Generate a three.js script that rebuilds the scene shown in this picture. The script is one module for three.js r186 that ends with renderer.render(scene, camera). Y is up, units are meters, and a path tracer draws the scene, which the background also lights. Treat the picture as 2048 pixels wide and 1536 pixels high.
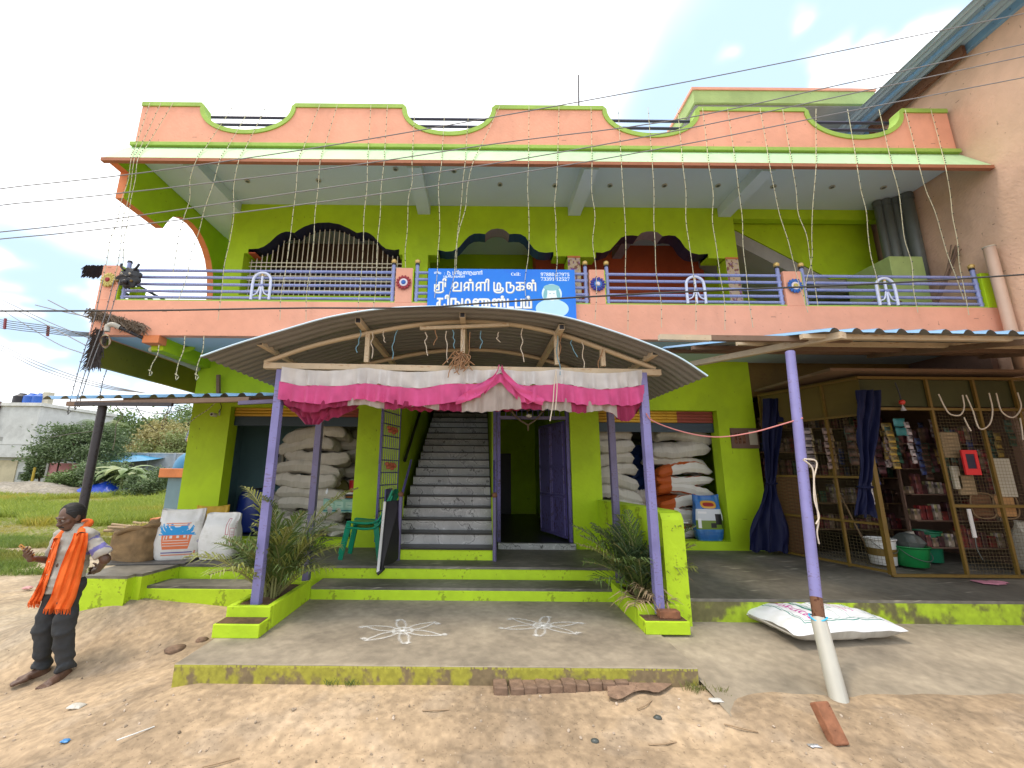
import * as THREE from 'three';
import { mergeGeometries, mergeVertices, toCreasedNormals } from 'three/addons/utils/BufferGeometryUtils.js';
import { RoundedBoxGeometry } from 'three/addons/geometries/RoundedBoxGeometry.js';

// ---------------------------------------------------------------- camera, sky, sun, exposure
const scene = new THREE.Scene();
const CAM = { f: 824, cx: 960, cy: 768, pitch: 11.8 * Math.PI / 180, roll: 0.5 * Math.PI / 180, H: 2.0 };
const camera = new THREE.PerspectiveCamera(2 * Math.atan(768 / CAM.f) * 180 / Math.PI, 2048 / 1536, 0.05, 900);
camera.position.set(0, CAM.H, 0);
camera.rotation.set(CAM.pitch, 0, CAM.roll);
camera.setViewOffset(2048, 1536, 64, 0, 2048, 1536);
scene.add(camera);

const renderer = new THREE.WebGLRenderer({ antialias: true });
renderer.toneMapping = THREE.LinearToneMapping;
renderer.toneMappingExposure = 1.75;
renderer.shadowMap.enabled = true;

const SUN = new THREE.Vector3(-0.34, 0.92, 0.12).normalize();
const sun = new THREE.DirectionalLight(0xfff1dc, 1.5);
sun.position.copy(SUN).multiplyScalar(40);
sun.castShadow = true;
sun.shadow.radius = 24;
sun.shadow.mapSize.set(4096, 4096);
Object.assign(sun.shadow.camera, { left: -20, right: 20, top: 20, bottom: -20, near: 1, far: 120 });
scene.add(sun, sun.target);

// ---------------------------------------------------------------- numbers
function rng(seed) { let s = seed | 0; return () => { s = (s + 0x6d2b79f5) | 0; let t = Math.imul(s ^ (s >>> 15), 1 | s); t = (t + Math.imul(t ^ (t >>> 7), 61 | t)) ^ t; return ((t ^ (t >>> 14)) >>> 0) / 4294967296; }; }
const clamp = (x, a = 0, b = 1) => Math.min(b, Math.max(a, x));
const lerp = (a, b, t) => a + (b - a) * t;
const sst = (a, b, x) => { const t = clamp((x - a) / (b - a)); return t * t * (3 - 2 * t); };
const hash = (x, y, s) => { let h = Math.imul(x | 0, 374761393) ^ Math.imul(y | 0, 668265263) ^ Math.imul(s | 0, 974634777); h = Math.imul(h ^ (h >>> 13), 1274126177); return ((h ^ (h >>> 16)) >>> 0) / 4294967296; };
function vnoise(x, y, s = 0, P = 0) {
  const xi = Math.floor(x), yi = Math.floor(y), fx = x - xi, fy = y - yi, u = fx * fx * (3 - 2 * fx), v = fy * fy * (3 - 2 * fy);
  const w = (a) => (P ? ((a % P) + P) % P : a);
  const a = hash(w(xi), w(yi), s), b = hash(w(xi + 1), w(yi), s), c = hash(w(xi), w(yi + 1), s), d = hash(w(xi + 1), w(yi + 1), s);
  return lerp(lerp(a, b, u), lerp(c, d, u), v);
}
function fbm(x, y, oct = 4, s = 0, P = 0) { let a = 0, m = 0.5, n = 0; for (let i = 0; i < oct; i++) { a += m * vnoise(x, y, s + i, P); n += m; x *= 2; y *= 2; P *= 2; m *= 0.5; } return a / n; }

// the sky: bright broken cloud with pale blue gaps
{
  const w = 1024, h = 512, d = new Float32Array(w * h * 4);
  for (let j = 0; j < h; j++) for (let i = 0; i < w; i++) {
    const el = ((j + 0.5) / h - 0.5) * Math.PI, az = ((i + 0.5) / w - 0.5) * 2 * Math.PI, o = (j * w + i) * 4;
    const X = Math.cos(el) * Math.cos(az), Y = Math.sin(el), Z = Math.cos(el) * Math.sin(az);
    const k = 1 / (Math.max(Y, 0) + 0.25), n = fbm(X * k * 1.3 + 7.1, Z * k * 1.3 + 3.7, 5, 11), n2 = fbm(X * k * 4 + 17, Z * k * 4 + 23, 4, 31);
    const n3 = sst(0.34, 0.64, fbm(X * k * 5 + 3 + 2 * n, Z * k * 5 + 9, 5, 37)), lobe = (x, y, z, k) => Math.exp(-k * ((X - x) ** 2 + (Y - y) ** 2 + (Z - z) ** 2)), c = sst(0.30, 0.58, n * 0.72 + n2 * 0.28 + 0.22 - 0.50 * n3 * lobe(0.60, 0.66, -0.46, 6) - 0.40 * n3 * lobe(-0.70, 0.13, -0.70, 6) - 0.2 * lobe(0.2, 0.5, 0.8, 2)), b = 0.85 + 0.5 * n2;
    let r = lerp(0.42, 1.0 * b, c), g = lerp(0.56, 1.03 * b, c), bl = lerp(0.74, 1.06 * b, c);
    const hz = sst(0.22, 0.0, Y); r = lerp(r, 0.93, hz * 0.3); g = lerp(g, 0.97, hz * 0.3); bl = lerp(bl, 1.02, hz * 0.3);
    if (Y < 0) { const t = sst(0, -0.06, Y); r = lerp(r, 0.36, t); g = lerp(g, 0.32, t); bl = lerp(bl, 0.26, t); }
    d[o] = r; d[o + 1] = g; d[o + 2] = bl; d[o + 3] = 1;
  }
  const t = new THREE.DataTexture(d, w, h, THREE.RGBAFormat, THREE.FloatType);
  t.mapping = THREE.EquirectangularReflectionMapping; t.magFilter = t.minFilter = THREE.LinearFilter; t.wrapS = THREE.RepeatWrapping; t.needsUpdate = true;
  scene.background = t; scene.environment = t;
}

// ---------------------------------------------------------------- photo pixel + known plane -> point
function ray(u, v) {
  const x0 = (u - CAM.cx) / CAM.f, y0 = -(v - CAM.cy) / CAM.f, c = Math.cos(CAM.roll), s = Math.sin(CAM.roll), cp = Math.cos(CAM.pitch), sp = Math.sin(CAM.pitch);
  const x = c * x0 - s * y0, y = s * x0 + c * y0;
  return [x, y * cp + sp, -cp + y * sp];
}
const V = (x, y, z) => new THREE.Vector3(x, y, z);
const PZ = (u, v, z) => { const d = ray(u, v), t = z / d[2]; return V(d[0] * t, CAM.H + d[1] * t, z); };
const PY = (u, v, y) => { const d = ray(u, v), t = (y - CAM.H) / d[1]; return V(d[0] * t, y, d[2] * t); };
const PX = (u, v, x) => { const d = ray(u, v), t = x / d[0]; return V(x, CAM.H + d[1] * t, d[2] * t); };

// ---------------------------------------------------------------- textures
function tex(n, fn, metres = 1, srgb = true, m = n) {
  const d = new Uint8Array(n * m * 4);
  for (let j = 0; j < m; j++) for (let i = 0; i < n; i++) { const c = fn(i / n, j / m), o = (j * n + i) * 4; if (typeof c === 'number') d[o] = d[o + 1] = d[o + 2] = clamp(c) * 255; else { d[o] = clamp(c[0]) * 255; d[o + 1] = clamp(c[1]) * 255; d[o + 2] = clamp(c[2]) * 255; } d[o + 3] = 255; }
  const t = new THREE.DataTexture(d, n, m); t.wrapS = t.wrapT = THREE.RepeatWrapping; t.magFilter = THREE.LinearFilter; t.minFilter = THREE.LinearMipmapLinearFilter; t.generateMipmaps = true;
  if (srgb) t.colorSpace = THREE.SRGBColorSpace; t.repeat.set(1 / metres, 1 / metres); t.needsUpdate = true; return t;
}
function canvasTex(w, h, draw, srgb = true) { const c = document.createElement('canvas'); c.width = w; c.height = h; const g = c.getContext('2d'); draw(g, w, h); const t = new THREE.CanvasTexture(c); if (srgb) t.colorSpace = THREE.SRGBColorSpace; t.magFilter = THREE.LinearFilter; t.anisotropy = 8; return t; }
const T = {};
T.plaster = tex(512, (x, y) => { const a = fbm(x * 4, y * 4, 5, 1, 4), b = fbm(x * 24, y * 24, 3, 9, 24), s = vnoise(x * 60, y * 60, 5, 60); let v = 0.88 + 0.13 * a + 0.05 * (b - 0.5); if (s > 0.972) v -= 0.22; const st = fbm(x * 9 + 3 * a, y * 3, 4, 41, 3); v -= 0.05 * sst(0.55, 0.8, st); return [v, v * 0.995, v * 0.985]; }, 3);
T.worn = tex(512, (x, y) => { const a = fbm(x * 6, y * 6, 5, 71, 6), b = fbm(x * 50, y * 50, 3, 79, 50), c = fbm(x * 12, y * 12, 3, 83, 12); let v = 0.93 + 0.1 * c; const d = sst(0.60, 0.68, a * 0.55 + b * 0.45) * 0.55; return [lerp(v, 0.62, d), lerp(v, 0.58, d), lerp(v, 0.9, d)]; }, 1.3);
T.soft = tex(256, (x, y) => 0.93 + 0.09 * fbm(x * 3, y * 3, 4, 19, 3), 4);
T.scuff = tex(512, (x, y) => { const a = fbm(x * 5, y * 5, 4, 145, 5), b = fbm(x * 26, y * 90, 3, 147, 0), d = sst(0.64, 0.74, b * 0.6 + a * 0.4) * 0.6, v = 0.86 + 0.22 * a; return [lerp(v, 0.80, d), lerp(v, 0.66, d), lerp(v, 0.56, d)]; }, 0.9);
T.fineB = tex(256, (x, y) => 0.5 + 0.6 * (fbm(x * 16, y * 16, 4, 3, 16) - 0.5), 0.5, false);
T.conc = tex(1024, (x, y) => { const a = fbm(x * 4, y * 4, 5, 21, 4), b = fbm(x * 40, y * 40, 3, 27, 40); const sc = fbm(x * 3 + 0.35 * y, y * 60, 2, 33, 0); let v = 0.72 + 0.36 * (a - 0.5) + 0.16 * (b - 0.5); return [v, v * 0.99, v * 0.96]; }, 2.4);
T.scratch = tex(1024, (x, y) => { const a = fbm(x * 4, y * 4, 5, 121, 4), b = fbm(x * 40, y * 40, 3, 127, 40), s1 = vnoise(x * 6 + y * 3, y * 90 - x * 20, 133), m1 = fbm(x * 7, y * 7, 3, 137, 7); let v = 0.52 + 0.34 * (a - 0.5) + 0.14 * (b - 0.5) + 0.42 * sst(0.8, 0.97, s1) * sst(0.5, 0.7, m1); return [v, v * 0.985, v * 0.955]; }, 2.4);
T.dirt = tex(1024, (x, y) => { const a = fbm(x * 5, y * 5, 5, 51, 5), b = fbm(x * 60, y * 60, 3, 57, 60), s = vnoise(x * 220, y * 220, 61, 220), p = fbm(x * 9, y * 9, 4, 63, 9); let v = 0.80 + 0.30 * (a - 0.5) + 0.26 * (b - 0.5); if (s > 0.9) v -= 0.07; if (s < 0.06) v += 0.05; const g = sst(0.52, 0.66, p) * 0.5; return [v, v * lerp(0.965, 0.99, g), v * lerp(0.91, 0.98, g)]; }, 2.6);
T.dirtB = tex(1024, (x, y) => { const b = fbm(x * 60, y * 60, 4, 57, 60), s = vnoise(x * 220, y * 220, 61, 220), a = fbm(x * 14, y * 14, 4, 67, 14); return 0.5 + 0.5 * (b - 0.5) + (s > 0.9 ? 0.25 : 0) + 0.6 * (a - 0.5); }, 2.6, false);
T.cloth = tex(256, (x, y) => { const a = fbm(x * 5, y * 5, 4, 81, 5), w = 0.5 + 0.5 * Math.sin(x * 512) * Math.sin(y * 512); return 0.86 + 0.16 * a + 0.03 * w; }, 0.6);
T.weave = tex(128, (x, y) => 0.5 + 0.3 * Math.sin(x * 2 * Math.PI * 16) * Math.sin(y * 2 * Math.PI * 16), 0.08, false);
T.sack = tex(512, (x, y) => { const a = fbm(x * 4, y * 4, 5, 91, 4), b = fbm(x * 50, y * 10, 2, 95, 10); const v = 0.84 + 0.22 * (a - 0.4) + 0.08 * (b - 0.5); return [v, v * 0.99, v * 0.965]; }, 1.1);
T.burlap = tex(256, (x, y) => { const w = Math.sin(x * 2 * Math.PI * 40) * Math.sin(y * 2 * Math.PI * 40), a = fbm(x * 6, y * 6, 4, 101, 6); const v = 0.74 + 0.16 * w + 0.34 * (a - 0.5); return [v, v * 0.97, v * 0.92]; }, 0.4);
T.marble = tex(512, (x, y) => { const n = fbm(x * 5, y * 5, 5, 111, 5), m = fbm(x * 9, y * 9, 3, 113, 9); const v1 = Math.abs(Math.sin((x * 2 + y * 2 + n * 2.0) * Math.PI)), v2 = Math.abs(Math.sin((x * 4 - y * 1 + m * 1.4) * Math.PI)); let v = 0.70 + 0.25 * n - 0.42 * sst(0.14, 0, v1) - 0.16 * sst(0.08, 0, v2) + 0.12 * sst(0.12, 0, Math.abs(v1 - 0.5)); return [v, v, v * 1.0]; }, 0.9);
T.rust = tex(512, (x, y) => { const a = fbm(x * 6, y * 6, 5, 141, 6), b = fbm(x * 40, y * 40, 2, 143, 40), d = sst(0.58, 0.66, a * 0.45 + b * 0.55) * 0.8, v = 0.9 + 0.14 * a; return [lerp(v, 0.66, d), lerp(v, 0.54, d), lerp(v, 0.48, d)]; }, 0.8);
T.wood = tex(256, (x, y) => { const n = fbm(x * 3, y * 30, 3, 151, 3); const v = 0.7 + 0.5 * (n - 0.5); return [v, v * 0.95, v * 0.88]; }, 0.5);
T.print = tex(256, (x, y) => { const i = Math.floor(x * 8), j = Math.floor(y * 8), h = hash(i, j, 9), u = x * 8 - i, v = y * 8 - j; let c = 0.55 + 0.35 * hash(i, j, 3); if (u > 0.1 && u < 0.9 && v > 0.45 && v < 0.85 && h > 0.3) c = 0.95; if (v < 0.35 && v > 0.12 && Math.sin(u * 40 + h * 9) > 0 && u > 0.15 && u < 0.8) c = 0.25; const k = hash(i, j, 7); return [c, c * (0.75 + 0.3 * k), c * (0.7 + 0.35 * hash(i, j, 5))]; }, 0.9);
T.speck = tex(256, (x, y) => { const a = fbm(x * 16, y * 16, 3, 161, 16), d = sst(0.55, 0.62, a), e = sst(0.4, 0.34, fbm(x * 22, y * 22, 2, 167, 22)); return [lerp(0.93, 0.62, d), lerp(0.88, 0.42, d), lerp(lerp(0.78, 0.38, d), 0.9, e)]; }, 0.7);

// ---------------------------------------------------------------- materials (linear base colours)
function mat(rgb, o = {}) {
  const m = new THREE.MeshPhysicalMaterial({ roughness: o.r ?? 0.8, metalness: o.m ?? 0, side: o.ds === false ? THREE.FrontSide : THREE.DoubleSide });
  m.color.setRGB(rgb[0], rgb[1], rgb[2]);
  if (o.map) m.map = o.map; if (o.bump) { m.bumpMap = o.bump; m.bumpScale = o.bs ?? 0.003; } if (o.vc) m.vertexColors = true;
  if (o.tr) { m.transmission = o.tr; m.thickness = 0; } if (o.coat) m.clearcoat = o.coat; if (o.spec !== undefined) m.specularIntensity = o.spec; if (o.alpha) { m.alphaMap = o.alpha; m.transparent = true; } if (o.sheen) { m.sheen = o.sheen; m.sheenRoughness = 0.6; m.sheenColor.setRGB(rgb[0], rgb[1], rgb[2]); }
  return m;
}
const P = { map: T.plaster, bump: T.fineB, bs: 0.004, r: 0.72 };
const M = {
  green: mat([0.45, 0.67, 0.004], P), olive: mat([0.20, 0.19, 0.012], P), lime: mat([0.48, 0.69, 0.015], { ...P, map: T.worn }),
  trimGreen: mat([0.36, 0.56, 0.10], P), paleGreen: mat([0.52, 0.78, 0.46], P), oldGreen: mat([0.42, 0.56, 0.20], P),
  salmon: mat([0.86, 0.41, 0.28], P), orange: mat([0.74, 0.24, 0.085], P), peach: mat([0.72, 0.475, 0.345], { ...P, bs: 0.008 }), rust: mat([0.42, 0.16, 0.08], P), red: mat([0.55, 0.10, 0.035], P),
  ceil: mat([0.62, 0.70, 0.74], { r: 0.8, map: T.soft, bump: T.fineB, bs: 0.002 }), soffit: mat([0.48, 0.63, 0.74], { r: 0.8, map: T.soft }), grey: mat([0.36, 0.36, 0.35], P), cream: mat([0.56, 0.52, 0.42], P), brown: mat([0.17, 0.10, 0.075], P), teal: mat([0.13, 0.25, 0.28], P),
  navy: mat([0.016, 0.018, 0.05], { r: 0.5, map: T.plaster }), blueTrim: mat([0.012, 0.05, 0.17], { r: 0.5, map: T.plaster }), black: mat([0.012, 0.010, 0.014], { r: 0.5 }), mauve: mat([0.30, 0.24, 0.27], P),
  rail: mat([0.27, 0.31, 0.58], { r: 0.4, map: T.scuff }), railW: mat([0.62, 0.66, 0.82], { r: 0.35 }), parapetPipe: mat([0.035, 0.035, 0.075], { r: 0.4 }), gold: mat([0.62, 0.42, 0.14], { r: 0.35, m: 0.4 }), bars: mat([0.72, 0.66, 0.54], { r: 0.5 }),
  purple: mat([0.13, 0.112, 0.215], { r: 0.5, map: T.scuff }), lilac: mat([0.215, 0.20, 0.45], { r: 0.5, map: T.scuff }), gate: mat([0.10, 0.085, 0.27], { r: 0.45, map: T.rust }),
  conc: mat([0.64, 0.55, 0.44], { r: 0.9, map: T.conc, bump: T.dirtB, bs: 0.004 }), floor: mat([0.56, 0.53, 0.465], { r: 0.62, map: T.scratch, bump: T.fineB, bs: 0.002 }), granite: mat([0.035, 0.035, 0.036], { r: 0.35, map: T.conc }), marble: mat([0.60, 0.60, 0.595], { r: 0.32, map: T.marble }),
  dirt: mat([1, 1, 1], { r: 0.95, map: T.dirt, bump: T.dirtB, bs: 0.011, vc: true }), soil: mat([0.19, 0.115, 0.065], { r: 0.95, map: T.dirt, bump: T.dirtB, bs: 0.02 }),
  sheetU: mat([0.21, 0.205, 0.195], { r: 0.45, map: T.plaster }), sheetB: mat([0.22, 0.42, 0.68], { r: 0.38, map: T.plaster }), tube: mat([0.56, 0.45, 0.31], { r: 0.6, map: T.scuff }), tubeB: mat([0.19, 0.12, 0.08], { r: 0.7, map: T.scuff }),
  white: mat([0.74, 0.74, 0.73], { r: 0.6, map: T.plaster }), wire: mat([0.03, 0.03, 0.032], { r: 0.6 }), wireG: mat([0.20, 0.20, 0.21], { r: 0.6 }), cord: mat([0.58, 0.54, 0.36], { r: 0.6 }), rope: mat([0.62, 0.54, 0.44], { r: 0.9 }), ropeB: mat([0.16, 0.32, 0.42], { r: 0.7 }), ropeBrown: mat([0.34, 0.19, 0.10], { r: 0.9 }), pinkRope: mat([0.55, 0.20, 0.19], { r: 0.7 }),
  sack: mat([0.66, 0.64, 0.60], { r: 0.62, map: T.sack, bump: T.weave, bs: 0.0012 }), sack2: mat([0.58, 0.55, 0.49], { r: 0.65, map: T.sack, bump: T.weave, bs: 0.0012 }), burlap: mat([0.42, 0.285, 0.15], { r: 0.95, map: T.burlap, bump: T.burlap, bs: 0.003 }), orangeBag: mat([0.52, 0.16, 0.03], { r: 0.5, map: T.sack }), yellowBag: mat([0.72, 0.44, 0.02], { r: 0.55, map: T.sack }),
  blueTarp: mat([0.005, 0.007, 0.036], { r: 0.6, map: T.cloth, spec: 0.35 }), shutterY: mat([0.62, 0.36, 0.03], { r: 0.45, map: T.plaster }), shutterR: mat([0.30, 0.05, 0.025], { r: 0.5, map: T.plaster }), yellow: mat([0.15, 0.09, 0.012], { r: 0.6, map: T.scuff }),
  plastic: mat([0.005, 0.22, 0.12], { r: 0.32, spec: 0.6 }), brick: mat([0.44, 0.20, 0.12], { r: 0.95, map: T.dirt, bump: T.dirtB, bs: 0.012 }), brickOld: mat([0.34, 0.235, 0.18], { r: 0.95, map: T.dirt, bump: T.dirtB, bs: 0.018 }),
  pvc: mat([0.50, 0.49, 0.44], { r: 0.45, map: T.plaster }), pipeGrey: mat([0.10, 0.115, 0.11], { r: 0.4, map: T.plaster }), pipePeach: mat([0.62, 0.44, 0.34], { r: 0.45, map: T.plaster }), rusty: mat([0.16, 0.075, 0.04], { r: 0.9, map: T.rust }), darkPole: mat([0.035, 0.03, 0.035], { r: 0.55, map: T.rust }),
  wood: mat([0.42, 0.29, 0.17], { r: 0.8, map: T.wood }), ply: mat([0.24, 0.115, 0.05], { r: 0.8, map: T.wood }), thatch: mat([0.17, 0.13, 0.095], { r: 1 }), stick: mat([0.34, 0.24, 0.15], { r: 0.9 }),
  leaf: mat([0.10, 0.16, 0.03], { r: 0.6, tr: 0.25 }), leafY: mat([0.24, 0.26, 0.05], { r: 0.6, tr: 0.25 }), leafD: mat([0.045, 0.085, 0.03], { r: 0.55, tr: 0.2 }), leafDry: mat([0.38, 0.27, 0.15], { r: 0.9 }), stem: mat([0.20, 0.20, 0.07], { r: 0.7 }),
};
M.speck = mat([0.62, 0.56, 0.47], { r: 0.4, map: T.speck });

// ---------------------------------------------------------------- things and parts
const used = {};
function numbered(n) { const k = used[n] = (used[n] ?? -1) + 1; return k ? n + '_' + String(k).padStart(3, '0') : n; }
function thing(name, label, category, at = [0, 0, 0], group, kind) { const o = new THREE.Group(); o.name = numbered(name); o.position.set(...at); o.userData = { label, category }; if (group) o.userData.group = group; if (kind) o.userData.kind = kind; scene.add(o); return o; }
function part(parent, name, geo, m) { const o = new THREE.Mesh(geo, m); o.name = name; parent.add(o); return o; }              // geometry in the parent's own frame
function W(parent, name, geo, m) { let p = parent, x = 0, y = 0, z = 0; while (p && p !== scene) { x += p.position.x; y += p.position.y; z += p.position.z; p = p.parent; } geo.translate(-x, -y, -z); return part(parent, name, geo, m); }   // geometry in world metres
function sub(parent, name) { const o = new THREE.Group(); o.name = name; parent.add(o); return o; }
function solo(name, label, category, geo, m, group, kind) { geo.computeBoundingBox(); const b = geo.boundingBox, c = V((b.min.x + b.max.x) / 2, b.min.y, (b.min.z + b.max.z) / 2); geo.translate(-c.x, -c.y, -c.z); const o = new THREE.Mesh(geo, m); o.name = numbered(name); o.position.copy(c); o.userData = { label, category }; if (group) o.userData.group = group; if (kind) o.userData.kind = kind; scene.add(o); return o; }
function struct(name, geo, m) { const o = new THREE.Mesh(geo, m); o.name = numbered(name); o.userData = { kind: 'structure' }; scene.add(o); return o; }
function structG(name) { const o = new THREE.Group(); o.name = numbered(name); o.userData = { kind: 'structure' }; scene.add(o); return o; }

// ---------------------------------------------------------------- geometry
function uvw(g) {                                                   // uv in metres by the way a face points
  if (g.index) g = g.toNonIndexed(); if (!g.attributes.normal) g.computeVertexNormals();
  const p = g.attributes.position, uv = new Float32Array(p.count * 2), a = V(), b = V(), c = V(), n = V();
  for (let i = 0; i < p.count; i += 3) {
    a.fromBufferAttribute(p, i); b.fromBufferAttribute(p, i + 1); c.fromBufferAttribute(p, i + 2); n.crossVectors(b.clone().sub(a), c.clone().sub(a)); const X = Math.abs(n.x), Y = Math.abs(n.y), Z = Math.abs(n.z);
    for (let k = 0; k < 3; k++) { const q = [a, b, c][k], o = (i + k) * 2; if (Y >= X && Y >= Z) { uv[o] = q.x; uv[o + 1] = -q.z; } else if (X >= Z) { uv[o] = q.z; uv[o + 1] = q.y; } else { uv[o] = q.x; uv[o + 1] = q.y; } }
  }
  g.setAttribute('uv', new THREE.BufferAttribute(uv, 2)); return g;
}
const clean = (g) => { for (const k of Object.keys(g.attributes)) if (!['position', 'normal', 'uv'].includes(k)) g.deleteAttribute(k); return g; };
const join = (list) => mergeGeometries(list.map((g) => clean(g.index ? g.toNonIndexed() : g)), false);
function box(x0, x1, y0, y1, z0, z1, r = 0) { const w = Math.abs(x1 - x0), h = Math.abs(y1 - y0), d = Math.abs(z1 - z0); const g = r ? new RoundedBoxGeometry(w, h, d, 2, Math.min(r, w / 2.01, h / 2.01, d / 2.01)) : new THREE.BoxGeometry(w, h, d); g.translate((x0 + x1) / 2, (y0 + y1) / 2, (z0 + z1) / 2); return uvw(g); }
function bar(a, b, w, h = w, r = 0) {                                // rectangular tube between two points
  const d = b.clone().sub(a), L = d.length(), g = r ? new RoundedBoxGeometry(w, h, L, 2, r) : new THREE.BoxGeometry(w, h, L); let u = uvw(g); const m = new THREE.Matrix4().lookAt(b, a, Math.abs(d.y) > 0.95 * L ? V(0, 0, 1) : V(0, 1, 0)); m.setPosition(a.clone().add(b).multiplyScalar(0.5)); return u.applyMatrix4(m);
}
function cyl(a, b, r0, r1 = r0, n = 12, open = false) { const d = b.clone().sub(a), L = d.length(), g = new THREE.CylinderGeometry(r1, r0, L, n, 1, open); g.translate(0, L / 2, 0); const uv = g.attributes.uv; for (let i = 0; i < uv.count; i++) uv.setXY(i, uv.getX(i) * 6.283 * r0, uv.getY(i) * L); g.applyQuaternion(new THREE.Quaternion().setFromUnitVectors(V(0, 1, 0), d.normalize())); g.translate(a.x, a.y, a.z); return g.toNonIndexed(); }
function tube(pts, r, seg = 0, n = 6, closed = false) { const c = pts.length === 2 ? new THREE.LineCurve3(pts[0], pts[1]) : new THREE.CatmullRomCurve3(pts, closed, 'centripetal'); return new THREE.TubeGeometry(c, seg || Math.max(2, (pts.length - 1) * 5), r, n, closed).toNonIndexed(); }
function extr(shape, depth, seg = 24) { return new THREE.ExtrudeGeometry(shape, { depth, bevelEnabled: false, curveSegments: seg }); }
const poly = (pts, holes = []) => { const s = new THREE.Shape(pts.map(([x, y]) => new THREE.Vector2(x, y))); for (const h of holes) s.holes.push(new THREE.Path(h.map(([x, y]) => new THREE.Vector2(x, y)))); return s; };
function caps(g) {                                                  // split an extrusion into caps and sides
  const n = g.toNonIndexed ? g : g, out = []; const gr = g.groups, src = g.index ? g.toNonIndexed() : g;
  for (let k = 0; k < 2; k++) { const h = new THREE.BufferGeometry(), a = []; for (const q of gr) if (q.materialIndex === k) a.push(src.attributes.position.array.slice(q.start * 3, (q.start + q.count) * 3)); const tot = a.reduce((s, q) => s + q.length, 0), f = new Float32Array(tot); let o = 0; for (const q of a) { f.set(q, o); o += q.length; } h.setAttribute('position', new THREE.BufferAttribute(f, 3)); h.computeVertexNormals(); out.push(uvw(h)); }
  return out;
}
function plane2(a, b, c, d) { const g = new THREE.BufferGeometry(); g.setAttribute('position', new THREE.Float32BufferAttribute([...a, ...b, ...c, ...a, ...c, ...d].flatMap((q) => (q.toArray ? q.toArray() : q)), 3)); g.setAttribute('uv', new THREE.Float32BufferAttribute([0, 0, 1, 0, 1, 1, 0, 0, 1, 1, 0, 1], 2)); g.computeVertexNormals(); return g; }
function grid(nu, nv, fn, uvf) {                                    // parametric sheet
  const p = [], uv = [], ix = []; for (let j = 0; j <= nv; j++) for (let i = 0; i <= nu; i++) { const q = fn(i / nu, j / nv); p.push(q.x, q.y, q.z); const t = uvf ? uvf(i / nu, j / nv, q) : [i / nu, j / nv]; uv.push(t[0], t[1]); }
  for (let j = 0; j < nv; j++) for (let i = 0; i < nu; i++) { const a = j * (nu + 1) + i, b = a + 1, c = a + nu + 1, d = c + 1; ix.push(a, b, d, a, d, c); }
  const g = new THREE.BufferGeometry(); g.setAttribute('position', new THREE.Float32BufferAttribute(p, 3)); g.setAttribute('uv', new THREE.Float32BufferAttribute(uv, 2)); g.setIndex(ix); g.computeVertexNormals(); return g;
}
function pillow(w, h, d, seed, nu = 22, nv = 16, uvs = false, boxy = false) {      // a filled sack lying flat: w along x, d along z, base at y = 0
  const one = (sgn) => grid(nu, nv, (a, b) => {
    const u = a * 2 - 1, v = b * 2 - 1, e = Math.pow(1 - Math.pow(Math.abs(u), boxy ? 7 : 3.2), 0.5) * Math.pow(1 - Math.pow(Math.abs(v), boxy ? 7 : 3.6), 0.5), ns = fbm(u * 2.2 + seed * 3.1, v * 2.2 + seed * 1.7, 3, seed), cr = Math.abs(fbm(u * 5 + seed, v * 5, 2, seed + 5) - 0.5);
    const k = 1 - 0.07 * (1 - Math.abs(u)) * Math.abs(v), kk = 1 - 0.05 * (1 - Math.abs(v)) * Math.abs(u);
    let y = sgn * e * h / 2 * (boxy ? 0.66 + 0.68 * ns : 0.85 + 0.3 * ns) - sgn * e * cr * h * 0.22; if (sgn < 0) y = Math.max(y, -h * 0.40);
    const bend = boxy ? h * (0.22 * Math.sin(u * 2.1 + seed * 2.3) - 0.16 * u * u + 0.12 * Math.sin(v * 3 + seed)) + h * 0.10 * (vnoise(u * 9 + seed, v * 2, seed) - 0.5) : 0; return V(u * w / 2 * kk + (ns - 0.5) * (boxy ? 0.07 : 0.02), y + bend + h * 0.42 + (1 - e) * (ns - 0.5) * h * 0.2, v * d / 2 * k + (ns - 0.5) * 0.02);
  }, uvs ? (a, b) => [a, b] : (a, b) => [a * w, b * d + (sgn > 0 ? 0 : 0.37)]);
  const A = one(1), B = one(-1); if (uvs) return [A, B]; return join([A, B]);
}
const at = (g, x, y, z, ry = 0, rx = 0, rz = 0, s = 1) => { g.applyMatrix4(new THREE.Matrix4().compose(V(x, y, z), new THREE.Quaternion().setFromEuler(new THREE.Euler(rx, ry, rz, 'YXZ')), V(s, s, s))); return g; };

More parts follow.
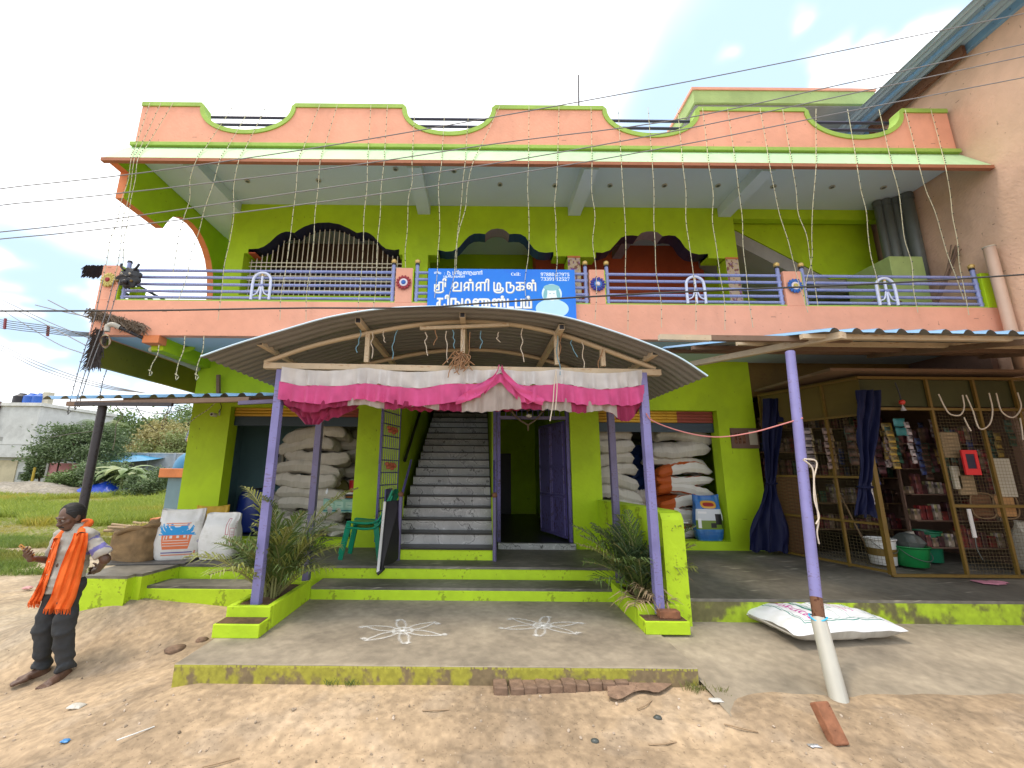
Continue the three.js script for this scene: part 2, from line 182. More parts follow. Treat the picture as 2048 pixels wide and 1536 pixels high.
// ================================================================ the setting: ground, apron, slab, steps, platform
const apronY = (x, z) => 0.478 - 0.105 * sst(-4.7, -3.3, z) - 0.05 * sst(-3.4, -2.2, z) - 0.02 * sst(4, 8, x);
function groundY(x, z) {
  const n = fbm(x * 0.9 + 5, z * 0.9 + 9, 4, 201) - 0.5, f = fbm(x * 3.3, z * 3.3, 3, 207) - 0.5;
  const near = sst(-14, -7, z);
  let R = x > 1.6 ? lerp(0.355, apronY(x, z) - 0.03 + 0.05 * sst(-3.75, -3.2, z + 0.25 * n), sst(1.6, 2.1, x)) : 0.345;
  R -= 0.07 * sst(-3.6, -2.4, z);
  let L = 0.03 + 0.46 * clamp((-4.28 - z) / 0.9) * sst(-6.2, -4.0, x) * sst(-7.5, -5.3, z) + 0.10 * sst(-3.6, -2.0, z);
  const l = clamp((-2.2 - x) / 1.9);
  let y = lerp(R, L, l) * near * sst(-9, -4.8, x);
  y += (n * 0.06 + f * 0.02) * lerp(1, 0.6, near) * (x > -2.4 && x < 1.9 && z < -3.6 ? 0.2 : 1);
  if (z > -3.55 && z < -1.5) for (const [c, w, q] of [[-2.95, 0.07, 0.013], [-2.62, 0.05, 0.009], [-3.28, 0.045, 0.007]]) { const d = z - c - 0.10 * Math.sin(x * 0.7 + c) - 0.12 * (x - 1) * 0.25; y += q * (-Math.exp(-d * d / (w * w)) + 0.6 * Math.exp(-Math.pow((Math.abs(d) - w * 1.5) / (w * 0.6), 2))) * (0.4 + 1.1 * fbm(x * 1.4, c, 2, 219)); }
  if (z < -9) y += 0.5 * (fbm(x * 0.05, z * 0.05, 3, 215) - 0.5) * sst(-9, -25, z);
  if (x > -4.4 && z < -5.35) y = Math.min(y, 0.2);
  if (x > -2.35 && x < 1.7 && z < -3.75) y = Math.min(y, 0.3);
  if (z < -18 && x > -9) y -= 0.02;
  return y;
}
{
  const ax = [], az = []; const put = (a, lo, hi, f) => { for (let v = lo; v < hi;) { a.push(v); v += f(v); } };
  put(ax, -320, 260, (v) => { const d = v < -6 ? -6 - v : v > 8 ? v - 8 : 0; return 0.07 + d * 0.06; });
  put(az, -340, 60, (v) => { const d = v < -6 ? -6 - v : v > -1.6 ? v + 1.6 : 0; return 0.07 + d * 0.055; });
  const nx = ax.length, nz = az.length, p = new Float32Array(nx * nz * 3), c = new Float32Array(nx * nz * 3), uv = new Float32Array(nx * nz * 2), ix = [];
  for (let j = 0; j < nz; j++) for (let i = 0; i < nx; i++) {
    const o = j * nx + i, x = ax[i], z = az[j], y = groundY(x, z); p.set([x, y, z], o * 3); uv.set([x, z], o * 2);
    const n = fbm(x * 0.8, z * 0.8, 4, 221), m = fbm(x * 2.1 + 3, z * 2.1, 4, 223), q = fbm(x * 0.35, z * 0.35, 3, 227);
    let col = [lerp(0.56, 0.68, n), lerp(0.445, 0.535, n), lerp(0.325, 0.39, n)];
    const mixc = (k, r) => { col = col.map((v, e) => lerp(v, r[e], k)); };
    mixc(0.55 * sst(0.5, 0.66, m), [0.38, 0.30, 0.225]);                              // damp trodden patches
    mixc(0.6 * sst(0.5, 0.62, q) * sst(-2.2, -4, x), [0.48, 0.42, 0.34]);              // grey gravelly spill
    if (x < -4.6 || z < -7) { const road = Math.exp(-Math.pow((z + 9.2 + 0.25 * (x + 12) * 0.2) / 2.1, 2)); mixc(0.75 * road * sst(-4.6, -6, x), [0.52, 0.46, 0.39]); const gr = sst(-10.5, -12.5, z + (m - 0.5) * 3) * sst(-4.8, -6, x); mixc(0.85 * gr, [0.24, 0.25, 0.08]); const gs = sst(0.5, 0.56, fbm(x * 0.4 + 8, z * 0.9, 3, 229)) * sst(-4.9, -6.5, x) * sst(-6.2, -7.5, z) * sst(-12, -10, z); mixc(0.6 * gs, [0.20, 0.23, 0.07]); }
    if (z < -30) mixc(sst(-30, -60, z), [0.12, 0.16, 0.05]);
    c.set(col, o * 3);
  }
  for (let j = 0; j < nz - 1; j++) for (let i = 0; i < nx - 1; i++) { const a = j * nx + i, b = a + 1, d = a + nx, e = d + 1; ix.push(a, d, b, b, d, e); }
  const g = new THREE.BufferGeometry(); g.setAttribute('position', new THREE.BufferAttribute(p, 3)); g.setAttribute('color', new THREE.BufferAttribute(c, 3)); g.setAttribute('uv', new THREE.BufferAttribute(uv, 2)); g.setIndex(ix); g.computeVertexNormals();
  struct('ground', g, M.dirt);
}
// sloping concrete apron in front of the grocery
struct('concrete_apron', grid(90, 34, (a, b) => { const x = lerp(1.752, 8.6, a), z = lerp(-4.72, -3.25, b); return V(x, apronY(x, z) - 0.02 * sst(0.8, 1, b) + 0.006 * (fbm(x * 3, z * 3, 3, 233) - 0.5), z); }, (a, b, q) => [q.x, q.z]), M.conc);
// low entrance slab, its front edge patchily painted
{
  const s = structG('entrance_slab'); part(s, 'slab_top', uvw(at(new RoundedBoxGeometry(4.15, 0.30, 1.70, 2, 0.012), -0.325, 0.33, -4.50)), M.conc);
  const t = canvasTex(2048, 128, (g, w, h) => {
    const r = rng(5), K = 4, im = g.createImageData(w, h); for (let y = 0; y < h; y++) for (let x = 0; x < w; x++) { const n = fbm(x / 70, y / 90, 4, 245), m = fbm(x / 14, y / 14, 3, 247), e = fbm(x / 120, 3.3, 2, 249), k = sst(0.40, 0.54, n * 0.6 + m * 0.16 + e * 0.24 + 0.03 - 0.06 * x / w - 0.05 * y / h), v = 0.86 + 0.28 * m, o = (y * w + x) * 4; im.data[o] = lerp(128, 156, k) * v; im.data[o + 1] = lerp(112, 152, k) * v; im.data[o + 2] = lerp(84, 58, k) * v; im.data[o + 3] = 255; } g.putImageData(im, 0, 0);
    g.fillStyle = 'rgba(178,176,70,0.8)'; for (let x = 0; x < w; x += 6) if (r() < 0.75) g.fillRect(x, 0, 7, 4 + r() * 6);
  });
  part(s, 'painted_edge', plane2([-2.395, 0.20, -3.646], [1.74, 0.20, -3.646], [1.74, 0.474, -3.646], [-2.395, 0.474, -3.646]), mat([1, 1, 1], { map: t, r: 0.85, bump: T.dirtB, bs: 0.0 }));
}
// flat, half buried bricks along the slab
{
  const e = structG('brick_edging'), r = rng(77), b = uvw(new RoundedBoxGeometry(0.105, 0.075, 0.215, 2, 0.012));
  for (let i = 0; i < 10; i++) { const q = PY(i === 0 ? 1000 : 1032 + (i - 1) * 25.5, 1371 - i * 1.2, 0.365); const m = part(e, 'brick', b, M.brickOld); m.position.set(q.x, 0.352 + r() * 0.016, q.z); m.rotation.set((r() - 0.5) * 0.08, (r() - 0.5) * 0.1, (r() - 0.5) * 0.08); }
  const sl = grid(18, 8, (a, c) => { const q = PY(lerp(1215, 1400, a), lerp(1338 - 4 * a, 1392 - 46 * a * a + 6 * Math.sin(a * 14), c), 0.37); q.y = 0.385 - 0.02 * c + 0.012 * fbm(a * 9, c * 5, 3, 239); return q; }, (a, c, q) => [q.x, q.z]);
  part(e, 'mortar_slab', sl, M.brickOld);
}
// two steps and the raised platform under the balcony
const YP = 0.77;
{
  const s = structG('front_steps');
  const step = (x0, x1, y0, y1, z0, z1, n) => { part(s, n + '_tread', box(x0, x1, y1 - 0.03, y1, z0 - 0.004, z1), M.floor); part(s, n + '_riser', box(x0, x1, y0, y1 - 0.03, z0, z1 + 0.004, 0.01), M.lime); };
  step(-1.995, 1.615, 0.30, 0.62, -5.7, -5.318, 'lower');
  step(-4.03, -2.44, 0.30, 0.62, -5.62, -5.30, 'side');
  // platform: a broad floor, with the jutting block at the left
  part(s, 'platform_floor', box(-4.62, 2.0, YP - 0.03, YP, -7.0, -5.728), M.floor); part(s, 'platform_riser', box(-4.61, 1.99, 0.25, YP - 0.03, -6.95, -5.74, 0.008), M.lime);
  const bl = poly([[-4.62, 5.728], [-4.62, 5.105], [-4.04, 5.105], [-4.04, 5.215], [-3.955, 5.215], [-3.88, 5.728]]);
  const up = (sh, y, h) => { const g = extr(sh, h); g.rotateX(-Math.PI / 2); g.scale(1, 1, 1); g.translate(0, y, 0); return g; };
  const A = up(poly(bl.getPoints().map((q) => [q.x, q.y])), 0.1, 0.639); const B = up(bl, 0.7391, 0.0309);
  part(s, 'block_riser', uvw(A), M.lime); part(s, 'block_floor', uvw(B), M.floor);
  // floor of the grocery, a little lower towards the street
  const f = box(2.18, 7.7, 0.2, 0.74, -7, -4.69); f.applyMatrix4(new THREE.Matrix4()); const p = f.attributes.position; for (let i = 0; i < p.count; i++) if (p.getY(i) > 0.5) p.setY(i, p.getZ(i) < -6 ? 0.771 : 0.70); part(s, 'shop_floor', f, M.floor);
  const wr = canvasTex(1024, 64, (g, w, h) => { const im = g.createImageData(w, h); for (let y = 0; y < h; y++) for (let x = 0; x < w; x++) { const n = fbm(x / 46, y / 40, 4, 255), m = fbm(x / 9, y / 9, 3, 257), k = sst(0.42, 0.60, n * 0.7 + m * 0.2 + 0.15 - 0.22 * Math.exp(-x / 110)), v = 0.85 + 0.3 * m, o = (y * w + x) * 4; im.data[o] = lerp(108, 158, k) * v; im.data[o + 1] = lerp(104, 182, k) * v; im.data[o + 2] = lerp(66, 40, k) * v; im.data[o + 3] = 255; } g.putImageData(im, 0, 0); });
  part(s, 'shop_riser', plane2([2.18, 0.30, -4.684], [7.2, 0.30, -4.684], [7.2, 0.672, -4.684], [2.18, 0.672, -4.684]), mat([1, 1, 1], { map: wr, r: 0.8 }));
}
// white chalk drawings on the concrete
{
  const chalk = (name, label, px, w, d, seed, strokes, y) => {
    const t = canvasTex(512, 256, (g) => {
      g.fillStyle = '#000'; g.fillRect(0, 0, 512, 256); const r = rng(seed); g.lineCap = 'round';
      for (const s of strokes) for (let k = 0; k < 26; k++) { g.strokeStyle = `rgba(255,255,255,${0.025 + 0.045 * r()})`; g.lineWidth = 2 + r() * 6; g.beginPath(); s.forEach(([x, y2], i) => { const X = x * 5.12 + (r() - 0.5) * 16, Y = y2 * 2.56 + (r() - 0.5) * 12; i ? g.lineTo(X, Y) : g.moveTo(X, Y); }); g.stroke(); }
      for (let i = 0; i < 2600; i++) { g.fillStyle = `rgba(0,0,0,${0.5 * r()})`; g.fillRect(r() * 512, r() * 256, 2 + r() * 6, 2 + r() * 3); }
    }, false);
    const q = PY(px[0], px[1], y); const g = plane2([-w / 2, 0, d / 2], [w / 2, 0, d / 2], [w / 2, 0, -d / 2], [-w / 2, 0, -d / 2]); g.translate(q.x, y + 0.004, q.z); const o = struct(name, g, mat([0.86, 0.86, 0.84], { alpha: t, r: 0.95 })); o.userData.label = label; return o;
  };
  const petal = (cx, cy, a, L, b) => { const o = []; for (let i = 0; i <= 10; i++) { const t = i / 10, s = Math.sin(t * Math.PI) * b; o.push([cx + Math.cos(a) * L * t - Math.sin(a) * s * 0.5, cy + Math.sin(a) * L * t * 1.4 + Math.cos(a) * s]); } return o; };
  const flower = (n, r0) => { const s = []; for (let i = 0; i < n; i++) { const a = i / n * 6.283 + r0; s.push(petal(50, 50, a, 40, 9), petal(50, 50, a, 40, -9)); s.push([[50 + Math.cos(a) * 10, 50 + Math.sin(a) * 14], [50 + Math.cos(a + 6.283 / n) * 10, 50 + Math.sin(a + 6.283 / n) * 14]]); const ex = 50 + Math.cos(a) * 43, ey = 50 + Math.sin(a) * 46; s.push([[ex - 2, ey], [ex, ey - 3], [ex + 2, ey], [ex, ey + 3], [ex - 2, ey]]); } return s; };
  chalk('chalk_drawing', 'white chalk flower drawn on slab beside left planter', [805, 1262], 1.0, 0.62, 3, flower(6, 0.3), 0.482);
  chalk('chalk_drawing', 'white chalk flower drawn on slab beside right planter', [1085, 1252], 1.0, 0.55, 4, flower(6, 0.75), 0.482);
}

// ================================================================ the two-storey building
const B = thing('commercial_building', 'two storey lime green and salmon building with balcony and scalloped parapet', 'building', [1, 0.2, -7]);
const ZW = -7.0, ZB = -5.75;                                        // wall face, balcony face
{
  // ---- ground floor wall, pier by pier
  const wall = (x0, x1, y0, y1, z0 = -7.25, z1 = ZW, m = M.green, n = 'wall') => W(B, n, box(x0, x1, y0, y1, z0, z1), m);
  wall(-4.92, -4.26, 0.1, 3.9); wall(-2.07, -1.36, 0.1, 3.9); wall(1.535, 2.03, 0.1, 3.9); wall(4.06, 4.70, 0.1, 3.9);
  wall(-4.26, -2.07, 3.03, 3.9); wall(2.03, 4.06, 3.03, 3.9); wall(-1.36, 1.535, 3.35, 3.9, -7.25, ZW, M.green, 'lintel');
  wall(-4.26, -2.07, 0.1, 0.89, -7.25, ZW + 0.002, M.green, 'sill'); wall(2.03, 4.06, 0.1, 0.905, -7.25, ZW + 0.002, M.green, 'sill');
  wall(0.235, 0.29, 0.1, 3.35, -7.2, -7.05, M.gate, 'gate_post');
  // yellow corner lettering board above the grocery front
  wall(4.70, 7.70, 3.30, 3.9, -7.2, -7.06, M.yellow, 'fascia_board');
  // rooms behind
  wall(-4.92, -4.78, 0.1, 3.9, -12.8, -7.25, M.green, 'side_wall'); wall(-1.50, -1.36, 0.1, 3.9, -12.8, -7.25, M.green, 'partition'); wall(0.22, 0.30, 0.1, 3.6, -12.8, -7.25, M.green, 'partition'); wall(1.53, 1.65, 0.1, 3.9, -12.8, -7.25, M.green, 'partition'); wall(4.62, 4.74, 0.1, 3.9, -12.8, -7.25, M.green, 'partition');
  wall(-4.78, -1.50, 0.1, 3.6, -9.9, -9.8, M.teal, 'back_wall'); wall(-4.775, -4.74, 0.9, 3.6, -9.8, -7.26, M.teal, 'inner_wall'); wall(-4.74, -3.50, 0.886, 3.6, -8.40, -8.30, M.teal, 'inner_wall'); wall(1.65, 4.62, 0.1, 3.6, -9.9, -9.8, M.grey, 'back_wall'); wall(4.74, 7.66, 0.1, 3.6, -9.6, -9.5, M.brown, 'back_wall'); wall(0.30, 1.53, 0.1, 3.6, -11.6, -11.5, M.green, 'back_wall'); wall(7.58, 7.68, 0.1, 3.9, -9.6, -5.9, M.brown, 'side_wall');
  wall(-4.92, 7.70, 0.1, 4.02, -12.95, -12.8, M.green, 'rear_wall');
  wall(-4.78, -1.50, 0.1, 0.885, -9.8, -7.25, M.granite, 'shop_floor'); wall(1.65, 4.62, 0.1, 0.90, -9.8, -7.25, M.granite, 'shop_floor'); wall(4.74, 7.58, 0.1, 0.772, -9.5, -7.0, M.granite, 'shop_floor'); wall(0.30, 1.53, 0.1, 0.865, -11.5, -7.0, M.granite, 'passage_floor');
  W(B, 'threshold', box(0.31, 1.55, YP, 0.862, -6.998, -6.93, 0.006), M.marble);
  // slab between the storeys with the balcony
  const sl = (x0, x1, z0, z1) => W(B, 'floor_slab', box(x0, x1, 3.9, 4.02, z0, z1), M.soffit);
  sl(-5.66, 7.70, -7.25, -5.86); sl(-5.66, -1.36, -12.8, -7.25); sl(0.22, 7.70, -12.8, -7.25); sl(-1.36, 0.22, -8.3, -7.25);
  // balcony front: salmon upstand, posts, end box, side beams
  W(B, 'balcony_upstand', box(-5.72, 7.70, 3.885, 4.43, -5.86, ZB, 0.008), M.salmon);
  W(B, 'upstand_cap', box(-5.70, 7.70, 4.431, 4.452, -5.855, -5.765), M.trimGreen);
  W(B, 'beam_end', box(-4.92, -4.68, 3.77, 3.884, -5.90, -5.742, 0.004), M.orange);
  W(B, 'side_beam', box(-4.90, -4.72, 3.70, 3.90, -6.99, -5.901), M.green);
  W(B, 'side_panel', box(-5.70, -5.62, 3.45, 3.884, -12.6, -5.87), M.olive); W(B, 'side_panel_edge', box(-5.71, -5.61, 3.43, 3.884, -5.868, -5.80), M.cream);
  W(B, 'side_upstand', box(-5.72, -5.62, 3.885, 4.43, -12.6, -5.861), M.salmon);
  // ---- upper wall with three scalloped openings (shape cut through, lined by coloured reveals)
  const px = (list, o, s) => list.map(([a, b]) => { const q = PZ(o[0] + a / s, o[1] + b / s, ZW); return [q.x, q.y]; });
  const a1 = px([[192, 400], [290, 395], [350, 372], [410, 330], [480, 262], [525, 235], [570, 221], [620, 222], [660, 236], [700, 205], [760, 170], [830, 145], [900, 131], [1010, 127], [1120, 145], [1220, 190], [1300, 235], [1345, 226], [1390, 226], [1430, 240], [1470, 270], [1510, 315], [1555, 365], [1600, 397], [1680, 410], [1733, 401]], [460, 420], 5.12);
  const a2 = px([[192, 358], [260, 374], [330, 370], [400, 330], [450, 270], [500, 218], [550, 192], [610, 188], [668, 196], [690, 172], [730, 148], [790, 138], [850, 146], [890, 170], [914, 196], [970, 192], [1030, 196], [1080, 225], [1120, 285], [1165, 345], [1220, 378], [1290, 386], [1366, 379]], [840, 430], 5.12);
  const a3 = px([[365, 618], [420, 622], [480, 600], [530, 545], [570, 500], [610, 484], [660, 482], [705, 488], [730, 465], [770, 452], [810, 450], [860, 458], [900, 490], [950, 482], [1000, 486], [1040, 520], [1080, 580], [1130, 622], [1190, 635], [1262, 630]], [1100, 350], 4);
  const yS = 5.075, rect = (arc, x0, x1, yt, yb) => [[x0, yb], [x0, yt], [arc[0][0], yt], ...arc, [arc.at(-1)[0], yt], [x1, yt], [x1, yb]];
  const h1 = rect(a1, -4.40, -1.46, 5.905, yS), h2 = rect(a2, -0.985, 1.60, 5.90, 4.021), h3 = rect(a3, 1.84, 4.53, 5.885, 4.021);
  const outline = [[-4.72, 6.93], [-4.72, 4.021], [-0.985, 4.021], ...h2.slice(1, -1), [1.60, 4.021], [1.84, 4.021], ...h3.slice(1, -1), [4.53, 4.021], [4.77, 4.021], [4.77, 6.93]];
  const g = extr(poly(outline, [h1]), 0.28); g.translate(0, 0, ZW - 0.28); const [cp, sd] = caps(g); W(B, 'upper_wall', cp, M.green); W(B, 'wall_edge', sd, M.green);
  const lining = (arc, m, n, mid) => { const add = (a, mm) => { for (let i = 0; i < a.length - 1; i++) { } const gg = []; for (let i = 0; i < a.length - 1; i++) gg.push(plane2([a[i][0], a[i][1] - 0.003, ZW + 0.004], [a[i + 1][0], a[i + 1][1] - 0.003, ZW + 0.004], [a[i + 1][0], a[i + 1][1] - 0.003, ZW - 0.284], [a[i][0], a[i][1] - 0.003, ZW - 0.284])); W(B, n, uvw(join(gg)), mm); };
    if (!mid) return add([[arc[0][0], arc[0][1] - 0.075], ...arc, [arc.at(-1)[0], arc.at(-1)[1] - 0.075]], m); add([[arc[0][0], arc[0][1] - 0.05], ...arc.slice(0, mid[0] + 1)], m); add(arc.slice(mid[0], mid[1] + 1), mid[2]); add([...arc.slice(mid[1]), [arc.at(-1)[0], arc.at(-1)[1] - 0.05]], m); };
  lining(a1, M.navy, 'arch_lining'); lining(a2, M.blueTrim, 'arch_lining', [8, 14, M.mauve]); lining(a3, M.navy, 'arch_lining', [7, 12, M.mauve]);
  // speckled columns
  for (const x of [1.72, 4.65]) { W(B, 'column', box(x - 0.118, x + 0.118, 4.021, 5.87, ZW - 0.275, ZW + 0.006, 0.01), M.speck); W(B, 'column_band', box(x - 0.12, x + 0.12, 5.871, 5.905, ZW - 0.28, ZW + 0.009), M.orange); }
  // window grille of the first opening: cream bars
  const gr = sub(B, 'window_grille'); for (let i = 0; i < 31; i++) { const x = -4.36 + i * 0.0955; let top = 5.9; for (let k = 0; k < a1.length - 1; k++) if (x >= a1[k][0] && x <= a1[k + 1][0]) top = lerp(a1[k][1], a1[k + 1][1], (x - a1[k][0]) / (a1[k + 1][0] - a1[k][0])); W(gr, 'bar', cyl(V(x, yS, -7.20), V(x, top - 0.02, -7.20), 0.009, 0.009, 6), M.bars); }
  for (const y of [5.14, 5.26, 5.45, 5.55, 5.74, 5.82]) W(gr, 'cross_bar', box(-4.4, -1.46, y - 0.008, y + 0.008, -7.209, -7.191), M.bars);
  W(B, 'window_soffit', box(-4.40, -4.20, 5.906, 5.93, -7.27, -7.004), M.red);
  // rooms upstairs
  const up = (x0, x1, y0, y1, z0, z1, m, n) => W(B, n, box(x0, x1, y0, y1, z0, z1), m);
  up(-4.72, -1.25, 4.02, 6.93, -8.5, -8.4, M.brown, 'room_wall'); up(-4.72, -4.62, 4.02, 6.93, -12.8, -7.28, M.green, 'side_wall'); up(-1.30, -1.20, 4.02, 6.93, -12.8, -7.28, M.green, 'room_wall');
  up(-1.2, 1.2, 4.02, 6.93, -8.9, -8.8, M.green, 'lobby_wall'); up(1.2, 1.3, 4.02, 6.93, -8.9, -8.35, M.red, 'lobby_wall'); up(1.3, 4.9, 4.02, 6.93, -8.45, -8.35, M.red, 'lobby_wall'); up(2.9, 3.1, 6.60, 6.93, -8.35, -7.28, M.mauve, 'ceiling_beam'); up(4.86, 4.95, 4.02, 5.6, -10.3, -8.9, M.orange, 'lobby_wall');
  up(-3.6, -3.45, 4.3, 6.2, -8.4, -8.35, M.black, 'door_leaf');
  // stair landing at the right: green wall, sloping grey stair soffit, pale green box
  up(4.77, 7.66, 4.02, 6.93, -8.5, -8.4, M.green, 'landing_wall'); up(4.77, 7.66, 6.72, 6.93, -7.16, -7.02, M.green, 'beam');
  { const g2 = extr(poly([[4.80, 6.70], [6.62, 5.60], [7.62, 5.60], [7.62, 5.35], [6.55, 5.35], [4.80, 6.40]]), 1.15); g2.translate(0, 0, -8.395); W(B, 'stair_soffit', uvw(g2), M.grey); const g3 = extr(poly([[4.80, 6.92], [4.80, 6.72], [6.64, 5.61], [7.62, 5.61], [7.62, 6.92]]), 0.06); g3.translate(0, 0, -7.30); W(B, 'stair_wall', uvw(g3), M.green); }
  { const q0 = PZ(1800, 520, -6.75), q1 = PZ(1862, 612, -6.75); W(B, 'parapet_box', box(6.93, 7.5, 4.02, 5.62, -7.24, -6.4, 0.01), M.oldGreen); }
  W(B, 'landing_panel', box(4.80, 5.02, 4.02, 4.75, -8.3, -8.24), M.sheetB); W(B, 'landing_panel', box(5.9, 6.02, 4.03, 5.3, -7.8, -7.1, 0.05), M.lime);
  up(-5.0, 7.66, 4.02, 6.93, -12.9, -12.8, M.grey, 'rear_wall'); up(7.60, 7.70, 4.02, 6.93, -12.8, -8.5, M.green, 'side_wall');
  // ---- roof slab, ceiling, beams, downlights
  W(B, 'ceiling', box(-5.62, 7.70, 6.931, 7.10, -12.9, -5.76), M.ceil);
  for (const x of [-4.69, -1.09, 1.76, 4.61]) W(B, 'ceiling_beam', box(x - 0.115, x + 0.115, 6.742, 6.93, -6.998, -5.77), M.ceil);
  W(B, 'corner_beam', box(-5.56, -4.81, 6.90, 6.93, -8.1, -5.77), M.ceil);
  for (const [u, v] of [[365, 357], [495, 361], [637, 360], [908, 341], [791, 337], [1000, 368], [1110, 370], [1220, 370], [1329, 370], [1436, 370], [1547, 372], [1664, 373], [1767, 374]]) { const q = PY(u, v, 6.93); const d = W(B, 'downlight', cyl(V(q.x, 6.931, q.z), V(q.x, 6.91, q.z), 0.042, 0.046, 14), M.cream); W(d, 'lamp_face', cyl(V(q.x, 6.9095, q.z), V(q.x, 6.907, q.z), 0.028, 0.028, 12), M.pipeGrey); }
  // ---- side fin with arch
  { const s = poly([[5.74, 6.97], [5.455, 6.556], [5.70, 6.556], [5.70, 6.10], [6.52, 6.10], [6.56, 6.20], [6.62, 6.33], [6.70, 6.45], [6.84, 6.54], [7.0, 6.60], [7.18, 6.62], [7.36, 6.585], [7.52, 6.50], [7.68, 6.37], [7.82, 6.20], [7.94, 5.95], [8.02, 5.6], [8.06, 5.2], [8.06, 4.43], [9.0, 4.43], [9.0, 7.0]]); const f = extr(s, 0.13); f.rotateY(Math.PI / 2); f.translate(-5.71, 0, 0); const [c, e] = caps(f); W(B, 'side_fin', c, M.green); W(B, 'fin_edge', e, M.orange); }
  // ---- cornice
  const prof = (pts, x0, x1) => { const e = extr(poly(pts), x1 - x0); e.rotateY(Math.PI / 2); e.translate(x0, 0, 0); return uvw(e); };
  W(B, 'sunshade', prof([[5.745, 7.06], [5.395, 6.565], [5.395, 6.545], [5.44, 6.545], [5.745, 6.97]], -5.73, 7.72), M.paleGreen);
  W(B, 'sunshade_lip', prof([[5.385, 6.567], [5.385, 6.512], [5.45, 6.512], [5.45, 6.5445], [5.394, 6.5445], [5.394, 6.567]], -5.74, 7.715), M.rust);
  W(B, 'string_course', box(-5.66, 7.70, 7.06, 7.125, -5.80, -5.69, 0.006), M.trimGreen);
  // ---- scalloped parapet
  const top = 7.90, sc = [[-4.64, -3.09], [-1.31, 0.21], [1.99, 3.57], [5.32, 6.93]], con = [[-5.62, top]];
  for (const [x0, x1] of sc) { const c = (x0 + x1) / 2, r = (x1 - x0) / 2; con.push([x0, top]); for (let i = 0; i <= 28; i++) { const a = Math.PI * (1 - i / 28); const k = Math.pow(Math.sin(a), 0.92); con.push([c + Math.cos(a) * r * 0.94, top - 0.05 - k * 0.47]); } con.push([x1, top]); } con.push([7.68, top]);
  const pg = extr(poly([[-5.62, 7.126], ...con, [7.68, 7.126]]), 0.13); pg.translate(0, 0, -5.87); W(B, 'parapet', uvw(pg), M.salmon);
  const off = (d) => con.map(([x, y], i) => { const p = con[Math.max(0, i - 1)], q = con[Math.min(con.length - 1, i + 1)]; let nx = -(q[1] - p[1]), ny = q[0] - p[0]; const l = Math.hypot(nx, ny) || 1; return [x + nx / l * d, y + ny / l * d]; });
  const tr = extr(poly([...off(0.012), ...off(-0.062).reverse()]), 0.17); tr.translate(0, 0, -5.89); W(B, 'parapet_cap', uvw(tr), M.trimGreen);
  for (const [x0, x1] of sc) for (const [y, k] of [[7.845, 0.94], [7.70, 0.86], [7.545, 0.66]]) { const c = (x0 + x1) / 2, r = (x1 - x0) / 2 * k; W(B, 'parapet_pipe', cyl(V(c - r - 0.05, y, -5.95), V(c + r + 0.05, y - 0.004, -5.95), 0.024, 0.024, 8), M.parapetPipe); }
  // ---- stair head room on the roof
  { const w = sub(B, 'stair_head'); W(w, 'head_wall', box(4.9, 7.66, 7.1, 9.0, -12.8, -7.7), M.cream); W(w, 'head_roof', box(4.11, 7.66, 9.02, 9.30, -12.8, -6.7), M.oldGreen); W(w, 'roof_edge', box(4.08, 7.68, 9.301, 9.36, -12.8, -6.68), M.salmon); W(w, 'head_soffit', box(4.15, 7.64, 8.99, 9.02, -12.7, -6.75), M.grey); }
  { const q = PZ(1157, 150, -7.3), b = PZ(1150, 210, -7.3); W(B, 'column_rod', cyl(b.clone().setY(7.1), q, 0.025, 0.015, 6), M.darkPole); }
  // ---- posts, rails, medallions
  const flower = (x, y, petal, core, rim) => { const fl = sub(B, 'medallion'); const z = ZB + 0.012; const pg2 = []; for (let i = 0; i < 14; i++) { const a = i / 14 * 6.283, s = new THREE.SphereGeometry(1, 8, 6); s.scale(0.034, 0.021, 0.014); s.rotateZ(a); s.translate(x + Math.cos(a) * 0.085, y + Math.sin(a) * 0.085, z + 0.012); pg2.push(s); } W(fl, 'petals', join(pg2), petal); W(fl, 'ring', cyl(V(x, y, z - 0.008), V(x, y, z + 0.022), 0.068, 0.06, 20), rim); W(fl, 'centre', cyl(V(x, y, z + 0.022), V(x, y, z + 0.04), 0.036, 0.026, 16), core); };
  const mm = (r, g2, b) => mat([r, g2, b], { r: 0.5 }), PB = mm(0.02, 0.12, 0.42), PR = mm(0.30, 0.02, 0.03), PG = mm(0.48, 0.40, 0.10), PWt = mm(0.7, 0.62, 0.66), PD = mm(0.03, 0.03, 0.25);
  const posts = [[-5.72, -5.44], [-1.285, -1.03], [1.635, 1.865], [4.57, 4.84], [7.56, 7.69]];
  posts.forEach(([x0, x1], i) => { W(B, 'balcony_post', box(x0, x1, 4.4305, 4.99, -5.865, ZB - 0.003, 0.006), i < 4 ? M.salmon : M.green); if (i < 4) W(B, 'post_side', box(x1 + 0.001, x1 + 0.012, 4.453, 4.98, -5.90, -5.76), M.lime); });
  for (const [i, c] of [[0, [PG, PR, PG]], [1, [PR, PB, PWt]], [2, [PD, PWt, PB]], [3, [PB, PG, PWt]]]) flower((posts[i][0] + posts[i][1]) / 2, 4.74, ...c);
  const bays = [[-5.40, -1.30, -3.30], [-1.00, 1.62, null], [1.885, 4.555, 3.23], [4.865, 7.54, 6.10]];
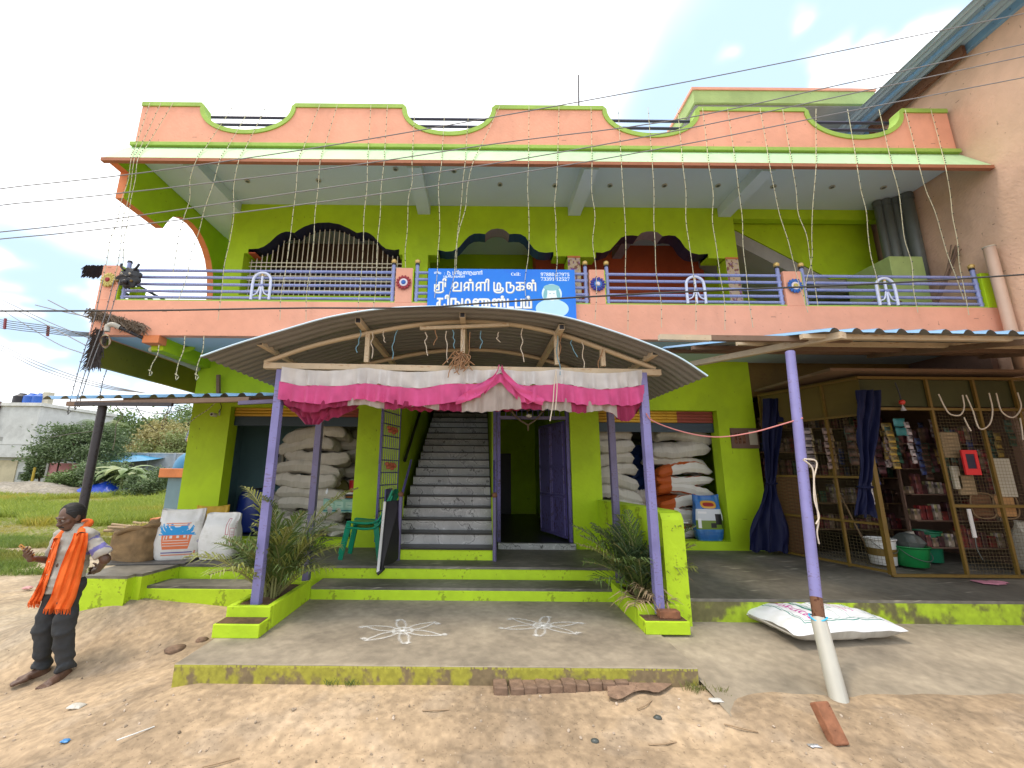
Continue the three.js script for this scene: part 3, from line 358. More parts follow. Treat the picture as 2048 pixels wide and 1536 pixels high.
  bays.forEach(([x0, x1, e], bi) => {
    const rl = sub(B, 'railing'); for (const y of [4.50, 4.60, 4.71, 4.825, 4.935]) W(rl, 'rail', cyl(V(x0, y, -5.80), V(x1, y, -5.80), 0.022, 0.022, 10), M.rail);
    for (const x of [x0 + 0.03, x1 - 0.03]) { W(rl, 'rail_post', cyl(V(x, 4.43, -5.80), V(x, 5.06, -5.80), 0.028, 0.028, 10), M.rail); const s = new THREE.SphereGeometry(0.042, 12, 8); s.translate(x, 5.115, -5.80); if (!(bi === 0 && x < -5)) W(rl, 'finial', s, M.gold); W(rl, 'collar', cyl(V(x, 5.055, -5.8), V(x, 5.085, -5.8), 0.036, 0.03, 10), M.black); }
    if (e !== null) { const hoop = [V(e - 0.135, 4.46, -5.77), V(e - 0.135, 4.72, -5.77)]; for (let k = 1; k < 8; k++) { const a = Math.PI * (1 - k / 8); hoop.push(V(e + Math.cos(a) * 0.135, 4.76 + Math.sin(a) * 0.135, -5.77)); } hoop.push(V(e + 0.135, 4.72, -5.77), V(e + 0.135, 4.46, -5.77)); W(rl, 'hoop', tube(hoop, 0.021, 48, 8), M.railW); W(rl, 'hoop_stem', cyl(V(e, 4.46, -5.77), V(e, 4.84, -5.77), 0.018, 0.018, 8), M.railW); for (const s of [-1, 1]) W(rl, 'hoop_branch', tube([V(e + s * 0.125, 4.53, -5.77), V(e + s * 0.06, 4.56, -5.765), V(e + s * 0.015, 4.68, -5.765)], 0.011, 14, 6), M.railW); const k = new THREE.SphereGeometry(0.026, 10, 8); k.translate(e, 4.69, -5.765); W(rl, 'hoop_knob', k, M.rail); const k2 = new THREE.SphereGeometry(0.02, 10, 8); k2.translate(e, 4.855, -5.77); W(rl, 'hoop_finial', k2, M.gold); }
  });
  { const rl = sub(B, 'railing'); for (const y of [4.50, 4.60, 4.71, 4.825, 4.935]) W(rl, 'rail', cyl(V(-5.67, y, -5.87), V(-5.67, y, -8.06), 0.022, 0.022, 8), M.parapetPipe); }
  W(B, 'corner_post', box(-5.40, -5.26, 4.453, 4.72, -6.05, -5.92), M.green);
  // ---- shutters rolled up over the two shop openings
  const shut = (x0, x1, yB, xs) => { const s = sub(B, 'rolling_shutter'); let y = yB; for (let k = 0; k < 4; k++) { const h = 0.052; W(s, 'slat', cyl(V(x0, y + h / 2, -7.13), V(xs, y + h / 2, -7.13), h / 2, h / 2, 10), M.shutterY); W(s, 'red_slat', box(xs + 0.002, x1, y + 0.003, y + h - 0.002, -7.155, -7.115, 0.006), M.shutterR); y += h; } W(s, 'bottom_bar', box(x0, x1, yB - 0.16, yB - 0.004, -7.18, -7.13), mat([0.02, 0.04, 0.06], { r: 0.5 })); };
  shut(-4.25, -2.08, 2.88, -2.55); shut(2.04, 4.05, 2.83, 3.42);
}
// ---- staircase and gates
{
  const st = sub(B, 'staircase'); const x0 = -1.13, x1 = 0.20;
  for (let k = 0; k < 18; k++) { const y = YP + 0.16 * (k + 1), z = -6.119 - 0.295 * k; if (k) W(st, 'riser', box(x0 - 0.1, x1, y - 0.16, y - 0.026, z - 0.02, z), M.marble); else { W(st, 'riser', box(x0 - 0.03, x1 + 0.03, YP, y - 0.026, z - 0.02, z), M.lime); } W(st, 'tread', box(x0 - 0.1 * (k > 0), x1, y - 0.025, y, z - 0.30, z + 0.022, 0.006), M.granite); }
  const sideL = (x, w) => { const pts = [[6.10, YP], [6.10, YP + 0.14], [7.02, YP + 0.80], [7.02, YP + 0.001]]; const g = extr(poly(pts), w); g.rotateY(Math.PI / 2); g.translate(x, 0, 0); return uvw(g); };
  W(st, 'stringer', sideL(-1.36, 0.13), M.lime); W(st, 'stringer', sideL(0.201, 0.035), M.lime);
  // dark pipe handrail on the inner wall, and newel posts
  W(st, 'handrail', cyl(V(-1.30, 2.15, -7.3), V(-1.30, 3.7, -9.6), 0.03, 0.03, 8), M.black);
  for (const [u, v0, v1, z] of [[796, 1120, 975, -6.08], [989, 1118, 977, -6.08]]) { const a = PZ(u, v0, z), x = a.x; W(st, 'newel', cyl(V(x, YP, z), V(x, 1.62, z), 0.028, 0.028, 10), M.purple); const k = new THREE.SphereGeometry(0.042, 10, 8); k.translate(x, 1.65, z); W(st, 'newel_cap', k, M.rusty); W(st, 'newel_rail', bar(V(x, 1.58, z), V(x + (u < 900 ? -0.02 : 0.02), 2.15, -6.98), 0.03), M.gate); }
  // folding lattice gate swung out beside the stair
  const gt = sub(B, 'stair_gate'); const ga = V(-1.36, 0, -7.02), gb = V(-1.52, 0, -6.42), dir = gb.clone().sub(ga); const gp = (t, y) => V(ga.x + dir.x * t, y, ga.z + dir.z * t);
  for (const t of [0, 1]) W(gt, 'gate_stile', bar(gp(t, 0.95), gp(t, 3.25), 0.035), M.gate); for (let y = 1.0; y < 3.3; y += 0.19) W(gt, 'gate_bar', bar(gp(0, y), gp(1, y), 0.016), M.gate); for (let k = 1; k < 9; k++) W(gt, 'gate_picket', bar(gp(k / 9, 1.0), gp(k / 9, 3.2), 0.010), M.purple);
  const orn = mat([0.42, 0.10, 0.04], { r: 0.5 }); for (const y of [2.62, 2.05]) { const l = []; for (let k = 0; k < 7; k++) { const s = new THREE.SphereGeometry(0.035, 8, 6); s.scale(1, 0.9, 0.5); const q = gp(0.28 + 0.44 * (k / 6), y + 0.035 * Math.sin(k * 2.4)); s.translate(q.x + 0.03, q.y, q.z + 0.02); l.push(s); } W(gt, 'gate_rosette', join(l), orn); }
  W(gt, 'gate_panel', box(-1.44, -1.42, 1.0, 1.7, -6.95, -6.5), M.gate);
  // doorway: lattice over the door, door leaf opened inwards, frame
  const dr = sub(B, 'doorway'); W(dr, 'frame', box(0.30, 0.355, 0.86, 3.3, -7.12, -7.04), M.gate); W(dr, 'frame', box(1.475, 1.53, 0.86, 3.3, -7.12, -7.04), M.gate); W(dr, 'transom', box(0.356, 1.474, 2.86, 2.915, -7.115, -7.045), M.purple);
  for (let k = 1; k < 12; k++) W(dr, 'transom_bar', box(0.356 + k * 0.0933 - 0.005, 0.356 + k * 0.0933 + 0.005, 2.916, 3.32, -7.09, -7.08), M.gate); for (const y of [3.02, 3.14]) W(dr, 'transom_bar', box(0.357, 1.473, y, y + 0.01, -7.079, -7.07), M.gate);
  const leaf = [[1.47, -7.13], [1.16, -8.12]]; const lp = (t, y, o = 0) => V(lerp(leaf[0][0], leaf[1][0], t) - o, y, lerp(leaf[0][1], leaf[1][1], t)); W(dr, 'door_leaf', plane2(lp(0, 0.9), lp(1, 0.9), lp(1, 2.85), lp(0, 2.85)), M.gate);
  for (const [y0, y1] of [[0.95, 1.55], [1.6, 2.05], [2.1, 2.8]]) for (const [t0, t1] of [[0.06, 0.47], [0.53, 0.94]]) { const q = [lp(t0, y0, 0.015), lp(t1, y0, 0.015), lp(t1, y1, 0.015), lp(t0, y1, 0.015)]; for (let k = 0; k < 4; k++) W(dr, 'door_moulding', bar(q[k], q[(k + 1) % 4], 0.02), M.gate); }
  W(dr, 'inner_door', box(0.34, 0.86, 0.87, 2.45, -11.495, -11.44), M.black); W(dr, 'inner_window', box(1.50, 1.527, 1.7, 2.4, -9.6, -9.1), M.black);
}

// ================================================================ vaulted canopy over the entrance
{
  const C = thing('entrance_canopy', 'vaulted corrugated sheet canopy on purple posts over entrance steps', 'canopy', [-0.2, 0.48, -4.9]);
  const edge = [[402, 714], [470, 690], [560, 663], [660, 635], [760, 619], [860, 614], [945, 615], [1030, 620], [1120, 633], [1200, 655], [1300, 690], [1360, 717], [1415, 753]].map(([u, v]) => PZ(u, v, -4.1));
  const crv = new THREE.CatmullRomCurve3(edge, false, 'centripetal'), N = 56, pts = crv.getSpacedPoints(N), nrm = pts.map((p, i) => { const t = pts[Math.min(N, i + 1)].clone().sub(pts[Math.max(0, i - 1)]); return V(-t.y, t.x, 0).normalize(); });
  const rib = (z) => { const t = (((z + 9) / 0.125) % 1 + 1) % 1; return 0.019 * (sst(0.05, 0.3, t) - sst(0.55, 0.8, t)); };
  const sheet = (o) => grid(N, 270, (a, b) => { const i = Math.round(a * N), z = lerp(-4.1, -6.93, b), k = o + rib(z); return V(pts[i].x + nrm[i].x * k, pts[i].y + nrm[i].y * k, z); }, (a, b, q) => [a * 5, q.z]);
  W(C, 'roof_sheet', sheet(0), M.sheetB); W(C, 'roof_underside', sheet(-0.004), M.sheetU);
  W(C, 'roof_rim', tube(pts.map((p, i) => V(p.x, p.y + 0.004, -4.095)), 0.009, 80, 6), mat([0.55, 0.72, 0.86], { r: 0.4 }));
  const lift = (z) => pts.map((p, i) => V(p.x - nrm[i].x * 0.045, p.y - nrm[i].y * 0.045, z));
  for (const z of [-4.5, -5.62]) { W(C, 'arch_tube', tube([[530, 724], [620, 693], [733, 667], [830, 650], [925, 643], [1020, 648], [1120, 668], [1220, 703], [1310, 737]].map(([u, v]) => { const q = PZ(u, v, -4.5); q.z = z; return q; }), 0.032, 60, 4), M.tube); W(C, 'tie_beam', bar(V(-2.42, 3.125, z), V(2.02, 3.085, z), 0.07, 0.065), M.tube); }
  for (const [u, v] of [[521, 682], [717, 638], [925, 627], [1123, 651], [1309, 702]]) { const q = PZ(u, v, -4.25); W(C, 'purlin', box(q.x - 0.03, q.x + 0.03, q.y - 0.05, q.y + 0.01, -6.9, -4.24), M.tube); W(C, 'purlin_end', box(q.x - 0.025, q.x + 0.025, q.y - 0.045, q.y + 0.005, -4.2405, -4.238), M.black); }
  for (const [u0, v0, v1] of [[733, 664, 725], [925, 641, 725], [1114, 666, 730], [1206, 696, 733]]) { const a = PZ(u0, v1, -4.5), b = PZ(u0, v0, -4.5); W(C, 'strut', bar(a, V(a.x, b.y, -4.5), 0.05), M.tube); }
  W(C, 'bracket_tube', bar(PZ(840, 657, -4.44), PZ(1018, 650, -4.44), 0.035), M.tube);
  const pbase = { '-4.5': 0.62, '-5.65': 0.62 };
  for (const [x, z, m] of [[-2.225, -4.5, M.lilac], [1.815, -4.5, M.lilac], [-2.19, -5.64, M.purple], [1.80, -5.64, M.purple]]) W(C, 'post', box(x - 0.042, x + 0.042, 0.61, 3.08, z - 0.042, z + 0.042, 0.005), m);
  // ---- valance: gathered bands
  const V0 = thing('fabric_valance', 'gathered white and pink cloth valance tied along the canopy beam', 'valance', [-0.2, 2.6, -4.43]);
  const white = mat([0.74, 0.71, 0.70], { r: 0.9, map: T.cloth, tr: 0.2 }), pink = mat([0.76, 0.10, 0.31], { r: 0.85, map: T.cloth, tr: 0.2 }), maroon = mat([0.30, 0.012, 0.075], { r: 0.85, map: T.cloth, tr: 0.15 }), beige = mat([0.46, 0.385, 0.345], { r: 0.9, map: T.cloth, tr: 0.2 });
  const X0 = -2.20, X1 = 1.80, ties = [-2.2, -1.27, -0.22, 0.22, 0.86, 1.8];
  const sag = (x) => { for (let i = 0; i < ties.length - 1; i++) if (x <= ties[i + 1]) { const t = (x - ties[i]) / (ties[i + 1] - ties[i]); return Math.sin(t * Math.PI) * 0.045 * (ties[i + 1] - ties[i]); } return 0; };
  const wav = (x, k, s) => (Math.sin(x * k + 9 * fbm(x * 2.3, s, 3, 301)) * 0.6 + Math.sin(x * k * 0.43 + s + 5 * fbm(x * 1.7, s, 2, 303)) * 0.4) * (0.45 + 1.1 * fbm(x * 4, s + 3, 2, 305));
  const strip = (x0, x1, yt, yb, z0, amp, k, s) => grid(Math.round((x1 - x0) * 90), 8, (a, b) => { const x = lerp(x0, x1, a), y = lerp(yt(x), yb(x), b); return V(x + 0.012 * b * wav(x, k * 0.5, s + 2), y + 0.006 * wav(x, k, s + 1) * b, z0 + amp * (0.25 + b) * wav(x, k, s)); }, (a, b, q) => [q.x, q.y]);
  const lift2 = (x) => 0.20 * Math.exp(-Math.pow((x - 0.22) / 0.17, 2));
  const yt = (x) => 3.105 - sag(x), y1 = (x) => 2.94 + 0.03 * (fbm(x * 5, 1, 2, 307) - 0.5) - sag(x) * 1.2 + lift2(x) * 0.55, y2 = (x) => 2.752 + 0.07 * (fbm(x * 3, 4, 2, 309) - 0.5) - sag(x) * 1.3 + lift2(x) * 0.95;
  W(V0, 'white_band', strip(X0, X1, yt, y1, -4.445, 0.034, 48, 1), white); W(V0, 'pink_band', strip(X0 - 0.01, X1 + 0.01, y1, y2, -4.442, 0.038, 48, 1), pink);
  const under = [[-2.22, 2.74], [-2.05, 2.66], [-1.86, 2.60], [-1.62, 2.66], [-1.3, 2.69], [-1.0, 2.64], [-0.7, 2.68], [-0.35, 2.63], [0, 2.62], [0.4, 2.66], [0.8, 2.65], [1.1, 2.62], [1.35, 2.65], [1.6, 2.53], [1.82, 2.73]];
  const yu = (x) => { for (let i = 0; i < under.length - 1; i++) if (x <= under[i + 1][0]) return lerp(under[i][1], under[i + 1][1], sst(0, 1, (x - under[i][0]) / (under[i + 1][0] - under[i][0]))); return under.at(-1)[1]; };
  const cuts = [[-2.22, -1.45, maroon], [-1.45, -1.05, beige], [-1.05, -0.75, maroon], [-0.75, -0.45, beige], [-0.45, -0.2, maroon], [-0.2, 0.45, beige], [0.45, 0.68, maroon], [0.68, 1.0, beige], [1.0, 1.18, maroon], [1.18, 1.5, beige], [1.5, 1.82, maroon]];
  for (const [a, b, m] of cuts) W(V0, m === maroon ? 'maroon_swag' : 'beige_frill', strip(a, b, (x) => y2(x) + 0.05, yu, -4.475, 0.022, 66, 9), m);
  for (const [a, b, d] of [[-2.2, -1.35, 0.16], [1.42, 1.8, 0.14], [-0.95, -0.3, 0.05], [-0.1, 0.6, 0.04]]) W(V0, 'maroon_swag', grid(50, 12, (u, v) => { const x = lerp(a, b, u), t = Math.sin(u * Math.PI); return V(x, lerp(2.82, 2.69 - d * t + 0.01 * Math.sin(u * 40), v), -4.57 + 0.02 * Math.sin(v * 9 + u * 3) + 0.02 * Math.sin(x * 60)); }, (u, v, q) => [q.x, q.y]), maroon);
  W(V0, 'maroon_swag', grid(24, 14, (u, v) => { const a = u * 2 - 1; return V(-1.86 + a * 0.34 * (1 - 0.75 * v), 2.74 - 0.26 * v, -4.58 + 0.02 * Math.sin(a * 14)); }, (u, v, q) => [q.x, q.y]), maroon);
  for (const s of [-1, 1]) W(V0, 'pink_band', grid(16, 6, (u, v) => { const x = 0.22 + s * (0.015 + 0.46 * Math.pow(u, 1.15)), y = 3.14 - 0.34 * Math.pow(u, 0.62) - 0.03 * u * u; return V(x + 0.01 * Math.sin(v * 5 + u * 7), y - v * (0.035 + 0.075 * Math.sin(u * 2.6)), -4.405 + 0.014 * Math.sin(v * 7 + u * 11) - 0.02 * u); }, (u, v, q) => [q.x, q.y]), pink);
  // knots of rope and loose ends
  const r = rng(411), kinds = [[M.rope, 'frayed pale rope end hanging from the canopy frame', 'pale ropes on canopy'], [M.ropeB, 'blue nylon cord end hanging from the canopy frame', 'blue cords on canopy'], [M.ropeBrown, 'brown coir rope end hanging from the canopy frame', 'brown ropes on canopy']];
  for (const [u, v, L, k] of [[720, 660, 0.28, 1], [745, 665, 0.30, 0], [795, 660, 0.34, 1], [768, 662, 0.14, 0], [850, 664, 0.28, 0], [893, 662, 0.36, 0], [905, 660, 0.22, 1], [868, 652, 0.22, 2], [925, 655, 0.42, 0], [940, 664, 0.36, 2], [962, 662, 0.22, 1], [997, 664, 0.12, 0], [1045, 656, 0.40, 0], [1115, 664, 0.5, 1], [1124, 668, 0.26, 2], [1144, 680, 0.2, 1], [1163, 684, 0.3, 0], [1206, 698, 0.25, 2]]) { const a = PZ(u, v, -4.44), p = [a]; let x = a.x, z = a.z; for (let i = 1; i <= 5; i++) { x += (r() - 0.5) * 0.05; z += (r() - 0.5) * 0.03; p.push(V(x, a.y - L * i / 5, z)); } solo('rope_end', kinds[k][1], 'rope', tube(p, 0.0055, 20, 5), kinds[k][0], kinds[k][2]); }
  { const l = []; for (let i = 0; i < 26; i++) { const q = PZ(924, 722, -4.43), p = [V(q.x + (r() - 0.5) * 0.06, q.y + 0.06 + (r() - 0.5) * 0.1, q.z + (r() - 0.5) * 0.05)]; for (let k = 0; k < 3; k++) p.push(V(p[k].x + (r() - 0.5) * 0.14, p[k].y - r() * 0.09, q.z + 0.02 + r() * 0.05)); l.push(tube(p, 0.006, 10, 5)); } solo('rope_knot', 'tangled brown and pale rope knot at canopy centre strut', 'rope', join(l), M.ropeBrown); }
  for (const [u0, u1] of [[1106, 1100], [1112, 1111]]) solo('cream_cord', 'thin cream cord dangling below the pink valance', 'cord', tube([PZ(1112, 740, -4.40), PZ(u0 + 2, 775, -4.40), PZ(u0, 805, -4.40), PZ(u1, u0 === 1106 ? 842 : 820, -4.40)], 0.006, 16, 5), M.rope, 'cords below the valance');
}
// ================================================================ sheet awnings
function awning(name, label, fl, fr, br, bl, ribs, h, base) {
  const A = thing(name, label, 'awning', base), n = ribs * 8;
  const rib = (a) => { const t = (a * ribs) % 1; return h * (sst(0.32, 0.40, t) - sst(0.60, 0.68, t)); };
  const f = (o) => grid(n, 6, (a, b) => { const p = fl.clone().lerp(fr, a).lerp(bl.clone().lerp(br, a), b); p.y += rib(a) + o; return p; }, (a, b, q) => [q.x, q.z]);
  W(A, 'sheet_top', f(0.004), M.sheetB); W(A, 'sheet_underside', f(0), M.sheetU); return A;
}
{
  const fl = PZ(1648, 664, -4.0), bl = PZ(1312, 699, -5.72), fr = V(7.6, fl.y - 0.02, -4.0), br = V(7.6, bl.y, -5.72);
  const A = awning('grocery_awning', 'sloping blue corrugated awning above the grocery front', fl, fr, br, bl, 18, 0.045, [4.6, 0.4, -4.8]);
  const on = (x, b, d) => { const p0 = fl.clone().lerp(bl, b), p1 = fr.clone().lerp(br, b), t = (x - p0.x) / (p1.x - p0.x), p = p0.lerp(p1, t); p.y -= d; return p; };
  for (const b of [0.08, 0.42, 0.72, 0.97]) W(A, 'purlin', bar(on(2.55 + 1.0 * (1 - b) * 0.9, b, 0.03), on(7.6, b, 0.03), 0.05), b < 0.5 ? M.tube : M.tubeB);
  W(A, 'front_tube', bar(PZ(1318, 675, -4.35), PZ(1420, 677, -4.33), 0.06), M.tube); W(A, 'front_tube', bar(PZ(1376, 676, -4.34), PZ(1700, 680, -4.28), 0.058), M.tubeB);
  W(A, 'rafter', bar(PZ(1688, 670, -4.0), PZ(1385, 728, -5.7), 0.08, 0.07), M.tube);
  for (const x of [5.6, 7.2]) W(A, 'rafter', bar(on(x, 0.02, 0.07), on(x, 1, 0.07), 0.06), M.tubeB);
  // leaning pole: painted steel above, plastic pipe below
  const b0 = PY(1688, 1428, 0.32), j = PZ(1637, 1238, -3.72), jt = PZ(1632, 1195, -3.76), tp = PZ(1580, 704, -4.12);
  const Pq = thing('leaning_pole', 'leaning lilac steel pole sleeved in white plastic pipe at its foot', 'pole', [b0.x, 0.32, b0.z]);
  W(Pq, 'steel_pole', cyl(jt, tp, 0.043, 0.043, 14), M.lilac); W(Pq, 'rusted_section', cyl(j.clone().lerp(b0, 0.05), jt, 0.044, 0.044, 14), M.rusty); W(Pq, 'plastic_sleeve', cyl(b0.clone().add(V(0.0, -0.08, 0)), j, 0.062, 0.055, 16), M.pvc);
  W(Pq, 'blue_tie', tube([0, 1, 2, 3, 4, 5, 6, 7].map((k) => { const a = k / 8 * 6.283; return V(j.x + Math.cos(a) * 0.06, j.y + 0.01 + 0.014 * Math.sin(a * 2), j.z + Math.sin(a) * 0.06); }), 0.007, 30, 5, true), mat([0.05, 0.45, 0.75], { r: 0.5 }));
  const onP = (t) => jt.clone().lerp(tp, t), rope = (name, label, p, m) => solo(name, label, 'rope', tube(p, 0.007, p.length * 6, 5), m);
  const q1 = PZ(1604, 918, -3.86), q2 = PZ(1622, 918, -3.85); rope('white_rope', 'white rope knotted round leaning pole hanging down', [V(q1.x, q1.y, q1.z + 0.02), V(q2.x + 0.02, q2.y - 0.02, q2.z + 0.03), PZ(1628, 960, -3.83), PZ(1636, 1030, -3.82), PZ(1637, 1045, -3.82), PZ(1634, 1065, -3.82), PZ(1638, 1088, -3.82)], M.rope);
  rope('white_rope', 'second white rope strand hanging from leaning pole', [PZ(1606, 919, -3.83), PZ(1624, 935, -3.83), PZ(1629, 1000, -3.82), PZ(1638, 1035, -3.81), PZ(1632, 1048, -3.81)], M.rope);
  rope('pale_rope', 'short pale rope tied to leaning pole near its middle', [PZ(1596, 845, -4.0), PZ(1603, 848, -3.98), PZ(1595, 865, -3.98), PZ(1592, 880, -3.98), PZ(1597, 892, -3.98)], M.rope);
  // washing line between canopy post and leaning pole
  solo('washing_line', 'thin pink line strung between canopy post and leaning pole', 'line', tube([V(1.81, 2.62, -4.45), PZ(1300, 838, -4.44), PZ(1360, 862, -4.35), PZ(1430, 874, -4.25), PZ(1500, 866, -4.15), PZ(1560, 850, -4.05), PZ(1606, 836, -3.96)], 0.007, 60, 5), M.pinkRope);
}
{
  const fl = PZ(76, 799, -5.5), fr = PZ(572, 791, -5.5), A = awning('shop_awning', 'blue corrugated awning over the left sack shop', fl, fr, V(-2.25, 3.20, -6.99), V(-5.98, 3.16, -6.99), 14, 0.045, [-4, 0.5, -6]);
  W(A, 'front_beam', bar(PZ(137, 808, -5.49), PZ(500, 799, -5.49), 0.07, 0.06), M.tubeB); W(A, 'beam_sleeve', bar(PZ(478, 806, -5.46), PZ(560, 802, -5.46), 0.05), M.purple); W(A, 'back_beam', bar(V(-5.5, 3.02, -6.3), V(-2.4, 3.05, -6.3), 0.05), M.tubeB); W(A, 'brace_tube', bar(PZ(152, 808, -5.40), PZ(345, 809, -5.40), 0.045), M.darkPole);
  W(A, 'stay', bar(PZ(437, 750, -6.9), V(PZ(437, 790, -6.9).x, 3.2, -6.9), 0.05), M.tubeB);
  W(A, 'support_pole', cyl(V(-5.075, 0.02, -5.5), V(-5.075, 2.80, -5.5), 0.05, 0.05, 14), M.darkPole);
}
// ================================================================ planters and palms
function planter(name, label, x0, x1, zf, zb, step, mtl) {
  const p = thing(name, label, 'planter', [(x0 + x1) / 2, 0.48, (zf + zb) / 2]), w = 0.06;
  W(p, 'front_tier', box(x0, x1, 0.479, 0.595, zf - 0.19, zf, 0.008), mtl); W(p, 'tier_top', box(x0 + 0.015, x1 - 0.015, 0.594, 0.599, zf - 0.185, zf - 0.02), M.soil);
  W(p, 'front_wall', box(x0 + 0.002, x1 - 0.002, 0.479, 0.69, zf - 0.19 - w, zf - 0.191, 0.008), mtl); W(p, 'side_wall', box(x0, x0 + w, 0.479, 0.69, zb, zf - 0.191 - w, 0.008), mtl); W(p, 'side_wall', box(x1 - w, x1, 0.479, 0.69, zb, zf - 0.191 - w, 0.008), mtl); W(p, 'back_wall', box(x0 + w, x1 - w, 0.479, 0.68, zb, zb + w), mtl);
  W(p, 'soil', grid(10, 20, (a, b) => { const x = lerp(x0 + w, x1 - w, a), z = lerp(zb + w, zf - 0.25, b); return V(x, 0.645 + 0.04 * fbm(x * 8, z * 8, 3, 321), z); }, (a, b, q) => [q.x, q.z]), M.soil); return p;
}
planter('brick_planter', 'lime green stepped planter left of the entrance steps', -2.43, -2.0, -4.15, -5.31, 1, M.lime);
planter('brick_planter', 'lime green stepped planter right of the entrance steps', 1.60, 2.03, -4.32, -5.36, 1, M.lime);
{ const s = extr(poly([[4.56, 0.3], [4.56, 1.50], [4.60, 1.565], [4.68, 1.585], [7.0, 1.54], [7.0, 0.3]]), 0.23); s.rotateY(Math.PI / 2); s.translate(1.935, 0, 0); const o = solo('dividing_wall', 'low lime green wall between steps and grocery floor', 'wall', uvw(s), M.lime); }
{ const q = PY(1330, 1228, 0.6); const g = uvw(new RoundedBoxGeometry(0.20, 0.07, 0.10, 2, 0.01)); g.translate(1.87, 0.635, -4.42); solo('loose_brick', 'single red brick lying on right planter step', 'brick', g, M.brick); }
function palm(name, label, base, list, seed, opt = {}) {
  const P0 = thing(name, label, 'plant', base.toArray()), r = rng(seed);
  for (const [azd, tilt, L, dry] of list) {
    const az = azd * Math.PI / 180, dx = Math.cos(az), dz = Math.sin(az), N = 14, p = []; let a = tilt * Math.PI / 180, q = V((r() - 0.5) * 0.12, 0, (r() - 0.5) * 0.12);
    for (let i = 0; i <= N; i++) { p.push(q.clone()); const s = L / N; q = q.clone().add(V(dx * Math.sin(a) * s, Math.cos(a) * s, dz * Math.sin(a) * s)); a += (0.035 + 0.02 * r()) * (opt.droop ?? 1) * (i > 5 ? 1.5 : 0.3); }
    const m = dry ? (dry > 1 ? M.leafDry : M.leafY) : (opt.dark && r() < 0.7 ? M.leafD : M.leaf), fr = part(P0, 'frond', tube(p, 0.006, 20, 5), M.stem); const pos = [], nn = Math.round(L * 25);
    for (let k = 0; k < nn; k++) {
      const t = 0.22 + 0.78 * k / nn, f = t * N, i = Math.min(N - 1, Math.floor(f)), c = p[i].clone().lerp(p[i + 1], f - i), tg = p[i + 1].clone().sub(p[i]).normalize();
      for (const s of [-1, 1]) {
        const side = V(-dz, 0, dx).multiplyScalar(s), ll = (0.06 + 0.27 * Math.sin(Math.PI * Math.min(1, t * 0.86 + 0.14))) * (0.75 + 0.5 * r()), d = side.multiplyScalar(0.62).add(tg.clone().multiplyScalar(0.72 + 0.3 * (r() - 0.5))).add(V((r() - 0.5) * 0.3, 0.34 - 0.3 * r(), (r() - 0.5) * 0.3)).normalize(), w = 0.0055 + 0.004 * r();
        const e1 = c.clone().addScaledVector(d, ll * 0.55), e2 = c.clone().addScaledVector(d, ll).add(V(0, -ll * (0.12 + 0.4 * r()), 0)), n = V().crossVectors(d, tg).normalize(), sw = V().crossVectors(d, n).normalize().multiplyScalar(w);
        const A = c.clone().addScaledVector(sw, -0.6), Bq = c.clone().addScaledVector(sw, 0.6), C = e1.clone().add(sw), D = e1.clone().sub(sw); for (const q2 of [A, Bq, C, A, C, D, D, C, e2]) pos.push(q2.x, q2.y, q2.z);
      }
    }
    const g = new THREE.BufferGeometry(); g.setAttribute('position', new THREE.Float32BufferAttribute(pos, 3)); g.computeVertexNormals(); part(fr, 'leaflets', g, m);
  }
  for (let i = 0; i < 7; i++) { const a = r() * 6.283, q = V(Math.cos(a) * 0.07, 0, Math.sin(a) * 0.07); part(P0, 'stem', cyl(q.clone().setY(-0.04), q.clone().multiplyScalar(1.5).setY(0.4 + 0.25 * r()), 0.013, 0.008, 7), M.stem); }
  return P0;
}
{
  const r = rng(55), L1 = []; for (let i = 0; i < 44; i++) L1.push([i * 137.5 % 360, 4 + 44 * r(), 0.5 + 0.6 * r(), r() < 0.4 ? 1 : 0]);
  L1.push([200, 14, 1.35, 1], [330, 20, 1.45, 1], [160, 44, 0.95, 1], [190, 42, 1.0, 0], [95, 6, 1.2, 0]);
  palm('potted_palm', 'full feathery green palm growing in the left planter', V(-2.2, 0.66, -4.78), L1, 61, { droop: 1.5 });
  const L2 = []; for (let i = 0; i < 46; i++) L2.push([(i * 137.5) % 360, 4 + 42 * r(), 0.5 + 0.5 * r(), r() < 0.2 ? 1 : 0]);
  L2.push([185, 30, 1.02, 0], [175, 48, 0.8, 0], [205, 24, 0.95, 0], [160, 60, 0.7, 0], [40, 40, 0.6, 1], [90, 62, 0.5, 2], [70, 70, 0.45, 2], [120, 75, 0.5, 2], [60, 80, 0.4, 2], [20, 50, 0.5, 2]);
  palm('potted_palm', 'dense dark palm with dry fronds in the right planter', V(1.80, 0.66, -4.92), L2, 67, { dark: true, droop: 1.2 });
  for (let i = 0; i < 5; i++) { const a = PY(1268 + i * 6, 1180 + i * 2, 0.70); solo('dry_stick', 'dry stick lying on soil of right planter', 'stick', cyl(a, a.clone().add(V(0.16, 0.01, 0.2)), 0.008, 0.006, 6), M.stick, 'sticks in right planter'); }
}

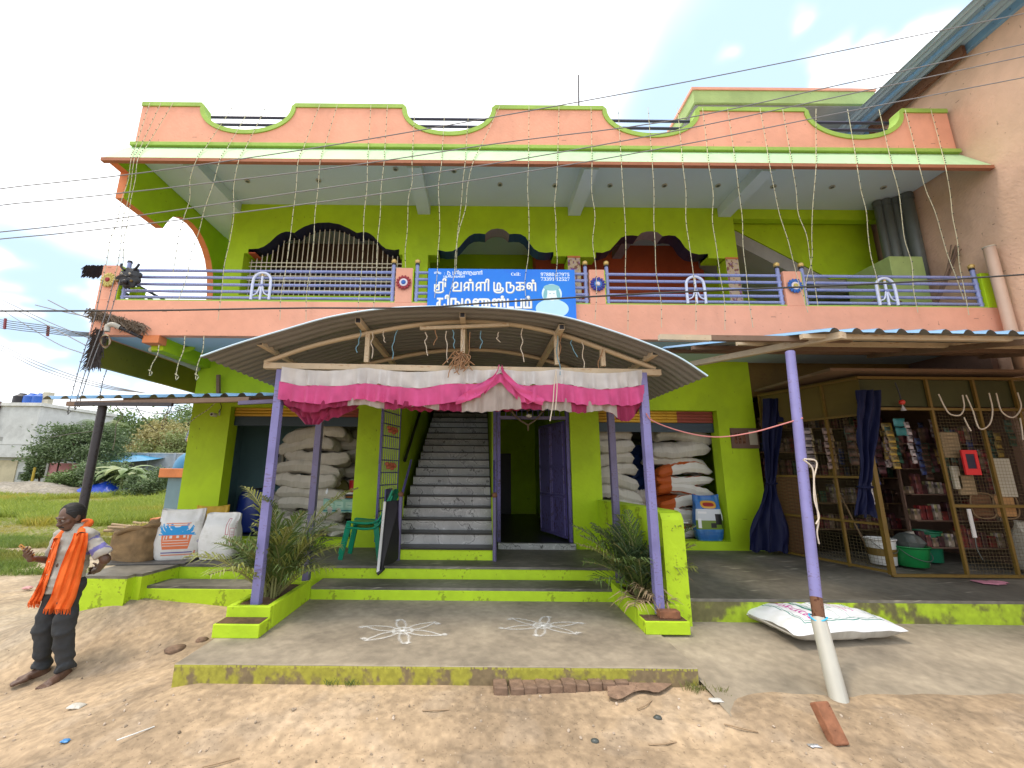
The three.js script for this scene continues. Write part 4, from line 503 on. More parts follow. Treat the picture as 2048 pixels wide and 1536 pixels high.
// ================================================================ sign board on the balcony rail
{
  const gl = {                                                     // letter strokes on a 100 unit body, baseline at 100
    pa: [82, 'M10 0 V100 H72 V0'], ma: [100, 'M10 0 V100 H88 V42 Q86 10 66 10 Q46 12 46 42 V100'], ta: [80, 'M10 0 V100 H78'],
    nna: [165, 'M34 72 A17 17 0 1 0 33 72 M17 62 Q8 8 38 8 Q60 8 60 44 V100 M60 44 Q62 8 84 8 Q106 8 106 44 V100 M106 8 H152 M146 8 V100'], na: [122, 'M34 74 A17 17 0 1 0 33 74 M17 64 Q8 8 42 8 Q68 8 68 48 V100 M68 8 H112 M106 8 V100'],
    va: [108, 'M14 62 Q12 8 44 8 Q66 10 60 42 Q52 70 30 62 Q14 76 14 100 H98 V4'], lla: [118, 'M14 62 Q12 8 44 8 Q64 10 60 42 Q52 70 30 62 Q14 78 16 100 M60 42 V100 M60 8 H110 M104 8 V100'],
    ka: [104, 'M4 6 H98 M50 6 V100 M50 50 Q92 34 94 64 Q92 92 66 82 M50 52 Q12 44 10 72 Q12 100 50 86'], ra: [70, 'M12 100 V6 H60 V100'], ru: [104, 'M14 96 V6 H58 V70 M58 40 Q98 30 96 66 Q94 120 52 120 Q16 120 14 96'],
    mu: [124, 'M10 0 V92 H80 V42 Q78 12 62 12 Q46 14 46 42 V92 M80 70 Q112 60 110 86 Q104 122 58 120 Q16 120 12 96'], tha: [96, 'M6 6 H70 M34 6 V70 Q34 98 60 96 Q88 92 84 60 M34 44 Q8 40 10 72 Q14 104 44 112 Q70 116 84 108'],
    sri: [150, 'M12 30 V92 H56 V4 M56 40 Q30 30 28 66 M56 8 H104 M98 8 V92 M98 -8 Q96 -34 120 -30 Q134 -20 120 -6 M12 92 Q8 122 50 120 Q100 122 104 94 M122 8 V60'], i: [22, 'M-12 8 V-8 Q-14 -30 8 -28 Q20 -22 14 -4 V100'], dot: [0, 'M-52 -26 A7 7 0 1 0 -51 -26'], aa: [66, 'M8 100 V6 H56 V100'], sp: [44, ''],
  };
  const write = (g, word, x, y, s, lw, col) => { for (const k of word.split(' ')) { const [w, d] = gl[k]; g.save(); g.translate(x, y); g.scale(s, s); g.lineWidth = lw / s; g.strokeStyle = col; g.lineCap = 'butt'; g.lineJoin = 'round'; if (d) g.stroke(new Path2D(d)); g.restore(); x += (w + (w ? 10 : 0)) * s; } return x; };
  const t = canvasTex(1536, 560, (g, w, h) => {
    g.fillStyle = '#0a72e0'; g.fillRect(0, 0, w, h); const l = rng(3); for (let i = 0; i < 60; i++) { g.fillStyle = `rgba(20,140,240,0.05)`; g.beginPath(); g.arc(l() * w, l() * h, 60 + 160 * l(), 0, 7); g.fill(); }
    const W2 = '#f3f6fb';
    write(g, 'ka i sp', 60, 38, 0.18, 4, W2); write(g, 'ra i ma', 92, 38, 0.2, 4, W2); g.fillStyle = W2; g.fillRect(168, 44, 5, 5); g.fillRect(168, 58, 5, 5);
    write(g, 'ru sp pa ra i ma lla aa ru ma aa ra i', 196, 28, 0.34, 6, W2); write(g, 'pa mu na i ya'.replace('ya', 'pa') + ' sp ka va na i ka ra dot', 160, 76, 0.2, 4, W2);
    g.font = 'bold 46px serif'; g.fillText('Cell:', 866, 70); g.font = 'bold 52px serif'; g.textAlign = 'right'; g.fillText('97880 27975', 1482, 72); g.fillText('73391 12527', 1482, 122); g.textAlign = 'left';
    for (const [c, lw, o] of [['#a9a48e', 20, 3], ['#f6f4ee', 14, 0]]) { let x = write(g, 'sri sp', 60 + o, 140 + o, 0.98, lw, c); x = write(g, 'va lla dot lla i sp', 250 + o, 140 + o, 0.98, lw, c); write(g, 'mu ru ka na dot', 680 + o, 140 + o, 0.94, lw, c); x = write(g, 'tha i ru ma nna sp', 92 + o, 318 + o, 1.02, lw * 1.25, c); write(g, 'ma nna dot ta pa ma dot', 560 + o, 318 + o, 0.92, lw * 1.25, c); }
    // pale generic portrait in a round halo
    g.fillStyle = '#dceff4'; g.beginPath(); g.arc(1290, 262, 104, 0, 7); g.fill(); g.fillStyle = '#bfe3ea'; g.beginPath(); g.ellipse(1290, 420, 170, 100, 0, 0, 7); g.fill(); g.fillStyle = '#eaf6f6'; g.beginPath(); g.ellipse(1290, 270, 52, 66, 0, 0, 7); g.fill(); g.fillStyle = '#8fc3c6'; g.beginPath(); g.ellipse(1290, 196, 84, 34, 0, 0, 7); g.fill(); g.fillStyle = '#7fb9bf'; g.beginPath(); g.ellipse(1222, 270, 20, 62, 0.15, 0, 7); g.ellipse(1358, 270, 20, 62, -0.15, 0, 7); g.fill(); g.fillStyle = '#5d9aa6'; g.fillRect(1262, 258, 18, 5); g.fillRect(1302, 258, 18, 5); g.fillRect(1276, 306, 28, 4);
  });
  const z = -5.70, a = PZ(857, 537, z), b = PZ(1149, 540, z), c = PZ(1153, 645, z), y0 = 4.02;
  const S = thing('sign_board', 'blue printed sign board with white lettering fixed to balcony rail', 'sign', [(a.x + b.x) / 2, y0, z]);
  const H0 = a.y; W(S, 'printed_face', plane2([a.x, H0 - 0.83, z], [b.x, H0 - 0.83, z], [b.x, H0, z], [a.x, H0, z]), mat([1, 1, 1], { map: t, r: 0.45 })); W(S, 'backing', box(a.x, b.x, H0 - 0.83, H0 - 0.001, z - 0.03, z - 0.004), M.grey);
  for (const x of [a.x + 0.3, b.x - 0.3]) W(S, 'bracket', box(x - 0.02, x + 0.02, H0 - 0.2, H0 - 0.05, z - 0.10, z - 0.031), M.rusty);
}
// ================================================================ green chairs, leaning board
{
  const chair = (y, label) => {
    const c = thing('plastic_chair', label, 'chair', [-1.64, y, -6.28], 'two stacked green chairs'), q = (x, yy, z) => V(x, yy, z);
    const seat = grid(10, 10, (a, b) => V(-0.22 + 0.42 * a, 0.43 - 0.02 * a - 0.018 * Math.sin(a * Math.PI) * Math.sin(b * Math.PI) - 0.03 * Math.pow(Math.max(0, 0.15 - a) / 0.15, 2), -0.2 + 0.4 * b)); part(c, 'seat', seat, M.plastic); const s2 = seat.clone(); s2.translate(0, -0.012, 0); part(c, 'seat_underside', s2, M.plastic);
    const back = grid(12, 12, (a, b) => { const h = b, x = 0.20 + 0.19 * h + 0.05 * Math.sin((a - 0.5) * 3) * 0 - 0.03 * Math.cos((a - 0.5) * Math.PI) + 0.03; return V(x, 0.44 + 0.43 * h - 0.04 * Math.pow(Math.abs(a - 0.5) * 2, 3) * h, (-0.2 + 0.4 * a) * (1 - 0.05 * h)); }); part(c, 'backrest', back, M.plastic);
    for (const s of [-1, 1]) { part(c, 'leg', bar(q(-0.19, 0.43, s * 0.185), q(-0.27, 0, s * 0.22), 0.065, 0.03, 0.008), M.plastic); part(c, 'leg', bar(q(0.19, 0.43, s * 0.185), q(0.27, 0, s * 0.21), 0.065, 0.03, 0.008), M.plastic); part(c, 'side_rail', tube([q(-0.21, 0.425, s * 0.2), q(0.1, 0.41, s * 0.2), q(0.22, 0.45, s * 0.2), q(0.33, 0.68, s * 0.195), q(0.40, 0.86, s * 0.18)], 0.018, 24, 6), M.plastic); }
    return c;
  };
  chair(YP, 'lower green plastic chair of stack beside stair gate'); chair(YP + 0.075, 'upper green plastic chair of stack beside stair gate');
  const P1 = thing('folded_board', 'black board with white edge leaning beside the stair newel', 'board', [-1.35, 0.63, -5.75]); const a = PZ(757, 1146, -5.66), b = PZ(771, 1003, -6.0), c = PZ(796, 1000, -6.12), d = PZ(792, 1118, -5.98);
  const th = V(0.03, 0, -0.01); const sh = [a, b, c, d]; const tri = (l) => { const p = []; for (const [i, j, k] of l) for (const e of [i, j, k]) p.push(e.x, e.y, e.z); const g = new THREE.BufferGeometry(); g.setAttribute('position', new THREE.Float32BufferAttribute(p, 3)); g.computeVertexNormals(); return uvw(g); }; const B2 = sh.map((v) => v.clone().add(th));
  W(P1, 'panel', tri([[a, b, c], [a, c, d], [B2[0], B2[2], B2[1]], [B2[0], B2[3], B2[2]], [a, d, B2[3]], [a, B2[3], B2[0]], [b, B2[1], B2[2]], [b, B2[2], c], [c, B2[2], B2[3]], [c, B2[3], d]]), M.black); W(P1, 'white_edge', bar(a.clone().add(V(-0.006, 0.01, 0.012)), b.clone().add(V(-0.006, 0, 0.012)), 0.036, 0.02, 0.006), M.white); W(P1, 'black_foot', cyl(a.clone().add(V(-0.012, -0.012, 0.02)), a.clone().add(V(0.04, 0.03, -0.01)), 0.02, 0.02, 8), M.black);
}
// ================================================================ sacks on the platform
function printed(w, h, bg, draw) { const t0 = canvasTex(w, h, (g) => { g.fillStyle = bg; g.fillRect(0, 0, w, h); const r = rng(w + h); for (let i = 0; i < 500; i++) { g.fillStyle = r() < 0.5 ? 'rgba(255,255,255,0.04)' : 'rgba(90,80,60,0.035)'; g.fillRect(r() * w, r() * h, r() * 60, r() * 60); } draw(g, w, h); }); t0.wrapS = THREE.RepeatWrapping; return t0; }
function standSack(name, label, x, y, z, w, h, d, ry, mtl, seed, map, tie = true, lean = 0) {
  const s = thing(name, label, 'sack', [x, y, z]); s.rotation.set(lean, ry, 0, 'YXZ');
  const f = grid(48, 30, (a, b) => { const th = a * 6.283, yy = b, top = sst(0.70, 0.97, yy), n = fbm(a * 6 + seed, yy * 5, 3, seed, 0), fo = Math.sin(a * 6.283 * 9 + seed) * 0.012 * sst(0.6, 0.9, yy); const c = Math.cos(th), sn = Math.sin(th), pw = 0.55, cx = Math.sign(c) * Math.pow(Math.abs(c), pw), cz = Math.sign(sn) * Math.pow(Math.abs(sn), pw); const bulge = 0.90 + 0.13 * Math.sin(Math.min(1, yy / 0.75) * Math.PI) - 0.06 * (1 - sst(0, 0.08, yy)); const nn = (n - 0.5) * 0.06; const flat = lerp(1, 0.22, top); return V(cx * w / 2 * (bulge + nn) * (1 + 0.04 * top), yy * h + 0.012 * Math.sin(th * 2 + seed) * top, cz * d / 2 * (bulge + nn) * flat + fo * (1 - 0.4 * top)); }, map ? (a, b) => [(1.0 - a) * 2 - 0.0, b] : (a, b) => [a * 2 * (w + d), b * h]);
  part(s, 'body', f, mtl); const bot = new THREE.CircleGeometry(0.5, 20); bot.scale(w * 0.86, d * 0.86, 1); bot.rotateX(Math.PI / 2); bot.translate(0, 0.004, 0); part(s, 'base', bot, mtl); return s;
}
{
  const red = printed(512, 512, '#e6e4e0', (g) => { g.strokeStyle = '#c07a80'; g.lineWidth = 7; g.strokeRect(300, 70, 26, 170); g.strokeRect(345, 170, 60, 150); g.strokeRect(372, 320, 70, 70); g.fillStyle = '#b98a92'; g.font = 'bold 40px sans-serif'; g.save(); g.translate(425, 90); g.rotate(Math.PI / 2); g.fillText('RICE', 0, 0); g.restore(); for (let i = 0; i < 6; i++) g.fillRect(356, 200 + i * 18, 44, 7); });
  const tub = printed(512, 512, '#dedbd6', (g) => { const r = rng(8); g.fillStyle = '#2596d8'; for (let i = 0; i < 60; i++) { const a = -Math.PI * r(), L = 20 + 110 * r(); g.save(); g.translate(250 + 60 * (r() - 0.5), 250); g.rotate(a); g.fillRect(10, -5, L, 6 + 9 * r()); g.restore(); } g.fillStyle = '#e27a4c'; g.beginPath(); g.moveTo(180, 250); g.lineTo(320, 250); g.lineTo(300, 390); g.lineTo(200, 390); g.fill(); g.fillStyle = '#dedbd6'; for (let i = 0; i < 3; i++) g.fillRect(198, 300 + i * 26, 100, 6); for (let i = 0; i < 6; i++) g.fillRect(200 + i * 18, 255, 7, 20 + 22 * r()); g.fillStyle = '#4a3a90'; g.font = 'bold 34px serif'; g.fillText('On', 372, 330); g.fillRect(190, 418, 150, 10); g.fillStyle = '#d88a6c'; g.fillRect(190, 440, 190, 12); g.fillRect(210, 150, 90, 8); g.fillRect(190, 130, 120, 10); g.fillRect(355, 410, 22, 40); });
  const pm = (t) => mat([0.92, 0.92, 0.92], { map: t, r: 0.65, bump: T.weave, bs: 0.001 });
  standSack('rice_sack', 'white sack printed with orange tub and blue splash', -4.12, YP, -6.02, 0.56, 0.66, 0.34, 0.35, pm(tub), 7, true);
  standSack('rice_sack', 'plain white sack with red line print beside the palm', -3.62, YP, -6.10, 0.48, 0.60, 0.36, 0.15, pm(red), 12, true, true, -0.08);
  standSack('feed_sack', 'yellow sack standing behind the white printed sacks', -3.92, YP, -6.34, 0.46, 0.68, 0.22, 0.3, M.yellowBag, 15);
  const bs = (label, x, z, w, h, ry, seed, fill) => {                 // open jute sack with rolled rim
    const s = thing('jute_sack', label, 'sack', [x, YP + 0.006, z]); s.rotation.y = ry;
    part(s, 'body', grid(44, 22, (a, b) => { const th = a * 6.283, c = Math.cos(th), sn = Math.sin(th), p = 0.62, n = fbm(a * 7 + seed, b * 4, 3, seed) - 0.5; const k = 0.94 + 0.1 * Math.sin(b * 2.6) + n * 0.14; return V(Math.sign(c) * Math.pow(Math.abs(c), p) * w / 2 * k, b * h * (1 + 0.16 * c), Math.sign(sn) * Math.pow(Math.abs(sn), p) * 0.20 * k); }, (a, b) => [a * 1.6, b * h]), M.burlap);
    const rim = []; for (let i = 0; i < 16; i++) { const th = i / 16 * 6.283; rim.push(V(Math.cos(th) * w / 2 * 1.0, h * (1 + 0.16 * Math.cos(th)) + 0.015 * Math.sin(i * 2.3), Math.sin(th) * 0.20)); } part(s, 'rolled_rim', tube(rim, 0.036, 80, 8, true), M.burlap);
    part(s, 'contents', grid(14, 14, (a, b) => { const x2 = (a - 0.5) * w * 0.9, z2 = (b - 0.5) * 0.34; return V(x2, h * (0.93 + 0.16 * x2 / (w / 2)) + 0.05 * fbm(a * 9, b * 9, 2, seed + 3), z2); }), fill); return s;
  };
  bs('open jute sack of red chillies with rolled rim', -4.62, -5.93, 0.62, 0.40, -0.25, 21, mat([0.26, 0.02, 0.02], { r: 0.5, bump: T.dirtB, bs: 0.03 })); bs('open jute sack behind the chilli sack', -4.52, -6.36, 0.5, 0.50, 0.1, 25, mat([0.30, 0.18, 0.08], { r: 0.8 }));
  solo('scale_plate', 'dark steel weighing plate lying under the jute sacks', 'scale', uvw(at(new RoundedBoxGeometry(1.05, 0.02, 0.62, 2, 0.006), -4.36, YP + 0.012, -5.95, 0.12)), mat([0.16, 0.155, 0.155], { r: 0.5, map: T.conc }));
  // sack lying flat on the apron
  const text = canvasTex(1024, 640, (g, w, h) => {
    g.fillStyle = '#eef0f4'; g.fillRect(0, 0, w, h); g.strokeStyle = '#2f8577'; g.lineWidth = 9; g.strokeRect(150, 70, 740, 500); g.lineWidth = 5; g.strokeRect(172, 92, 696, 456);
    g.save(); g.translate(300, 520); g.rotate(-Math.PI / 2); g.fillStyle = '#c2239a'; g.font = 'bold 92px sans-serif'; g.fillText('SIVECICEI', -20, 0); g.restore();
    g.fillStyle = '#3d8a7d'; g.fillRect(350, 110, 36, 430); g.fillRect(400, 110, 8, 430); g.fillRect(420, 110, 8, 430); g.save(); g.translate(600, 470); g.rotate(-Math.PI / 2); g.fillStyle = '#3d8a7d'; g.font = 'bold 44px sans-serif'; g.fillText('EXOBOTO', 0, 0); g.restore(); g.fillStyle = '#c25aa8'; for (let i = 0; i < 4; i++) g.fillRect(680 + i * 30, 200 + (i % 2) * 40, 8, 250); g.fillStyle = '#7aa89f'; g.fillRect(540, 110, 5, 430); g.fillRect(640, 110, 5, 430);
  });
  const s = thing('fertiliser_sack', 'white sack with magenta lettering lying flat on the apron', 'sack', [3.40, 0.466, -4.50]); s.rotation.y = 0.12; const [A, Bq] = pillow(1.16, 0.24, 0.70, 31, 40, 26, true); part(s, 'printed_top', A, mat([0.9, 0.9, 0.9], { map: text, r: 0.5, bump: T.weave, bs: 0.0005 })); part(s, 'underside', Bq, M.sack);
  for (const sg of [-1, 1]) part(s, 'stitched_end', tube([V(sg * 0.56, 0.09, -0.31), V(sg * 0.585, 0.10, 0), V(sg * 0.56, 0.08, 0.31)], 0.008, 12, 5), M.sack);
}

// ================================================================ inside the shops
{
  const r = rng(901);
  // a lying sack as one shared geometry per variant
  const vars = [1, 2, 3, 4, 5, 6].map((k) => pillow(0.86, 0.235, 0.5, 40 + k, 30, 20, false, true));
  const stack = (name, label, group, x, y0, z, n, h, mtl, ry = 0, w = 1, jit = 0.05) => { for (let i = 0; i < n; i++) { const m = new THREE.Mesh(vars[Math.floor(r() * 6)], mtl); m.name = numbered(name); m.position.set(x + (r() - 0.5) * jit * 2, y0 + i * h - 0.005, z + (r() - 0.5) * jit); m.rotation.set((r() - 0.5) * 0.04, ry + (r() - 0.5) * 0.16, (r() - 0.5) * 0.07); m.scale.set(w * (0.93 + 0.14 * r()), 1.02 + 0.12 * r(), 0.92 + 0.16 * r()); m.userData = { label, category: 'sack', group }; scene.add(m); } };
  // left shop
  stack('grain_sack', 'grey white grain sack in tall stack left of purple post', 'main stack in left shop', -2.98, 0.89, -7.62, 9, 0.20, M.sack2, 0, 1.3, 0.09); stack('grain_sack', 'dusty sack in low row under the meter boards', 'sacks under the meters', -3.80, 0.89, -8.0, 3, 0.19, M.sack2, 0.1, 0.9); stack('grain_sack', 'pale sack in stack against the left shop right wall', 'right stack in left shop', -2.10, 0.89, -8.05, 9, 0.205, M.sack2, 0.15, 1.15, 0.09); stack('grain_sack', 'grain sack at back of left shop near ceiling', 'back stack in left shop', -2.9, 0.89, -9.0, 11, 0.19, M.sack2, 0.1, 1.2);
  stack('grain_sack', 'slumped pale sack beside blue drum in left shop', 'low stack in left shop', -3.95, 0.89, -8.2, 3, 0.2, M.sack2, 0.4, 0.7);
  { const q = V(-4.1, 0.885, -7.75), d = thing('plastic_drum', 'blue plastic drum inside left shop by the wall', 'drum', q.toArray()); part(d, 'barrel', new THREE.LatheGeometry([[0, 0], [0.2, 0], [0.24, 0.05], [0.25, 0.35], [0.23, 0.62], [0.17, 0.72], [0, 0.74]].map(([a, b]) => new THREE.Vector2(a, b)), 24), mat([0.01, 0.03, 0.22], { r: 0.4 })); part(d, 'lid', cyl(V(0, 0.73, 0), V(0, 0.76, 0), 0.13, 0.13, 18), M.black); }
  for (let i = 0; i < 5; i++) solo('empty_sack', 'crumpled empty white sack heaped on left shop floor', 'sack', at(pillow(0.5, 0.16, 0.42, 70 + i, 16, 12), -3.0 + i * 0.16 + (r() - 0.5) * 0.1, 0.885 + (i % 2) * 0.07, -7.42 - (i % 3) * 0.1, r() * 3, 0, (r() - 0.5) * 0.4), M.sack, 'crumpled sacks on the floor');
  { const q = PZ(690, 1040, -7.55), t = thing('small_table', 'small table under a pale green printed cloth', 'table', [-2.42, 0.885, -7.62]); const cl = canvasTex(256, 128, (g, w, h) => { g.fillStyle = '#9cc7b4'; g.fillRect(0, 0, w, h); g.fillStyle = '#3a7f8c'; g.fillRect(0, 10, w, 14); g.fillStyle = '#b8d8c6'; for (let i = 0; i < 3; i++) g.fillRect(14 + i * 82, 46, 62, 56); g.fillStyle = '#7fae9c'; for (let i = 0; i < 3; i++) g.fillRect(28 + i * 82, 62, 34, 6); });
    part(t, 'cloth', grid(24, 8, (a, b) => V(-0.28 + 0.56 * a, 0.60 - 0.22 * b, 0.2 + 0.015 * Math.sin(a * 22) * b)), mat([0.8, 0.8, 0.8], { map: cl, r: 0.85 })); part(t, 'table_top', box(-0.28, 0.28, 0.59, 0.61, -0.2, 0.2), M.teal); for (const [x, z] of [[-0.24, 0.16], [0.24, 0.16], [-0.24, -0.16], [0.24, -0.16]]) part(t, 'leg', cyl(V(x, 0, z), V(x, 0.59, z), 0.013, 0.013, 8), M.pipeGrey); part(t, 'stretcher', cyl(V(-0.24, 0.12, 0.16), V(0.24, 0.12, 0.16), 0.009, 0.009, 6), M.pipeGrey); }
  solo('red_box', 'red plastic tub on stacked books in left shop', 'tub', at(new THREE.CylinderGeometry(0.115, 0.095, 0.2, 4, 1), -2.23, 1.70, -7.62, 0.78), mat([0.40, 0.015, 0.02], { r: 0.45 })); for (let k = 0; k < 3; k++) solo('ledger_book', ['white ledger on top of small table pile', 'black ledger in small table pile', 'orange ledger under small table pile'][k], 'book', uvw(at(new RoundedBoxGeometry(0.26, 0.03, 0.2, 2, 0.004), -2.28 - 0.02 * k, 1.58 - k * 0.032, -7.60, 0.2 * k)), [M.white, M.black, M.orangeBag][k]);
  solo('olive_bag', 'olive green cloth bag slumped on the small table', 'bag', at(pillow(0.36, 0.34, 0.26, 88, 18, 14), -2.55, 1.5, -7.72, 0.3), mat([0.10, 0.095, 0.02], { r: 0.9, map: T.cloth })); solo('clear_bottle', 'small clear plastic bottle on the small table', 'bottle', at(new THREE.LatheGeometry([[0, 0], [0.03, 0], [0.03, 0.11], [0.012, 0.15], [0.012, 0.18], [0, 0.18]].map(([a, b]) => new THREE.Vector2(a, b)), 14), -2.66, 1.5, -7.45), mat([0.7, 0.72, 0.75], { r: 0.2 }));
  for (const [x, y, w, h, l] of [[-4.0, 2.05, 0.32, 0.4, 'white electricity meter board on left shop wall'], [-3.62, 2.0, 0.34, 0.42, 'grey switch panel beside meter in left shop'], [-3.88, 1.68, 0.4, 0.16, 'small dark fuse box below meter in left shop']]) { const b = thing('meter_box', l, 'electrical box', [x, y, -8.29]); part(b, 'case', box(-w / 2, w / 2, 0, h, 0.002, 0.09, 0.01), y > 1.9 ? M.cream : M.pipeGrey); part(b, 'cover', box(-w * 0.38, w * 0.38, h * 0.15, h * 0.85, 0.091, 0.10), M.grey); for (let k = 0; k < 3; k++) part(b, 'switch', box(-w * 0.25 + k * w * 0.2, -w * 0.25 + k * w * 0.2 + 0.03, h * 0.4, h * 0.55, 0.101, 0.112), M.black); }
  // right shop: white stack, orange striped stack, feed bag
  stack('flour_sack', 'white flour sack in stack beside right shop purple post', 'white stack in right shop', 2.36, 0.905, -7.58, 9, 0.205, M.sack, 0, 0.95, 0.09); stack('flour_sack', 'bulging white sack at top of orange striped stack', 'top sacks over orange stack', 3.58, 2.09, -7.62, 3, 0.225, M.sack, 0, 1.15, 0.09); stack('flour_sack', 'small white sack slumped on low pile in right shop', 'low pile in right shop', 2.88, 0.905, -7.9, 4, 0.19, M.sack, 0.5, 0.6); stack('flour_sack', 'dim white sack at the back of right shop', 'rear stack in right shop', 3.1, 0.905, -9.1, 9, 0.19, M.sack2, 0, 1.3); stack('blue_sack', 'dark blue sack wedged between right shop stacks', 'blue sacks in right shop', 3.12, 0.905, -8.3, 8, 0.19, mat([0.01, 0.03, 0.13], { r: 0.4, map: T.sack }), 0.2, 0.6);
  const os = printed(256, 256, '#dcd8d2', (g) => { g.fillStyle = '#b8561c'; g.fillRect(0, 0, 70, 256); g.beginPath(); g.moveTo(70, 60); g.lineTo(120, 128); g.lineTo(70, 200); g.fill(); g.fillRect(70, 210, 190, 24); g.fillRect(70, 20, 190, 22); g.fillStyle = '#3b3f7a'; g.fillRect(140, 100, 80, 18); });
  const om = mat([0.9, 0.9, 0.9], { map: os, r: 0.55 }); for (let i = 0; i < 7; i++) { const [A, Bq] = pillow(0.98, 0.21, 0.5, 120 + i, 30, 20, true, true); const s = thing('feed_sack', 'orange and white striped feed sack in stack by feed bag', 'sack', [3.60 + (r() - 0.5) * 0.05, 0.905 + i * 0.172, -7.62 + (r() - 0.5) * 0.04], 'orange stack in right shop'); s.rotation.y = (r() - 0.5) * 0.08; part(s, 'upper_side', A, om); part(s, 'lower_side', Bq, om); }
  const fb = printed(256, 384, '#1a63b4', (g) => { g.fillStyle = '#d6dbe2'; g.fillRect(30, 120, 196, 170); g.fillStyle = '#6f8c2c'; g.fillRect(30, 215, 196, 75); g.fillStyle = '#202022'; g.fillRect(140, 160, 50, 90); g.fillRect(128, 236, 14, 40); g.fillRect(180, 236, 12, 40); g.fillStyle = '#efeff2'; g.fillRect(60, 200, 30, 80); g.fillRect(60, 140, 60, 18); g.fillStyle = '#d8a33a'; g.beginPath(); g.arc(128, 80, 36, 0, 7); g.fill(); g.fillStyle = '#a03030'; g.beginPath(); g.arc(128, 80, 18, 0, 7); g.fill(); g.fillStyle = '#0e4a92'; for (let i = 0; i < 6; i++) g.fillRect(20, 310 + i * 11, 216, 3); });
  { const s = standSack('feed_bag', 'blue cattle feed bag standing at right shop opening', 3.80, 0.906, -7.16, 0.46, 0.72, 0.2, 0, mat([0.9, 0.9, 0.9], { map: fb, r: 0.35 }), 33, true); }
  { const g2 = solo('foam_block', 'thin white foam block lying before the orange sacks', 'block', uvw(at(new RoundedBoxGeometry(0.2, 0.02, 0.12, 2, 0.004), 3.36, 1.18, -7.18)), M.white); }
  // notice between shop and grocery
  { const a = PZ(1460, 856, ZW + 0.02), b = PZ(1520, 897, ZW + 0.02); const n = thing('notice_board', 'dark brown notice board with white card on green pier', 'notice', [(a.x + b.x) / 2, b.y, ZW + 0.02]); W(n, 'board', box(a.x, b.x, b.y, a.y, ZW + 0.003, ZW + 0.02), M.brown); W(n, 'card', box(lerp(a.x, b.x, 0.66), lerp(a.x, b.x, 0.95), b.y + 0.06, a.y - 0.04, ZW + 0.0205, ZW + 0.024), M.cream); for (let k = 0; k < 3; k++) W(n, 'print_line', box(a.x + 0.05 + k * 0.07, a.x + 0.10 + k * 0.07, b.y + 0.08, a.y - 0.08, ZW + 0.0205, ZW + 0.022), M.rusty); }
}
